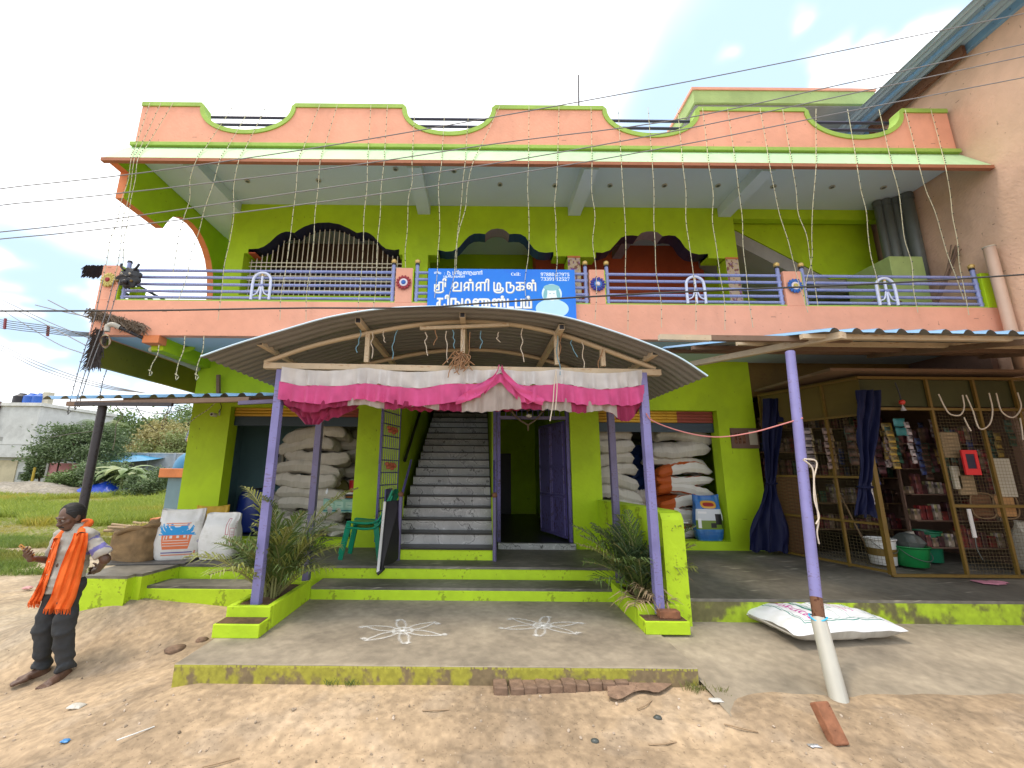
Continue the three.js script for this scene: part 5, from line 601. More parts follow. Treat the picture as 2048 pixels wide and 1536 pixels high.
// ================================================================ the grocery: mesh front, curtains, goods
{
  const FY = 0.735, ZG = -5.525; const G = thing('mesh_front', 'yellow steel frame with wire mesh closing the grocery', 'shopfront', [6, FY, ZG]);
  const mesh = (parent, a, b, y0, y1, cell, m) => { const l = [], n = Math.round(a.distanceTo(b) / cell), k = Math.round((y1 - y0) / cell); const at2 = (t) => a.clone().lerp(b, t); const d = b.clone().sub(a).normalize(), nv = V(-d.z, 0, d.x); const rod = (p, q, w) => { const e = w.clone().multiplyScalar(0.0017); l.push(plane2(p.clone().sub(e), q.clone().sub(e), q.clone().add(e), p.clone().add(e))); }; for (let i = 0; i <= n; i++) { const p = at2(i / n); rod(p.clone().setY(y0), p.clone().setY(y1), d); } for (let i = 0; i <= k; i++) { const y = lerp(y0, y1, i / k); rod(a.clone().setY(y), b.clone().setY(y), V(0, 1, 0)); } const o = W(parent, 'wire_mesh', join(l), m); o.userData.kind = 'stuff'; return o; };
  const c0 = V(4.76, 0, -6.92), c1 = V(5.18, 0, ZG), mm = mat([0.10, 0.075, 0.03], { r: 0.7 });
  // return panel from the wall to the front corner
  const lp = sub(G, 'side_panel'), pt = (t, y) => c0.clone().lerp(c1, t).setY(y); for (const t of [0, 0.36, 0.68, 1]) W(lp, 'stile', bar(pt(t, 0.76), pt(t, t === 1 ? 2.62 : 3.3), t === 1 ? 0.055 : 0.03), M.yellow); for (const y of [0.79, 1.36, 1.95, 2.78, 3.28]) W(lp, 'panel_rail', bar(pt(0, y), pt(1, y), 0.03), M.yellow); mesh(lp, pt(0, 0), pt(1, 0), 0.8, 2.78, 0.042, mm); W(lp, 'hardboard', plane2(pt(0.02, 0.8).add(V(0.03, 0, 0)), pt(0.36, 0.8).add(V(0.03, 0, 0)), pt(0.36, 1.92).add(V(0.03, 0, 0)), pt(0.02, 1.92).add(V(0.03, 0, 0))), M.ply); W(lp, 'upper_board', plane2(pt(0, 2.8).add(V(0.02, 0, 0)), pt(1, 2.8).add(V(0.02, 0, 0)), pt(1, 3.32).add(V(0.02, 0, 0)), pt(0, 3.32).add(V(0.02, 0, 0))), mat([0.12, 0.085, 0.012], { r: 0.8, map: T.plaster }));
  // front: doorway then fixed mesh
  const fx = (u, v) => PZ(u, v, ZG).x; for (const x of [6.12, 6.76, 7.3]) W(G, 'stile', bar(V(x, FY, ZG), V(x, 3.30, ZG), 0.032), M.yellow); for (const [x0, x1, y] of [[5.18, 7.62, 2.86], [5.18, 7.62, 3.29], [5.18, 7.62, FY + 0.02], [6.12, 7.62, 1.6]]) W(G, 'rail', bar(V(x0, y, ZG - 0.002), V(x1, y, ZG - 0.002), 0.035), M.yellow); mesh(G, V(6.12, 0, ZG), V(7.6, 0, ZG), FY + 0.04, 2.85, 0.042, mm); W(G, 'upper_board', box(5.2, 7.6, 2.9, 3.27, ZG - 0.05, ZG - 0.03), mat([0.055, 0.055, 0.012], { r: 0.8, map: T.plaster }));
  W(G, 'roof_board', box(4.75, 7.6, 3.36, 3.40, -7.0, ZG + 0.1), M.tubeB);
  // blue curtains
  const curtain = (label, u0, v0, v1, z, wt, wm, wb, tie, flare) => { const t0 = PZ(u0, v0, z), b0 = PZ(u0 - 10, v1, z), H2 = t0.y - b0.y; const c = thing('tarpaulin_curtain', label, 'curtain', [t0.x, b0.y, z]); const f = grid(60, 40, (a, b) => { const w = b < tie ? lerp(wt, wm, sst(0.1, tie, b)) : lerp(wm, wb, sst(tie, Math.min(1, tie + flare), b)); const pinch = Math.exp(-Math.pow((b - tie) / 0.04, 2)); const x = lerp(t0.x, b0.x, b) + (a - 0.5) * w; return V(x, t0.y - H2 * b + 0.02 * Math.sin(a * 20) * (b > 0.95 ? 1 : 0), z + (0.05 * Math.sin(a * 17 + 3 * b + 7 * fbm(a * 3 + u0, b * 2.5, 3, 77)) + 0.05 * (fbm(a * 9 + u0, b * 7, 3, 79) - 0.5)) * (1 - 0.8 * pinch) * (0.5 + 0.5 * b)); }); W(c, 'sheet', f, M.blueTarp); const p = lerp(t0.x, b0.x, tie), y = t0.y - H2 * tie; W(c, 'tie', tube([V(p - wm * 0.55, y, z), V(p, y - 0.01, z + 0.06), V(p + wm * 0.55, y, z), V(p, y, z - 0.06)], 0.012, 24, 6, true), M.blueTarp); };
  curtain('dark blue tarpaulin curtain knotted at middle by the green pier', 1548, 797, 1104, -6.62, 0.34, 0.16, 0.66, 0.57, 0.35); curtain('dark blue tarpaulin curtain tied up on the mesh door', 1738, 780, 1032, -5.40, 0.33, 0.17, 0.30, 0.78, 0.2);
  // goods
  const r = rng(333), pick = (a) => a[Math.floor(r() * a.length)], cols = [[0.14, 0.012, 0.016], [0.22, 0.17, 0.14], [0.055, 0.018, 0.026], [0.24, 0.18, 0.03], [0.015, 0.03, 0.10], [0.02, 0.08, 0.05], [0.15, 0.05, 0.06], [0.30, 0.28, 0.26], [0.07, 0.04, 0.025]].map((c) => mat(c.map((v) => v * 1.5), { r: 0.5, map: T.print })), cn = ['red', 'beige', 'maroon', 'yellow', 'blue', 'green', 'pink', 'white', 'brown'];
  for (let s = 0; s < 5; s++) { const y = 1.05 + s * 0.44, sh = thing('goods_shelf', ['lowest', 'second lowest', 'middle', 'second highest', 'highest'][s] + ' wooden goods shelf along grocery back wall', 'shelf', [6.3, y, -7.75]); part(sh, 'board', box(-1.2, 1.25, -0.02, 0, -0.2, 0.2), M.wood); part(sh, 'bracket', box(-1.0, -0.97, -0.12, -0.02, -0.2, 0.1), M.wood); part(sh, 'bracket', box(1.0, 1.03, -0.12, -0.02, -0.2, 0.1), M.wood); for (let i = 0; i < 22; i++) { const k = Math.floor(r() * 9), w = 0.07 + 0.03 * r(), h = 0.14 + 0.2 * r(), g = uvw(new RoundedBoxGeometry(w, h, 0.12, 2, 0.012)); g.translate(5.18 + i * 0.105, y + h / 2, -7.66 + 0.06 * r()); solo('goods_packet', cn[k] + ' packet on the ' + ['lowest', 'second lowest', 'middle', 'second highest', 'highest'][s] + ' grocery shelf', 'packet', g, cols[k], 'packets on shelf ' + (s + 1)); } }
  for (let s2 = 0; s2 < 5; s2++) { const y = 1.0 + s2 * 0.36, ord = ['lowest', 'second lowest', 'middle', 'second highest', 'highest'][s2], sh = thing('display_rack', ord + ' display shelf close behind the grocery mesh', 'shelf', [6.85, y, -6.2]); part(sh, 'board', box(-0.66, 0.66, -0.015, 0, -0.12, 0.12), M.brown); part(sh, 'end_post', box(-0.68, -0.66, -0.36, 0.0, -0.02, 0.02), M.brown); for (let i = 0; i < 13; i++) { const k = [0, 2, 2, 8, 0, 1, 6, 2, 7][Math.floor(r() * 9)], w = 0.07 + 0.025 * r(), h = 0.10 + 0.2 * r(), g = uvw(new RoundedBoxGeometry(w, h, 0.09, 2, 0.01)); g.translate(6.22 + i * 0.1, y + h / 2, -6.16 + 0.04 * r()); solo('goods_packet', cn[k] + ' packet on the ' + ord + ' display shelf behind mesh', 'packet', g, cols[k], 'packets behind the mesh'); } }
  const strip = (x, y, z, n, w, h, k, label) => { const g = []; for (let i = 0; i < n; i++) g.push(at(pillow(w, 0.03, h * 0.92, 300 + i, 6, 6), x + 0.008 * Math.sin(i * 2), y - i * h, z, 0, Math.PI / 2)); solo('sachet_strip', label, 'sachets', join(g), typeof k === 'number' ? cols[k] : k, 'sachet strips in the grocery door'); };
  const sil = mat([0.50, 0.48, 0.50], { r: 0.3, m: 0.2 }); strip(5.42, 2.25, -5.9, 9, 0.13, 0.075, sil, 'silver sachet strip hanging in the grocery doorway'); strip(5.56, 2.2, -6.0, 9, 0.14, 0.075, sil, 'second silver sachet strip in the grocery doorway'); strip(5.55, 2.65, -6.2, 4, 0.12, 0.10, 8, 'brown sachet strip near grocery door top'); strip(5.78, 2.6, -6.2, 4, 0.13, 0.10, 4, 'blue sachet strip near grocery door top'); strip(5.88, 2.66, -5.95, 2, 0.16, 0.13, 3, 'yellow sachet pair near grocery door top'); strip(6.02, 2.72, -5.9, 2, 0.17, 0.13, mat([0.05, 0.26, 0.28], { r: 0.4 }), 'teal sachet pair near grocery door top'); strip(5.72, 2.2, -6.3, 3, 0.1, 0.09, 3, 'small yellow sachets hanging behind silver strips');
  strip(4.92, 2.62, -6.2, 6, 0.15, 0.10, 7, 'white sachet strip behind the side mesh panel'); strip(5.05, 2.6, -6.0, 6, 0.15, 0.10, 1, 'beige sachet strip behind the side mesh panel'); strip(5.15, 2.6, -5.75, 5, 0.14, 0.11, 8, 'brown sachet strip behind the side mesh panel');
  for (let i = 0; i < 44; i++) { const k = Math.floor(r() * 9), x = 5.25 + 2.2 * r(), n = 2 + Math.floor(r() * 5), g = [], w = 0.07 + 0.05 * r(), h = 0.07 + 0.05 * r(), y = 2.75 - 0.5 * r(), z = -5.75 - 0.5 * r(); for (let j = 0; j < n; j++) g.push(at(pillow(w, 0.025, h * 0.92, 700 + i + j, 6, 6), x + 0.01 * Math.sin(j * 2 + i), y - j * h, z, 0, Math.PI / 2)); solo('sachet_strip', cn[k] + ' sachet strip hanging among others inside the grocery', 'sachets', join(g), cols[k], 'sachet strips inside the grocery'); }
  const flat = (n, label, u, v, w, h, m, cat) => { const q = PZ(u, v, -5.60), g = uvw(new RoundedBoxGeometry(w, h, 0.04, 2, 0.01)); g.translate(q.x, q.y, -5.60); return solo(n, label, cat, g, m); };
  const bei = mat([0.50, 0.40, 0.26], { r: 0.8, map: T.wood }); flat('cardboard_packet', 'tan card packet hung inside mesh above red frame', 1900, 890, 0.24, 0.34, bei, 'packet'); flat('cardboard_packet', 'pale card packet hung inside mesh below red frame', 1932, 970, 0.22, 0.26, bei, 'packet'); flat('cloth_bundle', 'cream cloth bundle hung inside mesh right of red frame', 2005, 955, 0.26, 0.5, M.cream, 'cloth'); flat('cloth_bundle', 'narrow cream cloth hung inside mesh left of card packet', 1912, 955, 0.1, 0.3, M.cream, 'cloth');
  { const q = PZ(1938, 925, -5.50), f = thing('hanging_mirror', 'red plastic frame with dark centre hung on the mesh', 'frame', [q.x, q.y - 0.16, -5.49]); const o = poly([[-0.1, 0], [0.1, 0], [0.1, 0.32], [-0.1, 0.32]], [[[-0.06, 0.08], [-0.06, 0.27], [0.06, 0.27], [0.06, 0.08]]]); part(f, 'rim', uvw(extr(o, 0.02)), mat([0.55, 0.02, 0.025], { r: 0.4 })); part(f, 'dark_centre', box(-0.06, 0.06, 0.08, 0.27, 0.002, 0.012), M.navy); }
  { const a = PZ(1937, 1018, -5.48), b = PZ(1950, 1075, -5.48), o = thing('white_bar', 'narrow white plastic bar hung on the grocery mesh', 'bar', [b.x, b.y, -5.48]); W(o, 'strip', bar(a, b, 0.045, 0.012), M.white); W(o, 'hook_wire', tube([b, PZ(1955, 1100, -5.48), PZ(1966, 1120, -5.48)], 0.005, 10, 5), M.pipeGrey); }
  { const o = thing('wicker_tray', 'shallow wooden tray pair leaning inside the grocery mesh', 'tray', [6.75, 1.45, -5.62]); for (const [dx, m] of [[-0.14, M.ply], [0.16, mat([0.42, 0.22, 0.08], { r: 0.7 })]]) { part(o, 'tray', at(uvw(new RoundedBoxGeometry(0.27, 0.28, 0.03, 2, 0.02)), dx, 0.15, 0), m); part(o, 'tray_rim', tube([V(dx - 0.13, 0.02, 0.02), V(dx + 0.13, 0.02, 0.02), V(dx + 0.13, 0.28, 0.02), V(dx - 0.13, 0.28, 0.02)], 0.01, 40, 5, true), M.wood); } }
  const bucket = (n, label, x, y, z, r0, r1, h, m, band) => { const b = thing(n, label, 'bucket', [x, y, z]); part(b, 'shell', new THREE.LatheGeometry([[0, 0], [r0, 0], [r1, h], [r1 + 0.012, h], [r1 + 0.012, h - 0.02], [r1 - 0.01, h - 0.006], [r0 - 0.006, 0.012]].map(([a, c]) => new THREE.Vector2(a, c)), 26), m); if (band) part(b, 'label_band', new THREE.CylinderGeometry(lerp(r0, r1, 0.62) + 0.003, lerp(r0, r1, 0.38) + 0.003, h * 0.28, 26, 1, true).translate(0, h * 0.48, 0), band); part(b, 'handle', tube([V(-r1, h, 0), V(-r1 * 0.7, h - 0.12, r1 * 0.75), V(0, h - 0.17, r1 + 0.02), V(r1 * 0.7, h - 0.12, r1 * 0.75), V(r1, h, 0)], 0.005, 20, 5), M.pipeGrey); };
  const gp = mat([0.01, 0.20, 0.05], { r: 0.35 }); bucket('paint_bucket', 'white paint bucket with yellow band inside grocery door', 5.63, 0.775, -6.1, 0.14, 0.165, 0.34, M.white, M.yellow); bucket('green_tub', 'green plastic tub on the floor inside grocery door', 5.93, 0.775, -6.0, 0.16, 0.20, 0.26, gp); bucket('green_pail', 'tall green pail beside the mesh inside grocery', 6.5, 0.775, -6.3, 0.13, 0.16, 0.42, mat([0.01, 0.16, 0.08], { r: 0.35 }));
  solo('grey_bundle', 'grey plastic bundle stuffed in the green tub', 'bundle', at(pillow(0.26, 0.24, 0.24, 401, 16, 12), 5.93, 0.98, -6.0), M.pipeGrey); solo('rolled_mat', 'rolled patterned plastic mat standing behind green tub', 'mat', cyl(V(6.16, 0.775, -6.05), V(6.06, 1.2, -6.1), 0.05, 0.05, 14), M.sack2); solo('broom', 'wooden broom with long handle leaning inside grocery', 'broom', cyl(V(5.75, 0.8, -6.4), V(5.52, 1.9, -6.6), 0.014, 0.012, 8), M.wood);
  standSack('white_bag', 'white woven bag standing at mesh end of grocery', 7.28, 0.775, -5.72, 0.34, 0.62, 0.28, 0, M.sack2, 44); { const l = []; for (let i = 0; i < 12; i++) { const q = PY(1985 + r() * 40 - 30, 1163 + r() * 4, 0.73); l.push(at(pillow(0.16, 0.02, 0.07, 500 + i, 8, 6), q.x, 0.725, q.z + 0.02, r() * 3)); } solo('pink_rag', 'crumpled pink rag on floor before the mesh', 'rag', join(l), mat([0.50, 0.20, 0.27], { r: 0.8 })); }
  // garland strings looped over the mesh
  for (const pts of [[[1877, 788], [1890, 815], [1900, 828], [1920, 830], [1928, 815], [1925, 790]], [[1932, 790], [1945, 820], [1960, 858], [1978, 850], [1985, 820], [1978, 786]], [[1992, 786], [2005, 825], [2025, 835], [2042, 815], [2035, 785]], [[1928, 835], [1935, 850], [1942, 862]], [[2040, 836], [2044, 860], [2046, 880]]]) solo('cord_loop', 'pale knotted cord looped along the grocery mesh top', 'cord', tube(pts.map(([u, v]) => PZ(u, v, -5.46)), 0.009, 40, 5), M.rope, 'cord loops on grocery mesh');
  solo('purple_mat', 'dark purple checked cloth hung at grocery right end', 'cloth', grid(12, 16, (a, b) => V(7.22 + 0.24 * a, 2.62 - 1.25 * b, -5.44 + 0.03 * Math.sin(a * 14))), mat([0.10, 0.05, 0.13], { r: 0.8, map: T.cloth }));
  // red and silver mask hanging at the grocery beam, CCTV camera at the left pier, toran over the door
  { const q = PZ(1803, 800, -5.46), o = thing('door_charm', 'red and silver charm hanging from the grocery beam', 'charm', [q.x, q.y - 0.2, q.z]); W(o, 'cord', tube([PZ(1790, 765, -5.46), PZ(1798, 785, -5.46), PZ(1802, 800, -5.46)], 0.008, 10, 5), M.black); const s = new THREE.SphereGeometry(0.035, 12, 8); s.translate(q.x, q.y - 0.03, q.z); W(o, 'red_bead', s, mat([0.5, 0.03, 0.02], { r: 0.3 })); const s2 = new THREE.ConeGeometry(0.03, 0.09, 10); s2.translate(q.x, q.y - 0.1, q.z); W(o, 'silver_tip', s2, sil); }
  { const q = PZ(430, 830, -6.93), o = thing('security_camera', 'small white security camera on left green pier', 'camera', q.toArray()); part(o, 'body', at(cyl(V(0, 0, 0), V(0, 0, 0.11), 0.032, 0.032, 16), 0, 0, -0.02), M.white); part(o, 'lens', cyl(V(0, 0, 0.0905), V(0, 0, 0.094), 0.02, 0.02, 14), M.black); part(o, 'mount', cyl(V(0.03, 0, -0.07), V(0.03, 0.1, -0.06), 0.012, 0.012, 8), M.white); W(o, 'lead', tube([PZ(437, 825, -6.96), PZ(443, 815, -6.97), PZ(440, 805, -6.97)], 0.006, 10, 5), M.black); }
  { const o = thing('door_garland', 'dried garland with brown seed heads over the doorway', 'garland', [0.92, 2.6, -6.99]); const A = PZ(1022, 822, -6.99), Bq = PZ(1056, 850, -6.99), C = PZ(1086, 822, -6.99); W(o, 'garland_arm', tube([A, A.clone().lerp(Bq, 0.5).add(V(0, -0.03, 0)), Bq], 0.016, 16, 6), M.thatch); W(o, 'garland_arm', tube([C, C.clone().lerp(Bq, 0.5).add(V(0, -0.03, 0)), Bq], 0.016, 16, 6), M.thatch); for (const q of [A, C, PZ(1056, 820, -6.99)]) { const s = new THREE.SphereGeometry(0.045, 10, 8); s.scale(0.8, 1.3, 0.8); s.translate(q.x, q.y + 0.03, q.z); W(o, 'seed_head', s, M.ply); } const s = new THREE.SphereGeometry(0.04, 10, 8); s.scale(1.3, 0.8, 0.7); s.translate(PZ(1058, 832, -6.98).x, PZ(1058, 832, -6.98).y, -6.97); W(o, 'white_charm', s, M.white); W(o, 'tassel', cyl(Bq, Bq.clone().add(V(0, -0.1, 0)), 0.02, 0.012, 8), M.thatch); }
}

// ================================================================ neighbour on the right
{
  const N = thing('neighbour_building', 'tall peach plastered building with blue sheet eave beside the balcony', 'building', [8.5, 0, -8]);
  W(N, 'wall', box(7.745, 8.1, 0.0, 8.66, -14, -2.2), M.peach);
  const n = 110; W(N, 'eave_sheet', grid(n, 4, (a, b) => { const x = lerp(7.02, 9.4, a), t = (a * 22) % 1; return V(x, 8.66 + 0.05 * (x - 7.0) + 0.04 * (sst(0.3, 0.4, t) - sst(0.6, 0.7, t)), lerp(-2.0, -7.62, b)); }, (a, b, q) => [q.x, q.z]), mat([0.40, 0.53, 0.66], { r: 0.4, map: T.plaster }));
  W(N, 'eave_rib', box(7.30, 7.36, 8.60, 8.66, -7.6, -2.1), M.sheetB); W(N, 'eave_board', box(7.60, 7.66, 8.50, 8.68, -6.9, -5.3), M.rusty); W(N, 'wall_plate', box(7.68, 7.744, 8.58, 8.70, -7.6, -2.1), M.sheetB);
  const q0 = PX(1968, 502, 7.66), q1 = PX(2014, 662, 7.66); const dp = W(N, 'drain_pipe', cyl(V(7.62, 3.4, -5.62), V(7.62, q0.y, -5.62), 0.065, 0.065, 18), M.pipePeach); W(dp, 'pipe_mouth', cyl(V(7.62, q0.y - 0.001, -5.62), V(7.62, q0.y + 0.012, -5.62), 0.072, 0.072, 18), M.cream);
  const ps = [[7.30, 6.6, -6.75, 0.06], [7.42, 6.7, -6.72, 0.085], [7.53, 6.75, -6.66, 0.06], [7.62, 6.9, -6.55, 0.095]]; ps.forEach(([x, y, z, r], i) => solo('drain_stack', ['thin dark drain pipe nearest the green landing wall', 'thick grey drain pipe second from landing wall', 'slim grey drain pipe between the thick pipes', 'thick grey drain pipe beside peach wall'][i], 'pipe', join([cyl(V(x - 0.02, 5.3, z), V(x, 6.92, z), r, r, 16), cyl(V(x - 0.002, 6.80, z), V(x, 6.90, z), r + 0.012, r + 0.012, 16)]), M.pipeGrey));
  { const a = V(7.05, 4.5, -6.05), b = PZ(1920, 494, -6.05), r = rng(12), l = []; for (let i = 0; i < 12; i++) l.push(tube([a.clone().add(V((r() - 0.5) * 0.05, (r() - 0.5) * 0.1, 0)), a.clone().lerp(b, 0.5).add(V((r() - 0.5) * 0.05, (r() - 0.5) * 0.05, (r() - 0.5) * 0.04)), b.clone().add(V((r() - 0.6) * 0.25, (r() - 0.5) * 0.16, (r() - 0.5) * 0.1)).min(V(7.7, 99, 99))], 0.008, 8, 5)); solo('stick_bundle', 'bundle of dark thin sticks leaning on balcony by peach wall', 'sticks', join(l), M.tubeB); }
  for (let i = 0; i < 5; i++) solo('firewood_log', 'dark log stacked on balcony floor behind right railing', 'log', cyl(V(6.0 + i * 0.2, 4.62 + 0.06 * (i % 2), -6.7), V(6.15 + i * 0.2, 4.62 + 0.06 * (i % 2), -6.2), 0.05, 0.05, 8), M.brown, 'logs behind right railing'); solo('log_crate', 'wooden crate holding the dark logs behind railing', 'crate', box(5.85, 7.0, 4.021, 4.58, -6.85, -6.15), M.brown);
}
// ================================================================ overhead wires
{
  const wires = [['topmost thin overhead wire crossing above the scalloped parapet', [[-60, 386], [0, 377], [250, 350], [535, 310], [672, 289], [1000, 232], [1350, 168], [1700, 98], [2048, 27], [2140, 8]]], ['second overhead wire crossing before the scalloped parapet', [[-60, 418], [0, 410], [160, 395], [672, 335], [1000, 286], [1350, 240], [1700, 165], [2048, 88], [2140, 68]]], ['third overhead wire crossing before the balcony ceiling', [[-60, 470], [0, 464], [160, 447], [672, 373], [1000, 325], [1350, 262], [1700, 188], [2048, 113], [2140, 94]]], ['lowest of four slanting wires crossing the green fin', [[-60, 484], [0, 478], [160, 463], [672, 400], [1000, 352], [1350, 292], [1700, 222], [2048, 155], [2140, 137]]]];
  const run = (p, a, b) => { const o = [...p], e = (q, r, k) => q.clone().add(q.clone().sub(r).normalize().multiplyScalar(k)); if (a) o.unshift(e(p[0], p[1], a)); if (b) o.push(e(p.at(-1), p.at(-2), b)); return o; };
  for (const [l, p] of wires) solo('overhead_wire', l, 'wire', tube(run(p.map(([u, v]) => PZ(u, v, -3.3)), 14, 14), 0.0048, 110, 5), M.wireG);
  solo('service_cable', 'thick black cable crossing the balcony and sign board', 'cable', tube(run([[-60, 622], [0, 622], [300, 621], [600, 616], [845, 615], [1000, 604], [1300, 587], [1600, 574], [1800, 565], [2048, 549], [2140, 543]].map(([u, v]) => PZ(u, v, -3.0)), 14, 14), 0.0068, 110, 6), M.wire);
  const W2 = (label, p, z0, z1, r, m, g) => solo('service_wire', label, 'wire', tube(run(p.map(([u, v], i) => PZ(u, v, lerp(z0, z1, i / (p.length - 1)))), p[0][0] < 10 ? 16 : 0, 0), r, p.length * 10, 5), m, g);
  const b = [[-40, 583, 0, 597], [-40, 592, 0, 606], [-40, 612, 8, 622]]; W2('thin wire rising from white house to balcony corner', [[-40, 580], [0, 598], [100, 645], [180, 678], [190, 690]], -9, -5.9, 0.008, M.wireG); W2('thin wire below the first one towards balcony corner', [[-40, 592], [0, 606], [90, 648], [170, 690]], -9, -5.9, 0.008, M.wireG); W2('lower thin wire passing under the thatched corner', [[8, 622], [60, 655], [120, 690], [170, 708]], -9, -5.9, 0.008, M.wireG);
  for (let i = 0; i < 5; i++) W2('strand of the spacer held cable bundle at left', [[-40, 634 + i * 4.5], [12, 641 + i * 4], [50, 646 + i * 4], [97, 652 + i * 3.6], [140, 662 + i * 2.4], [190, 666 + i * 1.6], [213, 667 + i]], -8, -5.85, 0.0075, M.wire, 'cable bundle strands at left');
  for (const [u, v] of [[11, 647], [97, 661]]) { const z = u < 50 ? -7.55 : -7.0, a = PZ(u, v - 10, z), c = PZ(u - 2, v + 11, z); solo('cable_spacer', 'small red spacer clamped on the cable bundle', 'spacer', bar(a, c, 0.03), mat([0.22, 0.03, 0.05], { r: 0.5 }), 'red cable spacers'); }
  for (let i = 0; i < 3; i++) W2('drooping wire running behind the left awning', [[-40, 680 + i * 6], [0, 690 + i * 5], [70, 722 + i * 6], [150, 752 + i * 5], [220, 772 + i * 3], [290, 786]], -12, -9, 0.011, M.wireG, 'drooping wires behind awning');
  W2('wire end sticking out above the spacer bundle', [[96, 600], [140, 622], [182, 638]], -6.6, -5.95, 0.009, M.wireG); W2('second wire end sticking out above the bundle', [[71, 610], [120, 622], [178, 634]], -6.6, -5.95, 0.009, M.wireG);
  for (const p of [[[247, 815], [270, 818], [310, 827], [345, 824], [382, 815]], [[272, 812], [290, 840], [312, 862]], [[232, 812], [245, 830], [233, 848], [230, 880], [225, 900]], [[100, 875], [140, 868], [190, 862]]]) W2('loose wire hanging beneath the left awning', p, -6, -6.6, 0.006, M.wireG, 'loose wires beneath awning');
}
// ================================================================ strings of little festive lights
{
  const S = (u0, uc, ub, vb, extra) => ({ u0, uc, ub, vb, extra });
  const list = [[300, 262, 206, 560], [322, 268, 228, 560], [346, 275, 240, 560], [470, 392, 346, 545], [505, 439, 357, 600], [535, 477, 436, 640], [640, 596, 560, 640], [675, 640, 612, 640], [742, 735, 714, 640], [775, 768, 743, 640], [830, 824, 811, 535], [890, 883, 869, 596], [938, 930, 912, 545], [1000, 945, 897, 596], [1058, 1057, 1053, 610], [1118, 1115, 1110, 560], [1182, 1184, 1190, 640], [1236, 1243, 1256, 660], [1296, 1305, 1323, 655], [1355, 1366, 1392, 660], [1405, 1418, 1450, 660], [1455, 1472, 1506, 655], [1520, 1540, 1616, 625], [1565, 1585, 1636, 612], [1632, 1632, 1615, 612], [1695, 1715, 1762, 600], [1758, 1785, 1836, 625], [1810, 1840, 1928, 600], [1862, 1892, 1938, 630]];
  const bulbM = mat([0.05, 0.06, 0.05], { r: 0.4 }), r = rng(71), bb = new THREE.OctahedronGeometry(0.010, 0);
  list.forEach(([u0, uc, ub, vb], i) => {
    const z = [-5.70, -5.36, -5.68], a = PZ(u0, 203 + u0 * 0.009, z[0]), c = PZ(uc, 318 + uc * 0.011, z[1]), e = PZ(ub, vb, z[2]), p = [a, PZ(lerp(u0, uc, 0.72), 288 + uc * 0.008, -5.655), c]; for (let k = 1; k < 6; k++) p.push(c.clone().lerp(e, k / 6).add(V((r() - 0.5) * 0.06, 0, (r() - 0.5) * 0.04))); p.push(e);
    const T0 = thing('light_string', (i < 3 ? 'unlit bulb string slanting down past the left end post' : i < 6 ? 'unlit bulb string passing the arched green side fin' : i < 11 ? 'unlit bulb string hanging before the barred window' : i < 16 ? 'unlit bulb string hanging before the sign board' : i < 22 ? 'unlit bulb string hanging before the orange lobby bay' : i < 25 ? 'unlit bulb string beside the fourth balcony post crossing another' : 'unlit bulb string hanging before the grey drain pipes bay'), 'light string', [e.x, e.y, e.z], 'festive light strings on the facade'); W(T0, 'cord', tube(p, 0.0047, 60, 5), M.cord);
    const cv = new THREE.CatmullRomCurve3(p, false, 'centripetal'), g = []; for (let k = 1; k < 30; k++) { const q = cv.getPointAt(k / 30), b = bb.clone(); b.translate(q.x + 0.008 * (r() - 0.5), q.y, q.z + 0.012); g.push(b); } const o = W(T0, 'bulbs', join(g), bulbM); o.userData.kind = 'stuff';
  });
  for (const [u0, v0, u1, v1, z] of [[206, 560, 136, 830, -5.6], [228, 560, 150, 820, -5.6], [240, 560, 158, 815, -5.6], [223, 690, 200, 800, -6.2], [318, 690, 299, 752, -5.7], [370, 672, 352, 760, -5.7], [408, 672, 392, 760, -5.7], [338, 800, 324, 860, -6.5], [345, 800, 330, 850, -6.5], [430, 806, 374, 850, -6.6]]) { const a = PZ(u0, v0, z), e = PZ(u1, v1, z), p = [a, a.clone().lerp(e, 0.33).add(V(0.02, 0, 0)), a.clone().lerp(e, 0.66).add(V(-0.015, 0, 0)), e, e.clone().add(V(0.03, 0.05, 0)), e.clone().add(V(-0.03, 0.09, 0))]; const T0 = thing('light_string', 'loose lower end of festive lights below the balcony', 'light string', e.toArray(), 'lower ends of the light strings'); W(T0, 'cord', tube(p, 0.006, 30, 5), u0 < 300 ? M.wireG : M.cord); const g = [], cv = new THREE.CatmullRomCurve3(p); for (let k = 1; k < 12; k++) { const q = cv.getPointAt(k / 12), b = bb.clone(); b.translate(q.x, q.y, q.z + 0.01); g.push(b); } W(T0, 'bulbs', join(g), bulbM).userData.kind = 'stuff'; }
}
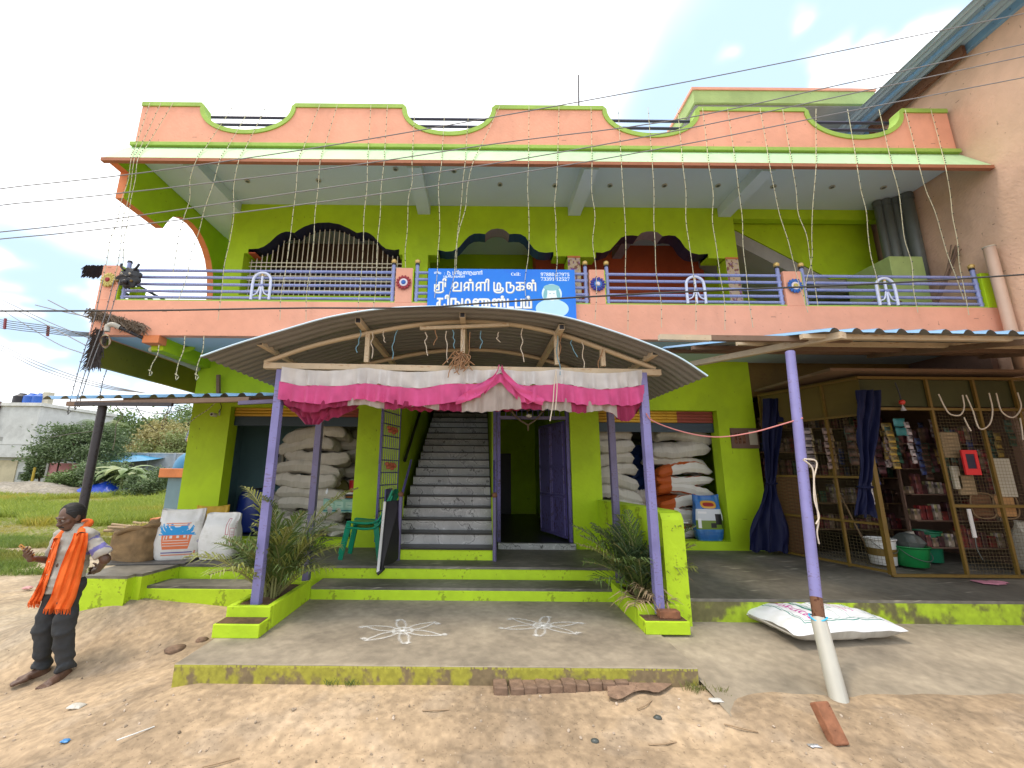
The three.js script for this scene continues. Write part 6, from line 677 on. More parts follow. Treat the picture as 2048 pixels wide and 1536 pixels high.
// ================================================================ black mask, thatch, pipes at the balcony corner
{
  const c = PZ(259, 556, -5.66), o = thing('black_mask', 'black moulded demon mask tied to the left railing end', 'mask', [c.x, c.y - 0.15, c.z]), g = grid(40, 28, (a, b) => { const th = a * 6.283, ph = b * Math.PI, n = fbm(Math.cos(th) * 3 + 5, Math.sin(th) * 3 + ph * 2, 3, 515); const R = (0.14 + 0.03 * Math.abs(Math.sin(th * 4.5)) + 0.05 * (n - 0.5)) * Math.sin(ph); return V(Math.cos(th) * R * 1.12, Math.sin(th) * R + 0.15, Math.cos(ph) * 0.045 + 0.035 * (n - 0.5)); }); part(o, 'face', g, mat([0.016, 0.017, 0.022], { r: 0.55 }));
  for (const s of [-1, 1]) { const e = new THREE.SphereGeometry(0.016, 10, 8); e.translate(s * 0.06, 0.185, 0.075); part(o, 'eye', e, M.cream); part(o, 'horn', tube([V(s * 0.07, 0.26, 0.03), V(s * 0.12, 0.31, 0.04), V(s * 0.13, 0.36, 0.03)], 0.016, 10, 6), M.black); } const b1 = new THREE.SphereGeometry(0.02, 8, 6); b1.translate(-0.12, 0.08, 0.05); part(o, 'yellow_bead', b1, M.yellow); const b2 = b1.clone(); b2.translate(0.2, 0, 0); part(o, 'yellow_bead', b2, M.yellow); part(o, 'tongue', at(new THREE.SphereGeometry(0.04, 10, 8), 0, 0.06, 0.06), M.black);
  const strands = (name, label, n, fn, m, seed) => { const r = rng(seed), l = []; for (let i = 0; i < n; i++) { const [p, q] = fn(r); const d = q.clone().sub(p), s = V(d.y, -d.x, 0.2).normalize().multiplyScalar(0.005 + 0.006 * r()); l.push(plane2(p.clone().sub(s), q.clone().sub(s.clone().multiplyScalar(0.4)), q.clone().add(s.clone().multiplyScalar(0.4)), p.clone().add(s))); } return solo(name, label, 'thatch', join(l), m); };
  const A = PZ(183, 625, -5.70), Bq = PZ(288, 657, -5.70); strands('palm_thatch', 'dry brown palm thatch hanging over the balcony corner', 620, (r) => { const t = r(), p = A.clone().lerp(Bq, t).add(V((r() - 0.5) * 0.1, (r() - 0.3) * 0.10, (r() - 0.5) * 0.08)); return [p, p.clone().add(V((r() - 0.4) * 0.22, -0.03 - 0.10 * r(), 0.04 * (r() - 0.3)))]; }, M.thatch, 5);
  const C = PZ(196, 655, -5.76), D = PZ(180, 728, -5.76); strands('palm_thatch', 'dark ragged thatch edging the olive side panel', 520, (r) => { const p = C.clone().lerp(D, r()).add(V((r() - 0.2) * 0.16, 0, (r() - 0.5) * 0.06)); return [p, p.clone().add(V((r() - 0.65) * 0.16, -0.05 - 0.1 * r(), 0.02 * (r() - 0.5)))]; }, mat([0.07, 0.055, 0.05], { r: 1 }), 6);
  strands('black_thatch', 'black matted thatch piece behind the left balcony post', 420, (r) => { const p = PZ(174 + r() * 34, 530 + r() * 16, -5.9); return [p, p.clone().add(V(-0.07 + 0.05 * r(), -0.07 - 0.05 * r(), 0.02))]; }, M.black, 7);
  const p0 = PZ(214, 664, -5.62), cp = thing('cable_conduit', 'grey bent conduit with looped wires at the balcony corner', 'conduit', p0.toArray()); W(cp, 'bend', tube([PZ(214, 663, -5.62), PZ(216, 652, -5.62), PZ(226, 649, -5.62), PZ(240, 655, -5.66)], 0.035, 20, 10), M.pvc); W(cp, 'dark_tube', cyl(PZ(240, 655, -5.66), PZ(286, 676, -5.75), 0.025, 0.025, 10), M.black); for (let i = 0; i < 4; i++) W(cp, 'wire_loop', tube([0, 1, 2, 3, 4, 5, 6, 7].map((k) => { const a = k / 8 * 6.283; return PZ(211 + Math.cos(a) * (8 + i), 682 + Math.sin(a) * (14 - i), -5.61 + 0.01 * i); }), 0.006, 30, 5, true), i % 2 ? M.rusty : M.cord);
  const gp2 = thing('green_pipe', 'green painted drain pipe bent beneath the balcony', 'pipe', [-4.6, 3.4, -6.3]); W(gp2, 'upper_elbow', tube([PZ(386, 682, -6.4), PZ(384, 694, -6.4), PZ(372, 700, -6.35), PZ(345, 699, -6.2), PZ(302, 698, -6.0)], 0.05, 30, 12), M.green); W(gp2, 'lower_run', cyl(PZ(302, 698, -6.0), PZ(396, 738, -6.95), 0.045, 0.045, 12), M.cream);
}

// ================================================================ the man with the orange scarf
function sdfMesh(f, lo, hi, c) {                                     // surface nets
  const nx = Math.ceil((hi[0] - lo[0]) / c) + 1, ny = Math.ceil((hi[1] - lo[1]) / c) + 1, nz = Math.ceil((hi[2] - lo[2]) / c) + 1, F = new Float32Array(nx * ny * nz);
  for (let k = 0, o = 0; k < nz; k++) for (let j = 0; j < ny; j++) for (let i = 0; i < nx; i++, o++) F[o] = f(lo[0] + i * c, lo[1] + j * c, lo[2] + k * c);
  const id = new Int32Array(nx * ny * nz).fill(-1), P3 = [], ix = [], O = [0, 1, nx, nx + 1, nx * ny, nx * ny + 1, nx * ny + nx, nx * ny + nx + 1], E2 = [[0, 1], [2, 3], [4, 5], [6, 7], [0, 2], [1, 3], [4, 6], [5, 7], [0, 4], [1, 5], [2, 6], [3, 7]];
  for (let k = 0; k < nz - 1; k++) for (let j = 0; j < ny - 1; j++) for (let i = 0; i < nx - 1; i++) {
    const o = (k * ny + j) * nx + i; let s = 0, x = 0, y = 0, z = 0; for (const [a, b] of E2) { const va = F[o + O[a]], vb = F[o + O[b]]; if ((va < 0) !== (vb < 0)) { const t = va / (va - vb); x += (a & 1) + t * ((b & 1) - (a & 1)); y += ((a >> 1) & 1) + t * (((b >> 1) & 1) - ((a >> 1) & 1)); z += (a >> 2) + t * ((b >> 2) - (a >> 2)); s++; } }
    if (s) { id[o] = P3.length / 3; P3.push(lo[0] + (i + x / s) * c, lo[1] + (j + y / s) * c, lo[2] + (k + z / s) * c); }
  }
  const q = (a, b, d, e, fl) => { if (a < 0 || b < 0 || d < 0 || e < 0) return; fl ? ix.push(a, b, d, a, d, e) : ix.push(a, d, b, a, e, d); };
  for (let k = 1; k < nz - 1; k++) for (let j = 1; j < ny - 1; j++) for (let i = 1; i < nx - 1; i++) { const o = (k * ny + j) * nx + i, v = F[o] < 0; if (v !== (F[o + 1] < 0)) q(id[o], id[o - nx], id[o - nx - nx * ny], id[o - nx * ny], !v); if (v !== (F[o + nx] < 0)) q(id[o], id[o - nx * ny], id[o - nx * ny - 1], id[o - 1], !v); if (v !== (F[o + nx * ny] < 0)) q(id[o], id[o - 1], id[o - 1 - nx], id[o - nx], !v); }
  const g = new THREE.BufferGeometry(); g.setAttribute('position', new THREE.Float32BufferAttribute(P3, 3)); g.setAttribute('uv', new THREE.Float32BufferAttribute(P3.flatMap((v, i) => (i % 3 === 0 ? [v + P3[i + 2], P3[i + 1]] : [])), 2)); g.setIndex(ix); g.computeVertexNormals(); return g;
}
const capsule = (a, b, r0, r1) => { const dx = b.x - a.x, dy = b.y - a.y, dz = b.z - a.z, L = dx * dx + dy * dy + dz * dz || 1e-9; return (x, y, z) => { const t = clamp(((x - a.x) * dx + (y - a.y) * dy + (z - a.z) * dz) / L), X = x - a.x - dx * t, Y = y - a.y - dy * t, Z = z - a.z - dz * t; return Math.sqrt(X * X + Y * Y + Z * Z) - (r0 + (r1 - r0) * t); }; };
const smin = (a, b, k) => { const h = clamp(0.5 + 0.5 * (b - a) / k); return b + (a - b) * h - k * h * (1 - h); };
const blend = (list, k) => (x, y, z) => { let d = list[0](x, y, z); for (let i = 1; i < list.length; i++) d = smin(d, list[i](x, y, z), k); return d; };
{
  const y0 = groundY(-4.0, -4.3), base = V(-4.0, y0, -4.3), man = thing('person', 'barefoot man in grey shirt with orange scarf looking at phone', 'person', base.toArray());
  const fd = V(-0.30, 0, 0.955).normalize(), ld = V(fd.z, 0, -fd.x); const J = (F, L, y) => V(fd.x * F + ld.x * L, y * 0.965, fd.z * F + ld.z * L);
  const ell = (c, rF, rL, rY) => (x, y, z) => { const X = x - c.x, Z = z - c.z, F = X * fd.x + Z * fd.z, L = X * ld.x + Z * ld.z, Y = y - c.y, k = Math.sqrt(F * F / (rF * rF) + L * L / (rL * rL) + Y * Y / (rY * rY)); return (k - 1) * Math.min(rF, rL, rY); };
  // joints
  const hip = [J(-0.01, 0.088, 0.86), J(-0.01, -0.088, 0.86)], kn = [J(0.0, 0.112, 0.47), J(0.03, -0.11, 0.47)], an = [J(-0.07, 0.125, 0.075), J(-0.03, -0.135, 0.075)], sh = [J(-0.02, 0.175, 1.325), J(0.0, -0.17, 1.32)], el = [J(-0.13, 0.30, 1.09), J(-0.02, -0.265, 1.06)], wr = [J(-0.21, 0.10, 0.96), J(0.15, -0.235, 1.115)], neck = J(-0.01, 0, 1.37), head = J(0.055, 0, 1.505);
  const skin = mat([0.125, 0.066, 0.043], { r: 0.52, map: T.cloth });
  // body: arms, neck, torso core, legs in one field; head, hands and feet get finer grids and are merged in
  const bones = [capsule(J(-0.01, 0, 1.20), J(0, 0, 0.92), 0.115, 0.11), capsule(neck, J(0.03, 0, 1.46), 0.055, 0.052), capsule(sh[0], sh[1], 0.06, 0.06)];
  for (const i of [0, 1]) { bones.push(capsule(sh[i], el[i], 0.05, 0.038), capsule(el[i], wr[i], 0.040, 0.026), capsule(hip[i], kn[i], 0.075, 0.055), capsule(kn[i], an[i], 0.05, 0.034)); }
  const gBody = sdfMesh(blend(bones, 0.025), [-0.42, 0.03, -0.42], [0.42, 1.52, 0.42], 0.013);
  const H = (F, L, Y) => { const c = 0.94, s = 0.33; return J(0.055 + F * c + Y * s, L, 1.505 + (Y * c - F * s) / 0.965); };   // head pitched down
  const hd = [ell(H(-0.012, 0, 0.025), 0.098, 0.077, 0.100), ell(H(0.030, 0, -0.055), 0.062, 0.056, 0.060), ell(H(0.045, 0, -0.088), 0.036, 0.034, 0.028), capsule(H(0.082, 0, 0.012), H(0.106, 0, -0.028), 0.010, 0.0155), capsule(H(0.096, 0.014, -0.032), H(0.096, -0.014, -0.032), 0.010, 0.010), capsule(H(0.080, 0.045, 0.028), H(0.088, 0.012, 0.026), 0.011, 0.011), capsule(H(0.080, -0.045, 0.028), H(0.088, -0.012, 0.026), 0.011, 0.011), capsule(H(0.086, 0.02, -0.062), H(0.086, -0.02, -0.062), 0.008, 0.008), capsule(H(0.082, 0.018, -0.074), H(0.082, -0.018, -0.074), 0.009, 0.009), capsule(H(0.055, 0.05, -0.015), H(0.07, 0.035, -0.022), 0.02, 0.016), capsule(H(0.055, -0.05, -0.015), H(0.07, -0.035, -0.022), 0.02, 0.016)];
  for (const s of [-1, 1]) hd.push(ell(H(-0.012, s * 0.080, -0.008), 0.020, 0.009, 0.031));
  const sock = [capsule(H(0.096, 0.032, 0.010), H(0.096, 0.032, 0.010), 0.0095, 0.0095), capsule(H(0.096, -0.032, 0.010), H(0.096, -0.032, 0.010), 0.0095, 0.0095)], hf = blend(hd, 0.014); const headF = (x, y, z) => Math.max(hf(x, y, z), -Math.min(sock[0](x, y, z), sock[1](x, y, z)));
  const hb = (c, r) => [[c.x - r, c.y - r, c.z - r], [c.x + r, c.y + r, c.z + r]]; const gHead = sdfMesh(headF, ...hb(head, 0.17), 0.0045);
  // right hand round the phone
  const phC = J(0.235, -0.205, 1.205), ph = { n: J(0.82, -0.0, 0).setY(0).add(V(0, 0.62, 0)) }; const pu = fd.clone().multiplyScalar(0.55).add(V(0, 0.70, 0)).addScaledVector(ld, -0.45).normalize(), pr = ld.clone().addScaledVector(pu, -ld.dot(pu)).normalize(), pn = V().crossVectors(pr, pu).normalize();           // phone axes: up, side, normal
  const PH = (a, b, c) => phC.clone().addScaledVector(pr, a).addScaledVector(pu, b).addScaledVector(pn, c);
  const back = PH(0, 0, 1).sub(phC).dot(fd) > 0 ? 1 : -1;             // the side of the phone away from him
  const palm = [capsule(wr[1], PH(0.0, -0.085, back * 0.030), 0.027, 0.026), capsule(PH(-0.022, -0.07, back * 0.028), PH(-0.022, -0.02, back * 0.026), 0.017, 0.015), capsule(PH(0.018, -0.07, back * 0.028), PH(0.018, -0.015, back * 0.026), 0.017, 0.015)];
  const fing = (p, r) => { const l = []; for (let i = 0; i < p.length - 1; i++) l.push(capsule(p[i], p[i + 1], r - i * 0.0008, r - (i + 1) * 0.0008)); return blend(l, 0.004); };
  const fs = [fing([PH(0.02, -0.015, back * 0.026), PH(0.040, 0.012, back * 0.024), PH(0.048, 0.018, back * 0.002), PH(0.042, 0.02, back * -0.014)], 0.0095), fing([PH(0.02, -0.035, back * 0.028), PH(0.042, -0.012, back * 0.024), PH(0.050, -0.008, back * 0.002), PH(0.042, -0.006, back * -0.015)], 0.0098), fing([PH(0.02, -0.055, back * 0.028), PH(0.042, -0.036, back * 0.024), PH(0.050, -0.032, back * 0.002), PH(0.042, -0.03, back * -0.014)], 0.0094), fing([PH(0.018, -0.072, back * 0.026), PH(0.038, -0.058, back * 0.022), PH(0.046, -0.055, back * 0.004), PH(0.040, -0.053, back * -0.01)], 0.0086), fing([PH(-0.02, -0.075, back * 0.026), PH(-0.045, -0.045, back * 0.016), PH(-0.044, -0.015, back * -0.004), PH(-0.034, 0.008, back * -0.013)], 0.011)];
  const pf = blend(palm, 0.012), hand = (x, y, z) => { let d = pf(x, y, z); for (const f of fs) d = smin(d, f(x, y, z), 0.006); return d; }; const gHand = sdfMesh(hand, ...hb(PH(0, -0.06, 0), 0.14), 0.004);
  // left hand resting behind the back
  const wl = wr[0], lh = [capsule(wl, wl.clone().add(J(-0.01, -0.07, -0.02)), 0.026, 0.028)]; for (let i = 0; i < 4; i++) lh.push(fing([wl.clone().add(J(-0.01, -0.07, -0.045 + i * 0.02)), wl.clone().add(J(-0.02, -0.115, -0.05 + i * 0.02)), wl.clone().add(J(0.0, -0.14 + 0.006 * (i % 2), -0.055 + i * 0.02))], 0.0092)); lh.push(fing([wl.clone().add(J(0, -0.03, 0.02)), wl.clone().add(J(0.0, -0.06, 0.05)), wl.clone().add(J(0.0, -0.09, 0.055))], 0.0105)); const gHand2 = sdfMesh(blend(lh, 0.008), ...hb(wl.clone().add(J(0, -0.07, 0)), 0.13), 0.005);
  // bare feet
  const feet = [0, 1].map((i) => { const s = i ? -1 : 1, o = an[i], tw = i ? -0.06 : 0.05, Q = (F, L, y) => { const p = o.clone(); return p.add(V(fd.x * F + ld.x * (L + F * tw * 4), 0, fd.z * F + ld.z * (L + F * tw * 4))).setY(y); }; const b = [capsule(o, Q(-0.035, 0, 0.035), 0.036, 0.034), capsule(o, Q(0.10, 0, 0.035), 0.034, 0.026), capsule(Q(-0.035, 0, 0.034), Q(0.12, s * 0.018, 0.026), 0.032, 0.026), capsule(Q(0.10, -s * 0.022, 0.027), Q(0.13, -s * 0.026, 0.022), 0.025, 0.02), capsule(Q(0.08, s * 0.028, 0.024), Q(0.12, s * 0.032, 0.02), 0.022, 0.018)]; const bf = blend(b, 0.015), toes = [[-0.033, 0.19, 0.0125], [-0.012, 0.188, 0.0092], [0.006, 0.18, 0.0088], [0.022, 0.17, 0.0082], [0.038, 0.155, 0.0078]].map(([L, F, r]) => capsule(Q(0.12, s * L * 0.9, 0.022), Q(F, s * L * 1.12, 0.011), r + 0.003, r)); return sdfMesh((x, y, z) => { let d = bf(x, y, z); for (const t of toes) d = smin(d, t(x, y, z), 0.006); return Math.max(d, -y + 0.001); }, ...hb(Q(0.07, 0, 0.05), 0.19), 0.0055); });
  part(man, 'body', mergeGeometries([gBody, gHead, gHand, gHand2, ...feet], false), skin);
  // eyes, hair, moustache, beard
  for (const s of [-1, 1]) { const c = H(0.080, s * 0.032, 0.006), e = new THREE.SphereGeometry(0.0115, 12, 10); e.translate(c.x, c.y, c.z); part(man, 'eye', e, mat([0.30, 0.26, 0.23], { r: 0.3 })); const p = H(0.0885, s * 0.032, 0.004), q = new THREE.SphereGeometry(0.0055, 10, 8); q.translate(p.x, p.y, p.z); part(man, 'iris', q, M.black); part(man, 'brow', tube([H(0.083, s * 0.052, 0.036), H(0.094, s * 0.034, 0.042), H(0.098, s * 0.014, 0.036)], 0.0032, 10, 5), M.black); const lid = ell(H(0.090, s * 0.032, 0.012), 0.014, 0.016, 0.010); }
  const hairM = mat([0.010, 0.009, 0.009], { r: 0.7 }), hairF = ell(H(-0.016, 0, 0.032), 0.108, 0.086, 0.108); const hn = (x, y, z) => 0.004 * (fbm(x * 90 + z * 40, y * 90, 2, 9) - 0.5);
  part(man, 'hair', sdfMesh((x, y, z) => { const X = x - head.x, Z = z - head.z, F = X * fd.x + Z * fd.z, Y = y - head.y; const line = 0.075 - (Y - 0.045) * 0.15 - (Y < 0.05 ? (0.05 - Y) * 1.25 : 0); return Math.max(hairF(x, y, z) + hn(x, y, z) * 2, (F - line) * 0.8, -(Y + 0.06)); }, ...hb(head, 0.17), 0.006), hairM);
  part(man, 'moustache', sdfMesh(blend([capsule(H(0.098, 0.004, -0.050), H(0.088, 0.034, -0.060), 0.0085, 0.006), capsule(H(0.098, -0.004, -0.050), H(0.088, -0.034, -0.060), 0.0085, 0.006)], 0.006), ...hb(H(0.09, 0, -0.05), 0.06), 0.004), hairM); part(man, 'beard', sdfMesh((x, y, z) => Math.max(ell(H(0.040, 0, -0.085), 0.046, 0.044, 0.036)(x, y, z), y - H(0.05, 0, -0.080).y) , ...hb(H(0.04, 0, -0.09), 0.07), 0.005), mat([0.10, 0.085, 0.075], { r: 0.95, map: T.burlap }));
  // trousers and shirt
  const fold = (x, y, z, k, a) => a * (fbm(x * k + 3, y * k * 0.8, 3, 601) + fbm(z * k, y * k * 1.1 + 7, 3, 607) - 1);
  const legs = []; for (const i of [0, 1]) legs.push(capsule(hip[i], kn[i], 0.098, 0.078), capsule(kn[i], an[i].clone().setY(0.10), 0.076, 0.068)); legs.push(ell(J(-0.01, 0, 0.88), 0.118, 0.155, 0.13)); const lf0 = blend(legs.slice(0, 2).concat([legs[4]]), 0.03), lf1 = blend(legs.slice(2, 4).concat([legs[4]]), 0.03);
  const legD = (x, y, z) => { const d = smin(lf0(x, y, z), lf1(x, y, z), 0.012) + fold(x, y, z, 15, 0.030) + 0.009 * Math.sin(y * 62 + 8 * fbm(x * 9, z * 9, 2, 3)) * sst(0.32, 0.12, y); return Math.max(d, y - 0.98, 0.085 - y + 0.012 * Math.sin(x * 40)); };
  part(man, 'trousers', sdfMesh(legD, [-0.36, 0.05, -0.36], [0.36, 1.02, 0.36], 0.011), mat([0.060, 0.066, 0.078], { r: 0.9, map: T.conc }));
  const cuff = [sh[0].clone().lerp(el[0], 0.86), sh[1].clone().lerp(el[1], 0.86)];
  const torso = [ell(J(-0.01, 0, 1.18), 0.125, 0.172, 0.24), ell(J(0.005, 0, 0.93), 0.132, 0.170, 0.22), capsule(sh[0], sh[1], 0.072, 0.072), capsule(neck, neck.clone().add(V(0, 0.01, 0)), 0.07, 0.066)], slv = [0, 1].map((i) => capsule(sh[i], cuff[i], 0.072, 0.076)); const tf = blend(torso, 0.05);
  const shirtD = (x, y, z) => { let d = tf(x, y, z); for (const i of [0, 1]) { const a = sh[i], c = cuff[i], ux = c.x - a.x, uy = c.y - a.y, uz = c.z - a.z, L = Math.hypot(ux, uy, uz), t = ((x - a.x) * ux + (y - a.y) * uy + (z - a.z) * uz) / L; d = smin(d, Math.max(slv[i](x, y, z), t - L), 0.03); } d += fold(x, y, z, 15, 0.032); return Math.max(d, 0.765 - y + 0.010 * Math.sin(x * 9 + z * 5), y - 1.395 + 0.12 * 0); };
  const gS = sdfMesh(shirtD, [-0.44, 0.72, -0.44], [0.44, 1.45, 0.44], 0.0105); const cp = gS.attributes.position, cc = new Float32Array(cp.count * 3); for (let i = 0; i < cp.count; i++) { const x = cp.getX(i), y = cp.getY(i), z = cp.getZ(i), a = sh[0], c = cuff[0], ux = c.x - a.x, uy = c.y - a.y, uz = c.z - a.z, L2 = ux * ux + uy * uy + uz * uz, t = ((x - a.x) * ux + (y - a.y) * uy + (z - a.z) * uz) / L2, near = slv[0](x, y, z) < 0.03 && t > 0.15; let k = [0.40, 0.375, 0.33]; if (near) { const u = (t * 2.2 + 6 * (z + x * 0.6)) ; k = Math.sin(t * 13) > 0.55 || Math.sin(u * 5) > 0.86 ? [0.16, 0.15, 0.40] : [0.46, 0.43, 0.385]; } cc.set(k, i * 3); } gS.setAttribute('color', new THREE.BufferAttribute(cc, 3)); part(man, 'shirt', gS, mat([1, 1, 1], { r: 0.85, map: T.cloth, vc: true }));
  for (let k = 0; k < 4; k++) { const y = 1.22 - k * 0.12, q = J(0.152 - 0.006 * k, -0.02, y), s = new THREE.SphereGeometry(0.006, 8, 6); s.translate(q.x, q.y, q.z); part(man, 'button', s, M.cream); }
  part(man, 'collar', tube([J(0.07, 0.05, 1.335), J(0.02, 0.075, 1.385), J(-0.06, 0.05, 1.41), J(-0.075, 0, 1.415), J(-0.06, -0.05, 1.41), J(0.02, -0.075, 1.385), J(0.07, -0.05, 1.335)], 0.014, 30, 6), mat([0.42, 0.40, 0.36], { r: 0.85 }));
  // scarf: two hanging ends draped over the shirt and a roll behind the neck
  const orange = mat([0.82, 0.135, 0.012], { r: 0.85, map: T.cloth, sheen: 0.3 }), O = V(0, CAM.H, 0).sub(base), all = (x, y, z) => Math.min(shirtD(x, y, z), legD(x, y, z));
  const drape = (u, v, lift) => { const d = V(...ray(u, v)).normalize(); let best = 1e9, bt = 0, t = 4.4; for (let i = 0; i < 140 && t < 6.6; i++) { const x = O.x + d.x * t, y = O.y + d.y * t, z = O.z + d.z * t, s = all(x, y, z); if (s < best) { best = s; bt = t; } if (s < 0.004) break; t += Math.max(0.004, s * 0.7); } return O.clone().addScaledVector(d, bt - lift); };
  const ribbon = (rows, name, seed) => { const n = rows.length - 1, f = (a, b) => { const r = b * n, i = Math.min(n - 1, Math.floor(r)), t = r - i, L = lerp(rows[i][1], rows[i + 1][1], t), R = lerp(rows[i][2], rows[i + 1][2], t), v = lerp(rows[i][0], rows[i + 1][0], t) + (rows[i][3] ?? 0) * a; return drape(lerp(L, R, a), v, 0.030 + 0.010 * Math.sin(a * 19 + seed + b * 2) + 0.005 * Math.sin(a * 37 + b * 5)); }; const g = grid(26, 40, f); const sm = g.attributes.position; for (let it = 0; it < 3; it++) for (let j = 1; j < 40; j++) for (let i = 1; i < 26; i++) { const o = j * 27 + i; for (const c of ['X', 'Y', 'Z']) sm['set' + c](o, (sm['get' + c](o) * 2 + sm['get' + c](o - 27) + sm['get' + c](o + 27)) / 4); } g.computeVertexNormals(); const p = part(man, name, g, orange); const l = []; for (let i = 0; i <= 26; i += 1) { const a = V().fromBufferAttribute(sm, 40 * 27 + i); l.push(cyl(a, a.clone().add(V((hash(i, seed, 3) - 0.5) * 0.02, -0.035 - 0.015 * hash(i, seed, 5), (hash(i, seed, 7) - 0.5) * 0.01)), 0.0035, 0.002, 4)); } part(p, 'fringe', join(l), orange); return p; };
  ribbon([[1066, 148, 176], [1082, 143, 176], [1105, 132, 172], [1135, 120, 167], [1165, 110, 160], [1195, 101, 152], [1218, 88, 141]], 'scarf_end', 2); ribbon([[1078, 108, 121], [1095, 101, 116], [1115, 95, 111], [1140, 88, 103], [1165, 78, 95], [1188, 66, 88], [1205, 56, 81]], 'scarf_end', 9);
  part(man, 'scarf_roll', tube([drape(162, 1070, 0.02), J(-0.015, 0.095, 1.40), J(-0.075, 0.06, 1.435), J(-0.095, 0, 1.445), J(-0.075, -0.06, 1.43), J(0.0, -0.085, 1.39), drape(114, 1081, 0.02)], 0.034, 50, 10), orange);
  // the phone
  const pg = new RoundedBoxGeometry(0.076, 0.158, 0.009, 3, 0.004); const mx = new THREE.Matrix4().makeBasis(pr, pu, pn); mx.setPosition(phC); pg.applyMatrix4(mx); const phn = thing('mobile_phone', 'mobile phone in orange case held by the man', 'phone', base.clone().add(phC).toArray()); pg.translate(-phC.x, -phC.y, -phC.z); part(phn, 'case', pg, mat([0.55, 0.27, 0.06], { r: 0.35 })); const cg = new THREE.CylinderGeometry(0.008, 0.008, 0.003, 14); cg.rotateX(Math.PI / 2); for (const [a, b] of [[0.022, 0.058], [0.022, 0.034]]) { const c = cg.clone(); c.translate(a, b, back * 0.006); c.applyMatrix4(new THREE.Matrix4().makeBasis(pr, pu, pn)); part(phn, 'camera_lens', c, M.black); } const scn = new THREE.BoxGeometry(0.068, 0.148, 0.001); scn.translate(0, 0, -back * 0.0052); scn.applyMatrix4(new THREE.Matrix4().makeBasis(pr, pu, pn)); part(phn, 'screen', scn, M.black);
}

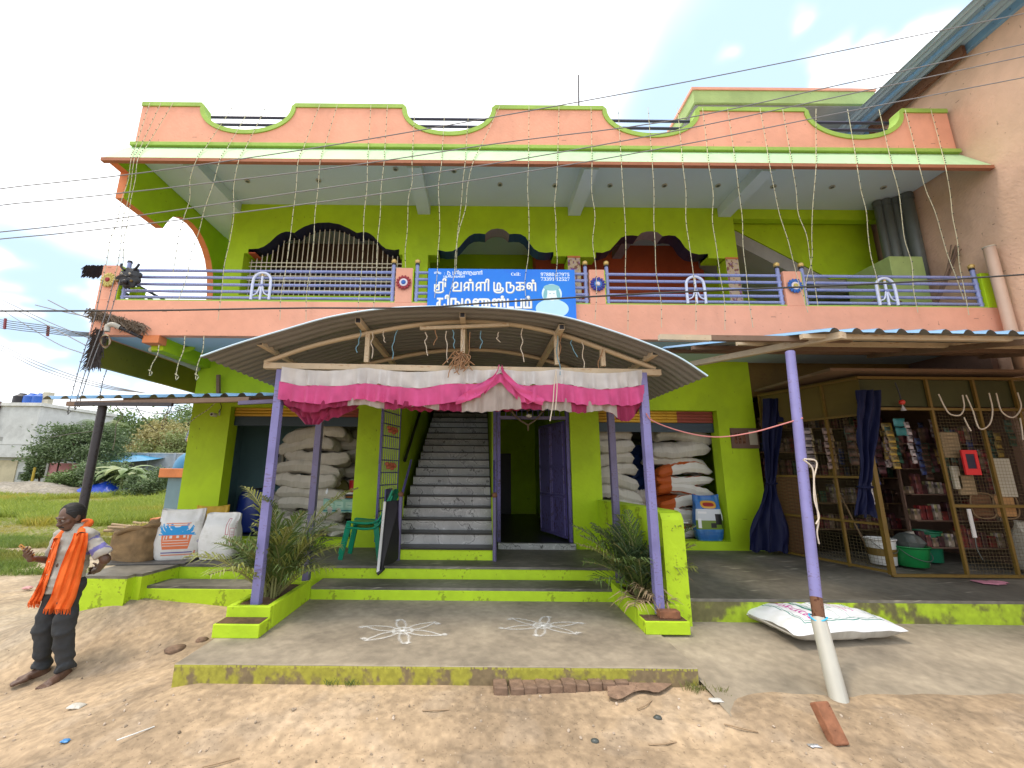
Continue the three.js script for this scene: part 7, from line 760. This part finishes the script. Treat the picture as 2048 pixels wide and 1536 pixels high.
// ================================================================ open ground and far things at the left
{
  const gy = (x, z) => groundY(x, z), r = rng(2024);
  const G3 = (rgb, o = {}) => mat(rgb, { r: 0.75, tr: 0.15, ...o });
  const leafA = G3([0.11, 0.17, 0.06], { tr: 0.35 }), leafB = G3([0.15, 0.225, 0.06], { tr: 0.35 }), leafC = G3([0.25, 0.30, 0.10], { tr: 0.35 }), leafY = G3([0.36, 0.32, 0.12], { tr: 0.3 }), bark = mat([0.13, 0.095, 0.065], { r: 0.95, map: T.dirt });
  function crown(n, fn, size, seed) { const rr = rng(seed), pos = []; for (let i = 0; i < n; i++) { const p = fn(rr); if (!p) continue; const a = V(rr() - 0.5, (rr() - 0.5) * 0.7, rr() - 0.5).normalize(), b = V(rr() - 0.5, rr() - 0.5, rr() - 0.5).cross(a).normalize(), s = size * (0.6 + 0.8 * rr()); const q0 = p.clone().addScaledVector(a, -s), q1 = p.clone().addScaledVector(b, s * 0.42), q2 = p.clone().addScaledVector(a, s), q3 = p.clone().addScaledVector(b, -s * 0.42); for (const q of [q0, q1, q2, q0, q2, q3]) pos.push(q.x, q.y, q.z); } const g = new THREE.BufferGeometry(); g.setAttribute('position', new THREE.Float32BufferAttribute(pos, 3)); g.computeVertexNormals(); return g; }
  const clumps = (n, rx, ry, rz, cy, seed, flat = 1) => { const rr = rng(seed), c = []; for (let i = 0; i < n; i++) { const a = rr() * 6.283, e = Math.acos(1 - 1.5 * rr()), k = 0.55 + 0.5 * rr(); c.push([V(Math.cos(a) * Math.sin(e) * rx * k, cy + Math.cos(e) * ry * k, Math.sin(a) * Math.sin(e) * rz * k), (0.20 + 0.16 * rr()) * Math.min(rx, ry * 1.4)]); } return (q) => { const [p, s] = c[Math.floor(q() * n)]; const u = V(q() + q() + q() - 1.5, (q() + q() + q() - 1.5) * flat, q() + q() + q() - 1.5).multiplyScalar(s * 1.5); return p.clone().add(u); }; };
  const tree = (name, label, x, z, h, rx, ry, m, n, size, seed, o = {}) => { const t = thing(name, label, 'tree', [x, gy(x, z) - 0.05, z], o.group); const cy = h - ry; part(t, 'trunk', tube([V(0, 0, 0), V(0.15, cy * 0.5, 0), V(-0.1, cy, 0.1)], h * 0.022, 12, 8), bark); for (let i = 0; i < 5; i++) { const a = i * 1.26; part(t, 'limb', tube([V(-0.05, cy * 0.7, 0), V(Math.cos(a) * rx * 0.35, cy * 0.95, Math.sin(a) * rx * 0.35), V(Math.cos(a) * rx * 0.65, cy + ry * 0.3, Math.sin(a) * rx * 0.65)], h * 0.009, 10, 6), bark); } part(t, 'crown', crown(n, clumps(o.c ?? 26, rx, ry, rx, cy, seed, o.flat ?? 0.8), size, seed + 1), m); return t; };
  const PG = (u, z, y = 0) => { const q = PZ(u, 940, z); return q.x; };
  // trees (pixel column, distance, height)
  tree('acacia_tree', 'wide spreading dark feathery tree behind white house', PG(160, -38), -38, 5.9, 2.9, 2.3, leafA, 22000, 0.12, 11, { c: 60, flat: 0.3 });
  tree('bushy_tree', 'small dense dark bush tree beside the white house', PG(80, -40), -40, 3.2, 0.85, 1.5, leafA, 9000, 0.12, 21, { c: 30 });
  tree('roadside_tree', 'mid green rounded tree beyond the pale blue wall', PG(245, -58), -58, 9.5, 4.2, 3.4, leafB, 13000, 0.2, 31); tree('roadside_tree', 'bright green tree top beyond wall beside the green pier', PG(362, -62), -62, 10.8, 4.6, 3.6, leafB, 13000, 0.2, 41); tree('roadside_tree', 'yellow flowering tree beyond the pale blue wall', PG(322, -52), -52, 7.0, 3.6, 2.5, leafY, 11000, 0.17, 51); tree('roadside_tree', 'pale yellow green shrub tree over wall behind shrine', PG(348, -50), -50, 5.8, 3.2, 2.0, leafC, 9000, 0.17, 61); tree('roadside_tree', 'dull olive tree between coconut palm and round tree', PG(205, -56), -56, 7.0, 3.4, 2.6, leafC, 9000, 0.18, 71); tree('roadside_tree', 'thin brownish tree rising left of coconut palm', PG(150, -60), -60, 9.0, 2.6, 2.8, leafC, 5000, 0.17, 81); tree('roadside_tree', 'dark tree mass behind wall next to coconut palm', PG(290, -64), -64, 8.2, 3.6, 2.8, leafA, 9000, 0.2, 91);
  tree('garden_bush', 'low leafy bush before the pink house wall', PG(180, -35), -35, 2.1, 2.2, 1.0, leafB, 8000, 0.11, 101, { c: 20 }); tree('garden_bush', 'leafy bush left of the banana plants', PG(215, -34), -34, 2.3, 2.2, 1.1, leafA, 8000, 0.11, 111, { c: 20 }); tree('garden_bush', 'small round bush right of banana plants', PG(268, -34), -34, 1.9, 1.6, 0.9, leafB, 6000, 0.1, 121, { c: 16 }); tree('garden_bush', 'dark shrub partly hidden by the blue shrine', PG(312, -30), -30, 1.8, 1.3, 0.9, leafA, 5000, 0.09, 131, { c: 14 });
  const far = rng(555); for (let i = 0; i < 16; i++) { const u = -260 + i * 46 + far() * 20, z = -88 - 30 * far(); const x = PG(u, z); tree('distant_tree', 'hazy dark green tree in the far tree line', x, z, 8 + 4 * far(), 6, 3.6, far() < 0.5 ? leafA : leafB, 3500, 0.4, 600 + i, { group: 'far tree line', c: 16 }); }
  // coconut palm and bananas
  const blade = (L, w, droop, az, n, split, seed) => { const rr = rng(seed), pos = [], dx = Math.cos(az), dz = Math.sin(az); let q = V(0, 0, 0), a = 0.5 + 0.3 * rr(); const P4 = [q.clone()]; for (let i = 0; i < n; i++) { q = q.clone().add(V(dx * Math.sin(a), Math.cos(a), dz * Math.sin(a)).multiplyScalar(L / n)); a += droop / n; P4.push(q.clone()); } const sd = V(-dz, 0, dx); for (let i = 0; i < n; i++) { const k0 = w * Math.sin(Math.PI * (0.08 + 0.9 * i / n)), k1 = w * Math.sin(Math.PI * (0.08 + 0.9 * (i + 1) / n)); for (const s of [-1, 1]) { if (split) { for (let j = 0; j < 3; j++) { const c = P4[i].clone().lerp(P4[i + 1], j / 3), e = c.clone().addScaledVector(sd, s * k0).add(V(dx * 0.1, -k0 * 0.55, dz * 0.1)), c2 = P4[i].clone().lerp(P4[i + 1], (j + 0.5) / 3); for (const v of [c, c2, e]) pos.push(v.x, v.y, v.z); } } else { const e0 = P4[i].clone().addScaledVector(sd, s * k0).add(V(0, -k0 * 0.3, 0)), e1 = P4[i + 1].clone().addScaledVector(sd, s * k1).add(V(0, -k1 * 0.3, 0)); for (const v of [P4[i], P4[i + 1], e1, P4[i], e1, e0]) pos.push(v.x, v.y, v.z); } } } const g = new THREE.BufferGeometry(); g.setAttribute('position', new THREE.Float32BufferAttribute(pos, 3)); g.computeVertexNormals(); return g; };
  { const x = PG(190, -50), t = thing('coconut_palm', 'coconut palm rising above the pale blue wall', 'tree', [x, gy(x, -50), -50]); part(t, 'trunk', tube([V(0, 0, 0), V(0.2, 3, 0), V(0, 6.6, 0)], 0.16, 14, 8), bark); for (let i = 0; i < 15; i++) { const g = blade(3.0, 0.75, 1.5 + 0.5 * r(), i * 2.4, 12, true, 700 + i); g.translate(0, 6.6, 0); part(t, 'frond', g, i % 4 ? leafB : leafC); } }
  for (const [u, z, h, l] of [[248, -32, 1.5, 'tall banana plant with broad arching leaves'], [232, -33, 1.2, 'banana plant left of the tallest one'], [272, -32.5, 1.1, 'banana plant right of the tallest one'], [292, -33, 0.7, 'short banana plant nearest the shrine']]) { const x = PG(u, z), t = thing('banana_plant', l, 'plant', [x, gy(x, z), z]); part(t, 'stalk', cyl(V(0, 0, 0), V(0, h, 0), 0.13, 0.09, 10), mat([0.12, 0.15, 0.05], { r: 0.7 })); for (let i = 0; i < 9; i++) { const g = blade(1.9 + 0.5 * r(), 0.30, 1.6 + 0.7 * r(), i * 2.4 + h, 9, false, 800 + i); g.translate(0, h, 0); part(t, 'leaf', g, i % 3 ? leafB : leafC); } }
  // pale blue compound wall
  { const w = thing('compound_wall', 'long pale blue compound wall behind the banana plants', 'wall', [PG(290, -42), -0.2, -42]); const a = PZ(176, 905, -42), b = PZ(420, 914, -42); W(w, 'panel', box(a.x, b.x, -0.3, a.y - 0.05, -42.2, -42), mat([0.46, 0.52, 0.60], { map: T.plaster, r: 0.85 })); for (const u of [180, 235, 290, 345]) { const x = PG(u, -41.9); W(w, 'pilaster', box(x - 0.12, x + 0.12, -0.3, a.y, -41.99, -41.88), mat([0.42, 0.48, 0.58], { map: T.plaster })); } W(w, 'coping', box(a.x, b.x, a.y - 0.05, a.y + 0.03, -42.25, -41.95), M.white); }
  // white house with shuttered ground floor, tanks on its roof
  { const z = -44, a = PZ(82, 806, z), c = PZ(62, 916, z), h = thing('white_house', 'plain white upper storey house with cream shutter', 'building', [a.x - 4, 0, z]); W(h, 'upper_wall', box(a.x - 13, a.x + 0.1, 2.9, a.y - 0.35, z - 9, z), mat([0.62, 0.63, 0.64], { map: T.plaster, r: 0.8 })); W(h, 'parapet', box(a.x - 13.1, a.x + 0.3, a.y - 0.349, a.y, z - 9.2, z + 0.2), M.white); W(h, 'lower_wall', box(a.x - 13, a.x - 0.2, -0.3, 2.899, z - 9, z - 0.6), mat([0.56, 0.57, 0.55], { map: T.plaster })); W(h, 'shutter', box(a.x - 7.5, a.x - 1.6, -0.1, 2.6, z - 0.599, z - 0.5), mat([0.60, 0.52, 0.36], { map: T.plaster })); W(h, 'dark_box', box(a.x - 0.9, a.x - 0.2, 0.6, 1.4, z - 0.598, z - 0.2), M.pipeGrey); W(h, 'vent', box(a.x - 3.6, a.x - 3.2, 4.6, 5.0, z + 0.001, z + 0.03), M.grey); W(h, 'steel_frame', bar(V(a.x - 4.5, 3.2, z + 0.2), V(a.x - 4.2, a.y + 0.1, z + 0.2), 0.2), M.rusty); W(h, 'steel_frame', bar(V(a.x - 6.5, a.y - 0.6, z + 0.2), V(a.x - 4.2, a.y - 0.4, z + 0.2), 0.2), M.rusty); W(h, 'floor_band', box(a.x - 13, a.x + 0.05, 4.2, 4.25, z + 0.001, z + 0.02), M.grey);
    const bt = mat([0.01, 0.09, 0.42], { r: 0.4 }), tank = (l, x, m) => { const t = thing('water_tank', l, 'tank', [x, a.y - 0.15, z - 1.2]); part(t, 'drum', cyl(V(0, 0, 0), V(0, 1.0, 0), 0.72, 0.72, 20), m); part(t, 'shoulder', cyl(V(0, 1.0, 0), V(0, 1.3, 0), 0.72, 0.3, 20), m); part(t, 'lid', cyl(V(0, 1.3, 0), V(0, 1.38, 0), 0.3, 0.3, 16), m); }; tank('blue water tank beside the black one on white house', PZ(38, 806, z).x, bt); tank('blue water tank nearest the roof pillar of white house', PZ(56, 806, z).x, bt); tank('black water tank on the white house roof', PZ(17, 806, z).x, M.black); solo('roof_pillar', 'short grey pillar on white house roof corner', 'pillar', box(PZ(72, 806, z).x - 0.35, PZ(72, 806, z).x + 0.35, a.y, a.y + 1.35, z - 1.4, z - 0.8), M.cream); }
  // pink house with blue tarpaulin roof
  { const z = -39, h = thing('pink_house', 'low pink house with blue tarpaulin roof and dark doorway', 'building', [PG(130, z), 0, z]); const pk = mat([0.52, 0.22, 0.24], { map: T.plaster, r: 0.85 }), x0 = PG(92, z), x1 = PG(190, z), xd = PG(132, z); W(h, 'wall', box(x0, xd - 1.2, 0.9, 2.3, z - 5, z), pk); W(h, 'wall', box(xd + 1.2, x1, 0.9, 2.3, z - 5, z), pk); W(h, 'wall', box(xd - 1.2, xd + 1.2, 1.5, 2.3, z - 5, z), pk); W(h, 'plinth', box(x0, xd - 1.2, -0.3, 0.899, z - 5, z - 0.02), mat([0.40, 0.45, 0.52], { map: T.plaster })); W(h, 'plinth', box(xd + 1.2, x1, -0.3, 0.899, z - 5, z - 0.02), mat([0.40, 0.45, 0.52], { map: T.plaster })); W(h, 'doorway', box(xd - 1.19, xd + 1.19, -0.2, 1.499, z - 1.2, z - 0.9), M.black); W(h, 'tarpaulin_roof', grid(24, 10, (a, b) => V(lerp(x0 + 2, x1 + 4, a), lerp(2.35, 3.2, b) + 0.12 * Math.sin(a * 9 + b * 3), lerp(z + 1.8, z - 4, b))), mat([0.03, 0.24, 0.44], { r: 0.4 })); for (const t of [0.1, 0.5, 0.9]) W(h, 'roof_prop', cyl(V(lerp(x0 + 2, x1 + 4, t), 0, z + 1.6), V(lerp(x0 + 2, x1 + 4, t), 2.4, z + 1.6), 0.06, 0.06, 6), bark); W(h, 'post', box(xd - 1.8, xd - 1.6, 0, 2.3, z + 0.001, z + 0.1), M.grey); }
  solo('yellow_marker', 'thin yellow marker post beside the dark bush', 'post', cyl(V(PG(69, -36), -0.1, -36), V(PG(69, -36), 1.9, -36), 0.09, 0.09, 8), mat([0.5, 0.35, 0.05], { r: 0.8 }));
  // gravel heap, tarpaulin covered pile, brick heap, firewood
  solo('gravel_heap', 'long low heap of grey gravel before pink house', 'heap', grid(70, 26, (a, b) => { const x = lerp(PG(0, -32) - 2, PG(170, -32) + 1, a), z = lerp(-35, -29, b), e = Math.sin(a * Math.PI) * Math.sin(b * Math.PI); return V(x, gy(x, z) - 0.15 + 1.05 * Math.pow(e, 0.7) * (0.55 + 0.7 * fbm(a * 7, b * 3, 4, 905)) + 0.05 * vnoise(a * 160, b * 60, 3), z); }, (a, b, q) => [q.x * 0.4, q.z * 0.4]), mat([0.40, 0.38, 0.35], { r: 0.95, map: T.dirt, bump: T.dirtB, bs: 0.1 }));
  solo('tarpaulin_pile', 'low pile covered with blue and white tarpaulin', 'pile', grid(36, 16, (a, b) => { const x = lerp(PG(178, -33), PG(268, -33), a), z = lerp(-34.5, -31.5, b), e = Math.sin(a * Math.PI) * Math.sin(b * Math.PI); return V(x, gy(x, z) - 0.1 + 1.25 * Math.pow(e, 0.5) * (0.7 + 0.4 * fbm(a * 6, b * 4, 3, 915)), z); }), mat([1, 1, 1], { r: 0.4, map: tex(128, (x, y) => { const n = fbm(x * 4 + 1, y * 3, 3, 919, 0); return n > 0.52 ? [0.12, 0.28, 0.75] : n > 0.42 ? [0.85, 0.86, 0.9] : [0.55, 0.45, 0.48]; }, 1) }));
  solo('brick_heap', 'small orange heap beside the tarpaulin pile', 'heap', grid(20, 10, (a, b) => { const x = lerp(PG(270, -31), PG(305, -31), a), z = lerp(-32, -30.5, b); return V(x, gy(x, z) - 0.1 + 0.8 * Math.pow(Math.sin(a * 3.14) * Math.sin(b * 3.14), 0.6), z); }, (a, b, q) => [q.x, q.z]), mat([0.42, 0.16, 0.08], { r: 0.9, map: T.dirt }));
  for (let i = 0; i < 70; i++) { const x = -11.2 + 3.6 * r(), z = -15.2 + 2.4 * r(), a = r() * 0.8 - 0.4, L = 0.6 + 0.9 * r(), y = gy(x, z) + 0.05 + 0.34 * r() * Math.exp(-Math.pow((x + 9.3) / 1.2, 2)); const m = new THREE.Mesh(firewood(i), M.stick); m.name = numbered('firewood_stick'); m.position.set(x, y, z); m.rotation.set(0, a, (r() - 0.5) * 0.3); m.scale.set(L, 1, 1); m.userData = { label: 'weathered firewood stick in loose heap near shrine', category: 'stick', group: 'firewood heap' }; scene.add(m); }
  function firewood() { firewood.g ??= (() => { const g = cyl(V(-0.5, 0, 0), V(0.5, 0.02, 0), 0.045, 0.03, 7); return g; })(); return firewood.g; }
  // little shrine
  { const z = -12, s = thing('roadside_shrine', 'pale blue shrine pillar with orange ledge and gilded top', 'shrine', [-8.42, 0, z]); const X = (u, v) => PZ(u, v, z); const bl = mat([0.22, 0.33, 0.40], { map: T.plaster, r: 0.8 }); W(s, 'pillar', box(-8.82, -8.0, 0.62, 1.72, z - 0.8, z), bl); W(s, 'plinth', box(-9.05, -7.9, 0.50, 0.619, z - 0.95, z + 0.12), M.orange); W(s, 'base', box(-9.0, -7.9, -0.2, 0.499, z - 0.9, z + 0.05), M.pipeGrey); W(s, 'ledge', box(-9.0, -7.9, 1.721, 1.97, z - 0.95, z + 0.15, 0.02), M.orange); W(s, 'dome', at(new THREE.SphereGeometry(0.52, 24, 10, 0, 6.283, 0, 1.57), -8.4, 1.97, z - 0.4, 0, 0, 0, 1), mat([0.02, 0.16, 0.32], { r: 0.45 })); W(s, 'neck', cyl(V(-8.25, 2.3, z - 0.3), V(-8.22, 2.6, z - 0.3), 0.16, 0.2, 14), M.orange); const o = []; for (let i = 0; i < 26; i++) { const a = Math.PI * (0.25 + 0.75 * i / 26); const b = new THREE.SphereGeometry(0.07, 8, 6); b.translate(-8.1 + Math.cos(a) * 0.42, 2.72 + Math.sin(a) * 0.55, z - 0.2); o.push(b); } W(s, 'gilded_arch', join(o), mat([0.50, 0.30, 0.06], { r: 0.45 })); W(s, 'gilded_panel', at(new THREE.SphereGeometry(0.4, 18, 12), -8.1, 2.85, z - 0.3), mat([0.34, 0.20, 0.06], { r: 0.5, bump: T.dirtB, bs: 0.05 })); const c2 = []; for (let i = 0; i < 20; i++) { const a = Math.PI * (0.3 + 0.7 * i / 20); const b = new THREE.SphereGeometry(0.08, 8, 6); b.translate(-8.1 + Math.cos(a) * 0.52, 2.74 + Math.sin(a) * 0.66, z - 0.28); c2.push(b); } W(s, 'grey_rim', join(c2), mat([0.16, 0.18, 0.24], { r: 0.6 })); }
  // grass: one mass of blades
  { const bl = new THREE.BufferGeometry(), p = [], rr = rng(44); for (let k = 0; k < 7; k++) { const a = rr() * 6.283, w = 0.012, dx = Math.cos(a), dz = Math.sin(a), bx = (rr() - 0.5) * 0.22, bz = (rr() - 0.5) * 0.22, h = 0.22 + 0.2 * rr(), l = 0.08 + 0.12 * rr(); p.push(bx - dz * w, 0, bz + dx * w, bx + dz * w, 0, bz - dx * w, bx + dx * l * 0.4, h * 0.6, bz + dz * l * 0.4); p.push(bx + dz * w, 0, bz - dx * w, bx + dx * l, h, bz + dz * l, bx + dx * l * 0.4, h * 0.6, bz + dz * l * 0.4); } bl.setAttribute('position', new THREE.Float32BufferAttribute(p, 3)); bl.computeVertexNormals();
    const lay = (name, label, n, m, fn, s0, seed) => { const q = rng(seed), I = new THREE.InstancedMesh(bl, m, n), M4 = new THREE.Matrix4(), col = new THREE.Color(); I.name = name; I.userData = { kind: 'stuff', label, category: 'grass' }; let c = 0; for (let i = 0; i < n; i++) { let [x, z, k] = fn(q); if (name === 'tall_grass' && fbm(x * 0.22 + 4, z * 0.22, 3, 447) < 0.43) k *= 0.25; const s = s0 * k * (0.6 + 0.8 * q()); M4.compose(V(x, gy(x, z) - 0.01, z), new THREE.Quaternion().setFromEuler(new THREE.Euler(0, q() * 6.28, 0)), V(s * 1.2, s, s * 1.2)); I.setMatrixAt(i, M4); const t = q(), y = sst(0.5, 0.7, fbm(x * 0.3, z * 0.3, 2, 77)); col.setRGB(lerp(0.75, 1.2, t) * lerp(1, 1.35, y), lerp(0.85, 1.15, t), lerp(0.7, 1.1, t)); I.setColorAt(i, col); } scene.add(I); return I; };
    lay('tall_grass', 'bright green tall grass covering the open field', 42000, G3([0.34, 0.40, 0.06], { tr: 0.3 }), (q) => { const d = 12.2 + 22 * Math.pow(q(), 1.6), x = -6.2 - (d * 0.55 + 22 * 0.6 * 1) * q() * 1.35; return [x, -d - 0.6 * Math.sin(x), 0.75 + d * 0.025]; }, 0.62, 441);
    lay('short_grass', 'short green grass patches beside the dirt track', 9000, G3([0.24, 0.32, 0.07], { tr: 0.3 }), (q) => { for (;;) { const x = -5.8 - 10 * q(), z = -6.6 - 5.5 * q(); if (fbm(x * 0.4 + 8, z * 0.9, 3, 229) > 0.51 + 0.1 * q() || (z < -10.8 && q() < 0.5)) return [x, z, 1]; } }, 0.35, 442);
    lay('weeds', 'small green weeds along the slab edge and apron', 46, G3([0.14, 0.19, 0.05], { tr: 0.2 }), (q) => { const t = q(), c = t < 0.45 ? PY(690, 1366, 0.34) : t < 0.85 ? PY(1415, 1385, 0.35) : PY(1430, 1395, 0.34); return [c.x + (q() - 0.5) * 0.3, c.z + (q() - 0.5) * 0.09, 1]; }, 0.15, 443); }
  // pebbles and grit, one mass
  { const st = new THREE.IcosahedronGeometry(1, 0), n = 1600, I = new THREE.InstancedMesh(st, mat([1, 1, 1], { r: 0.95 }), n), q = rng(99), M4 = new THREE.Matrix4(), col = new THREE.Color(); for (let i = 0; i < n; i++) { let x = -6.5 + 12.5 * q(), z = -2.0 - 3.0 * q(); if (x > -2.6 && z < -3.5) z = -3.5 + 0.0 + 1.4 * q(); if (x > 1.7 && z < -3.25) z += 1.0; const s = 0.0025 + 0.010 * Math.pow(q(), 5); M4.compose(V(x, gy(x, z) + s * 0.3, z), new THREE.Quaternion().setFromEuler(new THREE.Euler(q() * 6, q() * 6, q() * 6)), V(s * 1.3, s * 0.8, s)); I.setMatrixAt(i, M4); const t = q(); col.setRGB(lerp(0.22, 0.55, t), lerp(0.17, 0.45, t), lerp(0.12, 0.36, t)); I.setColorAt(i, col); } I.name = 'gravel'; I.userData = { kind: 'stuff', label: 'loose pebbles and grit scattered over the dirt', category: 'gravel' }; scene.add(I); }
  // stones, sticks and litter one can count
  const lit = (name, label, cat, u, v, g, m, y) => { const q = PY(u, v, 0.3); for (let k = 0; k < 6; k++) { const t = PY(u, v, gy(q.x, q.z)); q.copy(t); } g.translate(q.x, q.y + (y ?? 0), q.z); return solo(name, label, cat, g, m); };
  const rock = (s, seed, e = 0.6) => { const g = new THREE.IcosahedronGeometry(s, 2), p = g.attributes.position; for (let i = 0; i < p.count; i++) { const x = p.getX(i), y = p.getY(i), z = p.getZ(i), k = 0.75 + 0.5 * fbm(x / s * 1.5 + seed, y / s * 1.5 + z / s, 3, seed); p.setXYZ(i, x * k * 1.3, y * k * e, z * k); } return uvw(g); };
  lit('stone_slab', 'flat broken stone slab in the dirt left of slab', 'stone', 352, 1298, rock(0.085, 3, 0.35), M.brickOld, 0.0); lit('stone', 'small stone chip beside left planter foot', 'stone', 405, 1280, rock(0.045, 5), M.brickOld); lit('stone', 'grey pebble stone on the dirt right of sticks', 'stone', 1315, 1435, rock(0.022, 7), M.pipeGrey); lit('stone', 'second grey pebble stone lower on the dirt', 'stone', 1190, 1482, rock(0.02, 9), M.pipeGrey);
  lit('plastic_scrap', 'crumpled clear plastic scrap near the man\'s feet', 'litter', 152, 1416, pillow(0.11, 0.03, 0.07, 61, 10, 8), M.sack); lit('plastic_scrap', 'tiny blue plastic scrap on the dirt', 'litter', 130, 1484, pillow(0.05, 0.015, 0.035, 62, 8, 6), mat([0.05, 0.22, 0.5], { r: 0.4 })); lit('plastic_scrap', 'silver wrapper scrap beside the leaning brick', 'litter', 1630, 1494, pillow(0.07, 0.015, 0.03, 63, 8, 6), mat([0.6, 0.6, 0.62], { r: 0.25, m: 0.6 })); lit('plastic_scrap', 'torn white paper scrap by the weeds', 'litter', 1432, 1403, pillow(0.09, 0.02, 0.05, 64, 8, 6), M.white);
  for (const [u, v, l, a] of [[1290, 1412, 'short twig lying on dirt below brick edging', 0.6], [1325, 1490, 'dark twig lying low on the dirt', 0.1], [870, 1423, 'long thin straw lying before the slab', 0.02], [440, 1542, 'pale straw at the bottom of the dirt', 0.4], [270, 1470, 'white splinter on dirt right of man', 0.8], [1480, 1458, 'thin root by the apron edge', -0.5]]) lit('twig', l, 'twig', u, Math.min(v, 1528), tube([V(-0.09, 0.006, 0), V(0, 0.012, 0.01), V(0.1, 0.006, -0.01)].map((p) => p.applyAxisAngle(V(0, 1, 0), a)), 0.0045, 10, 5), a > 0.7 ? M.white : M.stick);
  { const g = uvw(new RoundedBoxGeometry(0.10, 0.22, 0.065, 2, 0.012)); at(g, 0, 0.10, 0, 0.12, -0.55, 0); lit('leaning_brick', 'red brick propped against the plastic pole sleeve', 'brick', 1662, 1475, g, M.brick, -0.02); }
  for (let i = 0; i < 26; i++) { const x = -6.2 - 8 * r(), z = -6.8 - 5 * r(), g = pillow(0.10 + 0.16 * r(), 0.05, 0.08 + 0.1 * r(), 900 + i, 8, 6); at(g, x, gy(x, z) + 0.02, z, r() * 6); const k = i % 4; solo('litter_scrap', ['white plastic litter scrap on the roadside grass', 'tan paper litter scrap on the roadside grass', 'grey plastic litter scrap on the roadside grass', 'pink wrapper litter scrap on the roadside grass'][k], 'litter', g, [M.white, M.leafDry, M.sack, mat([0.5, 0.25, 0.25], { r: 0.6 })][k], 'roadside litter ' + (k + 1)); }
}

scene.traverse((o) => { if (o.isMesh) { o.castShadow = true; o.receiveShadow = true; } });
renderer.setSize(1024, 768);
renderer.render(scene, camera);
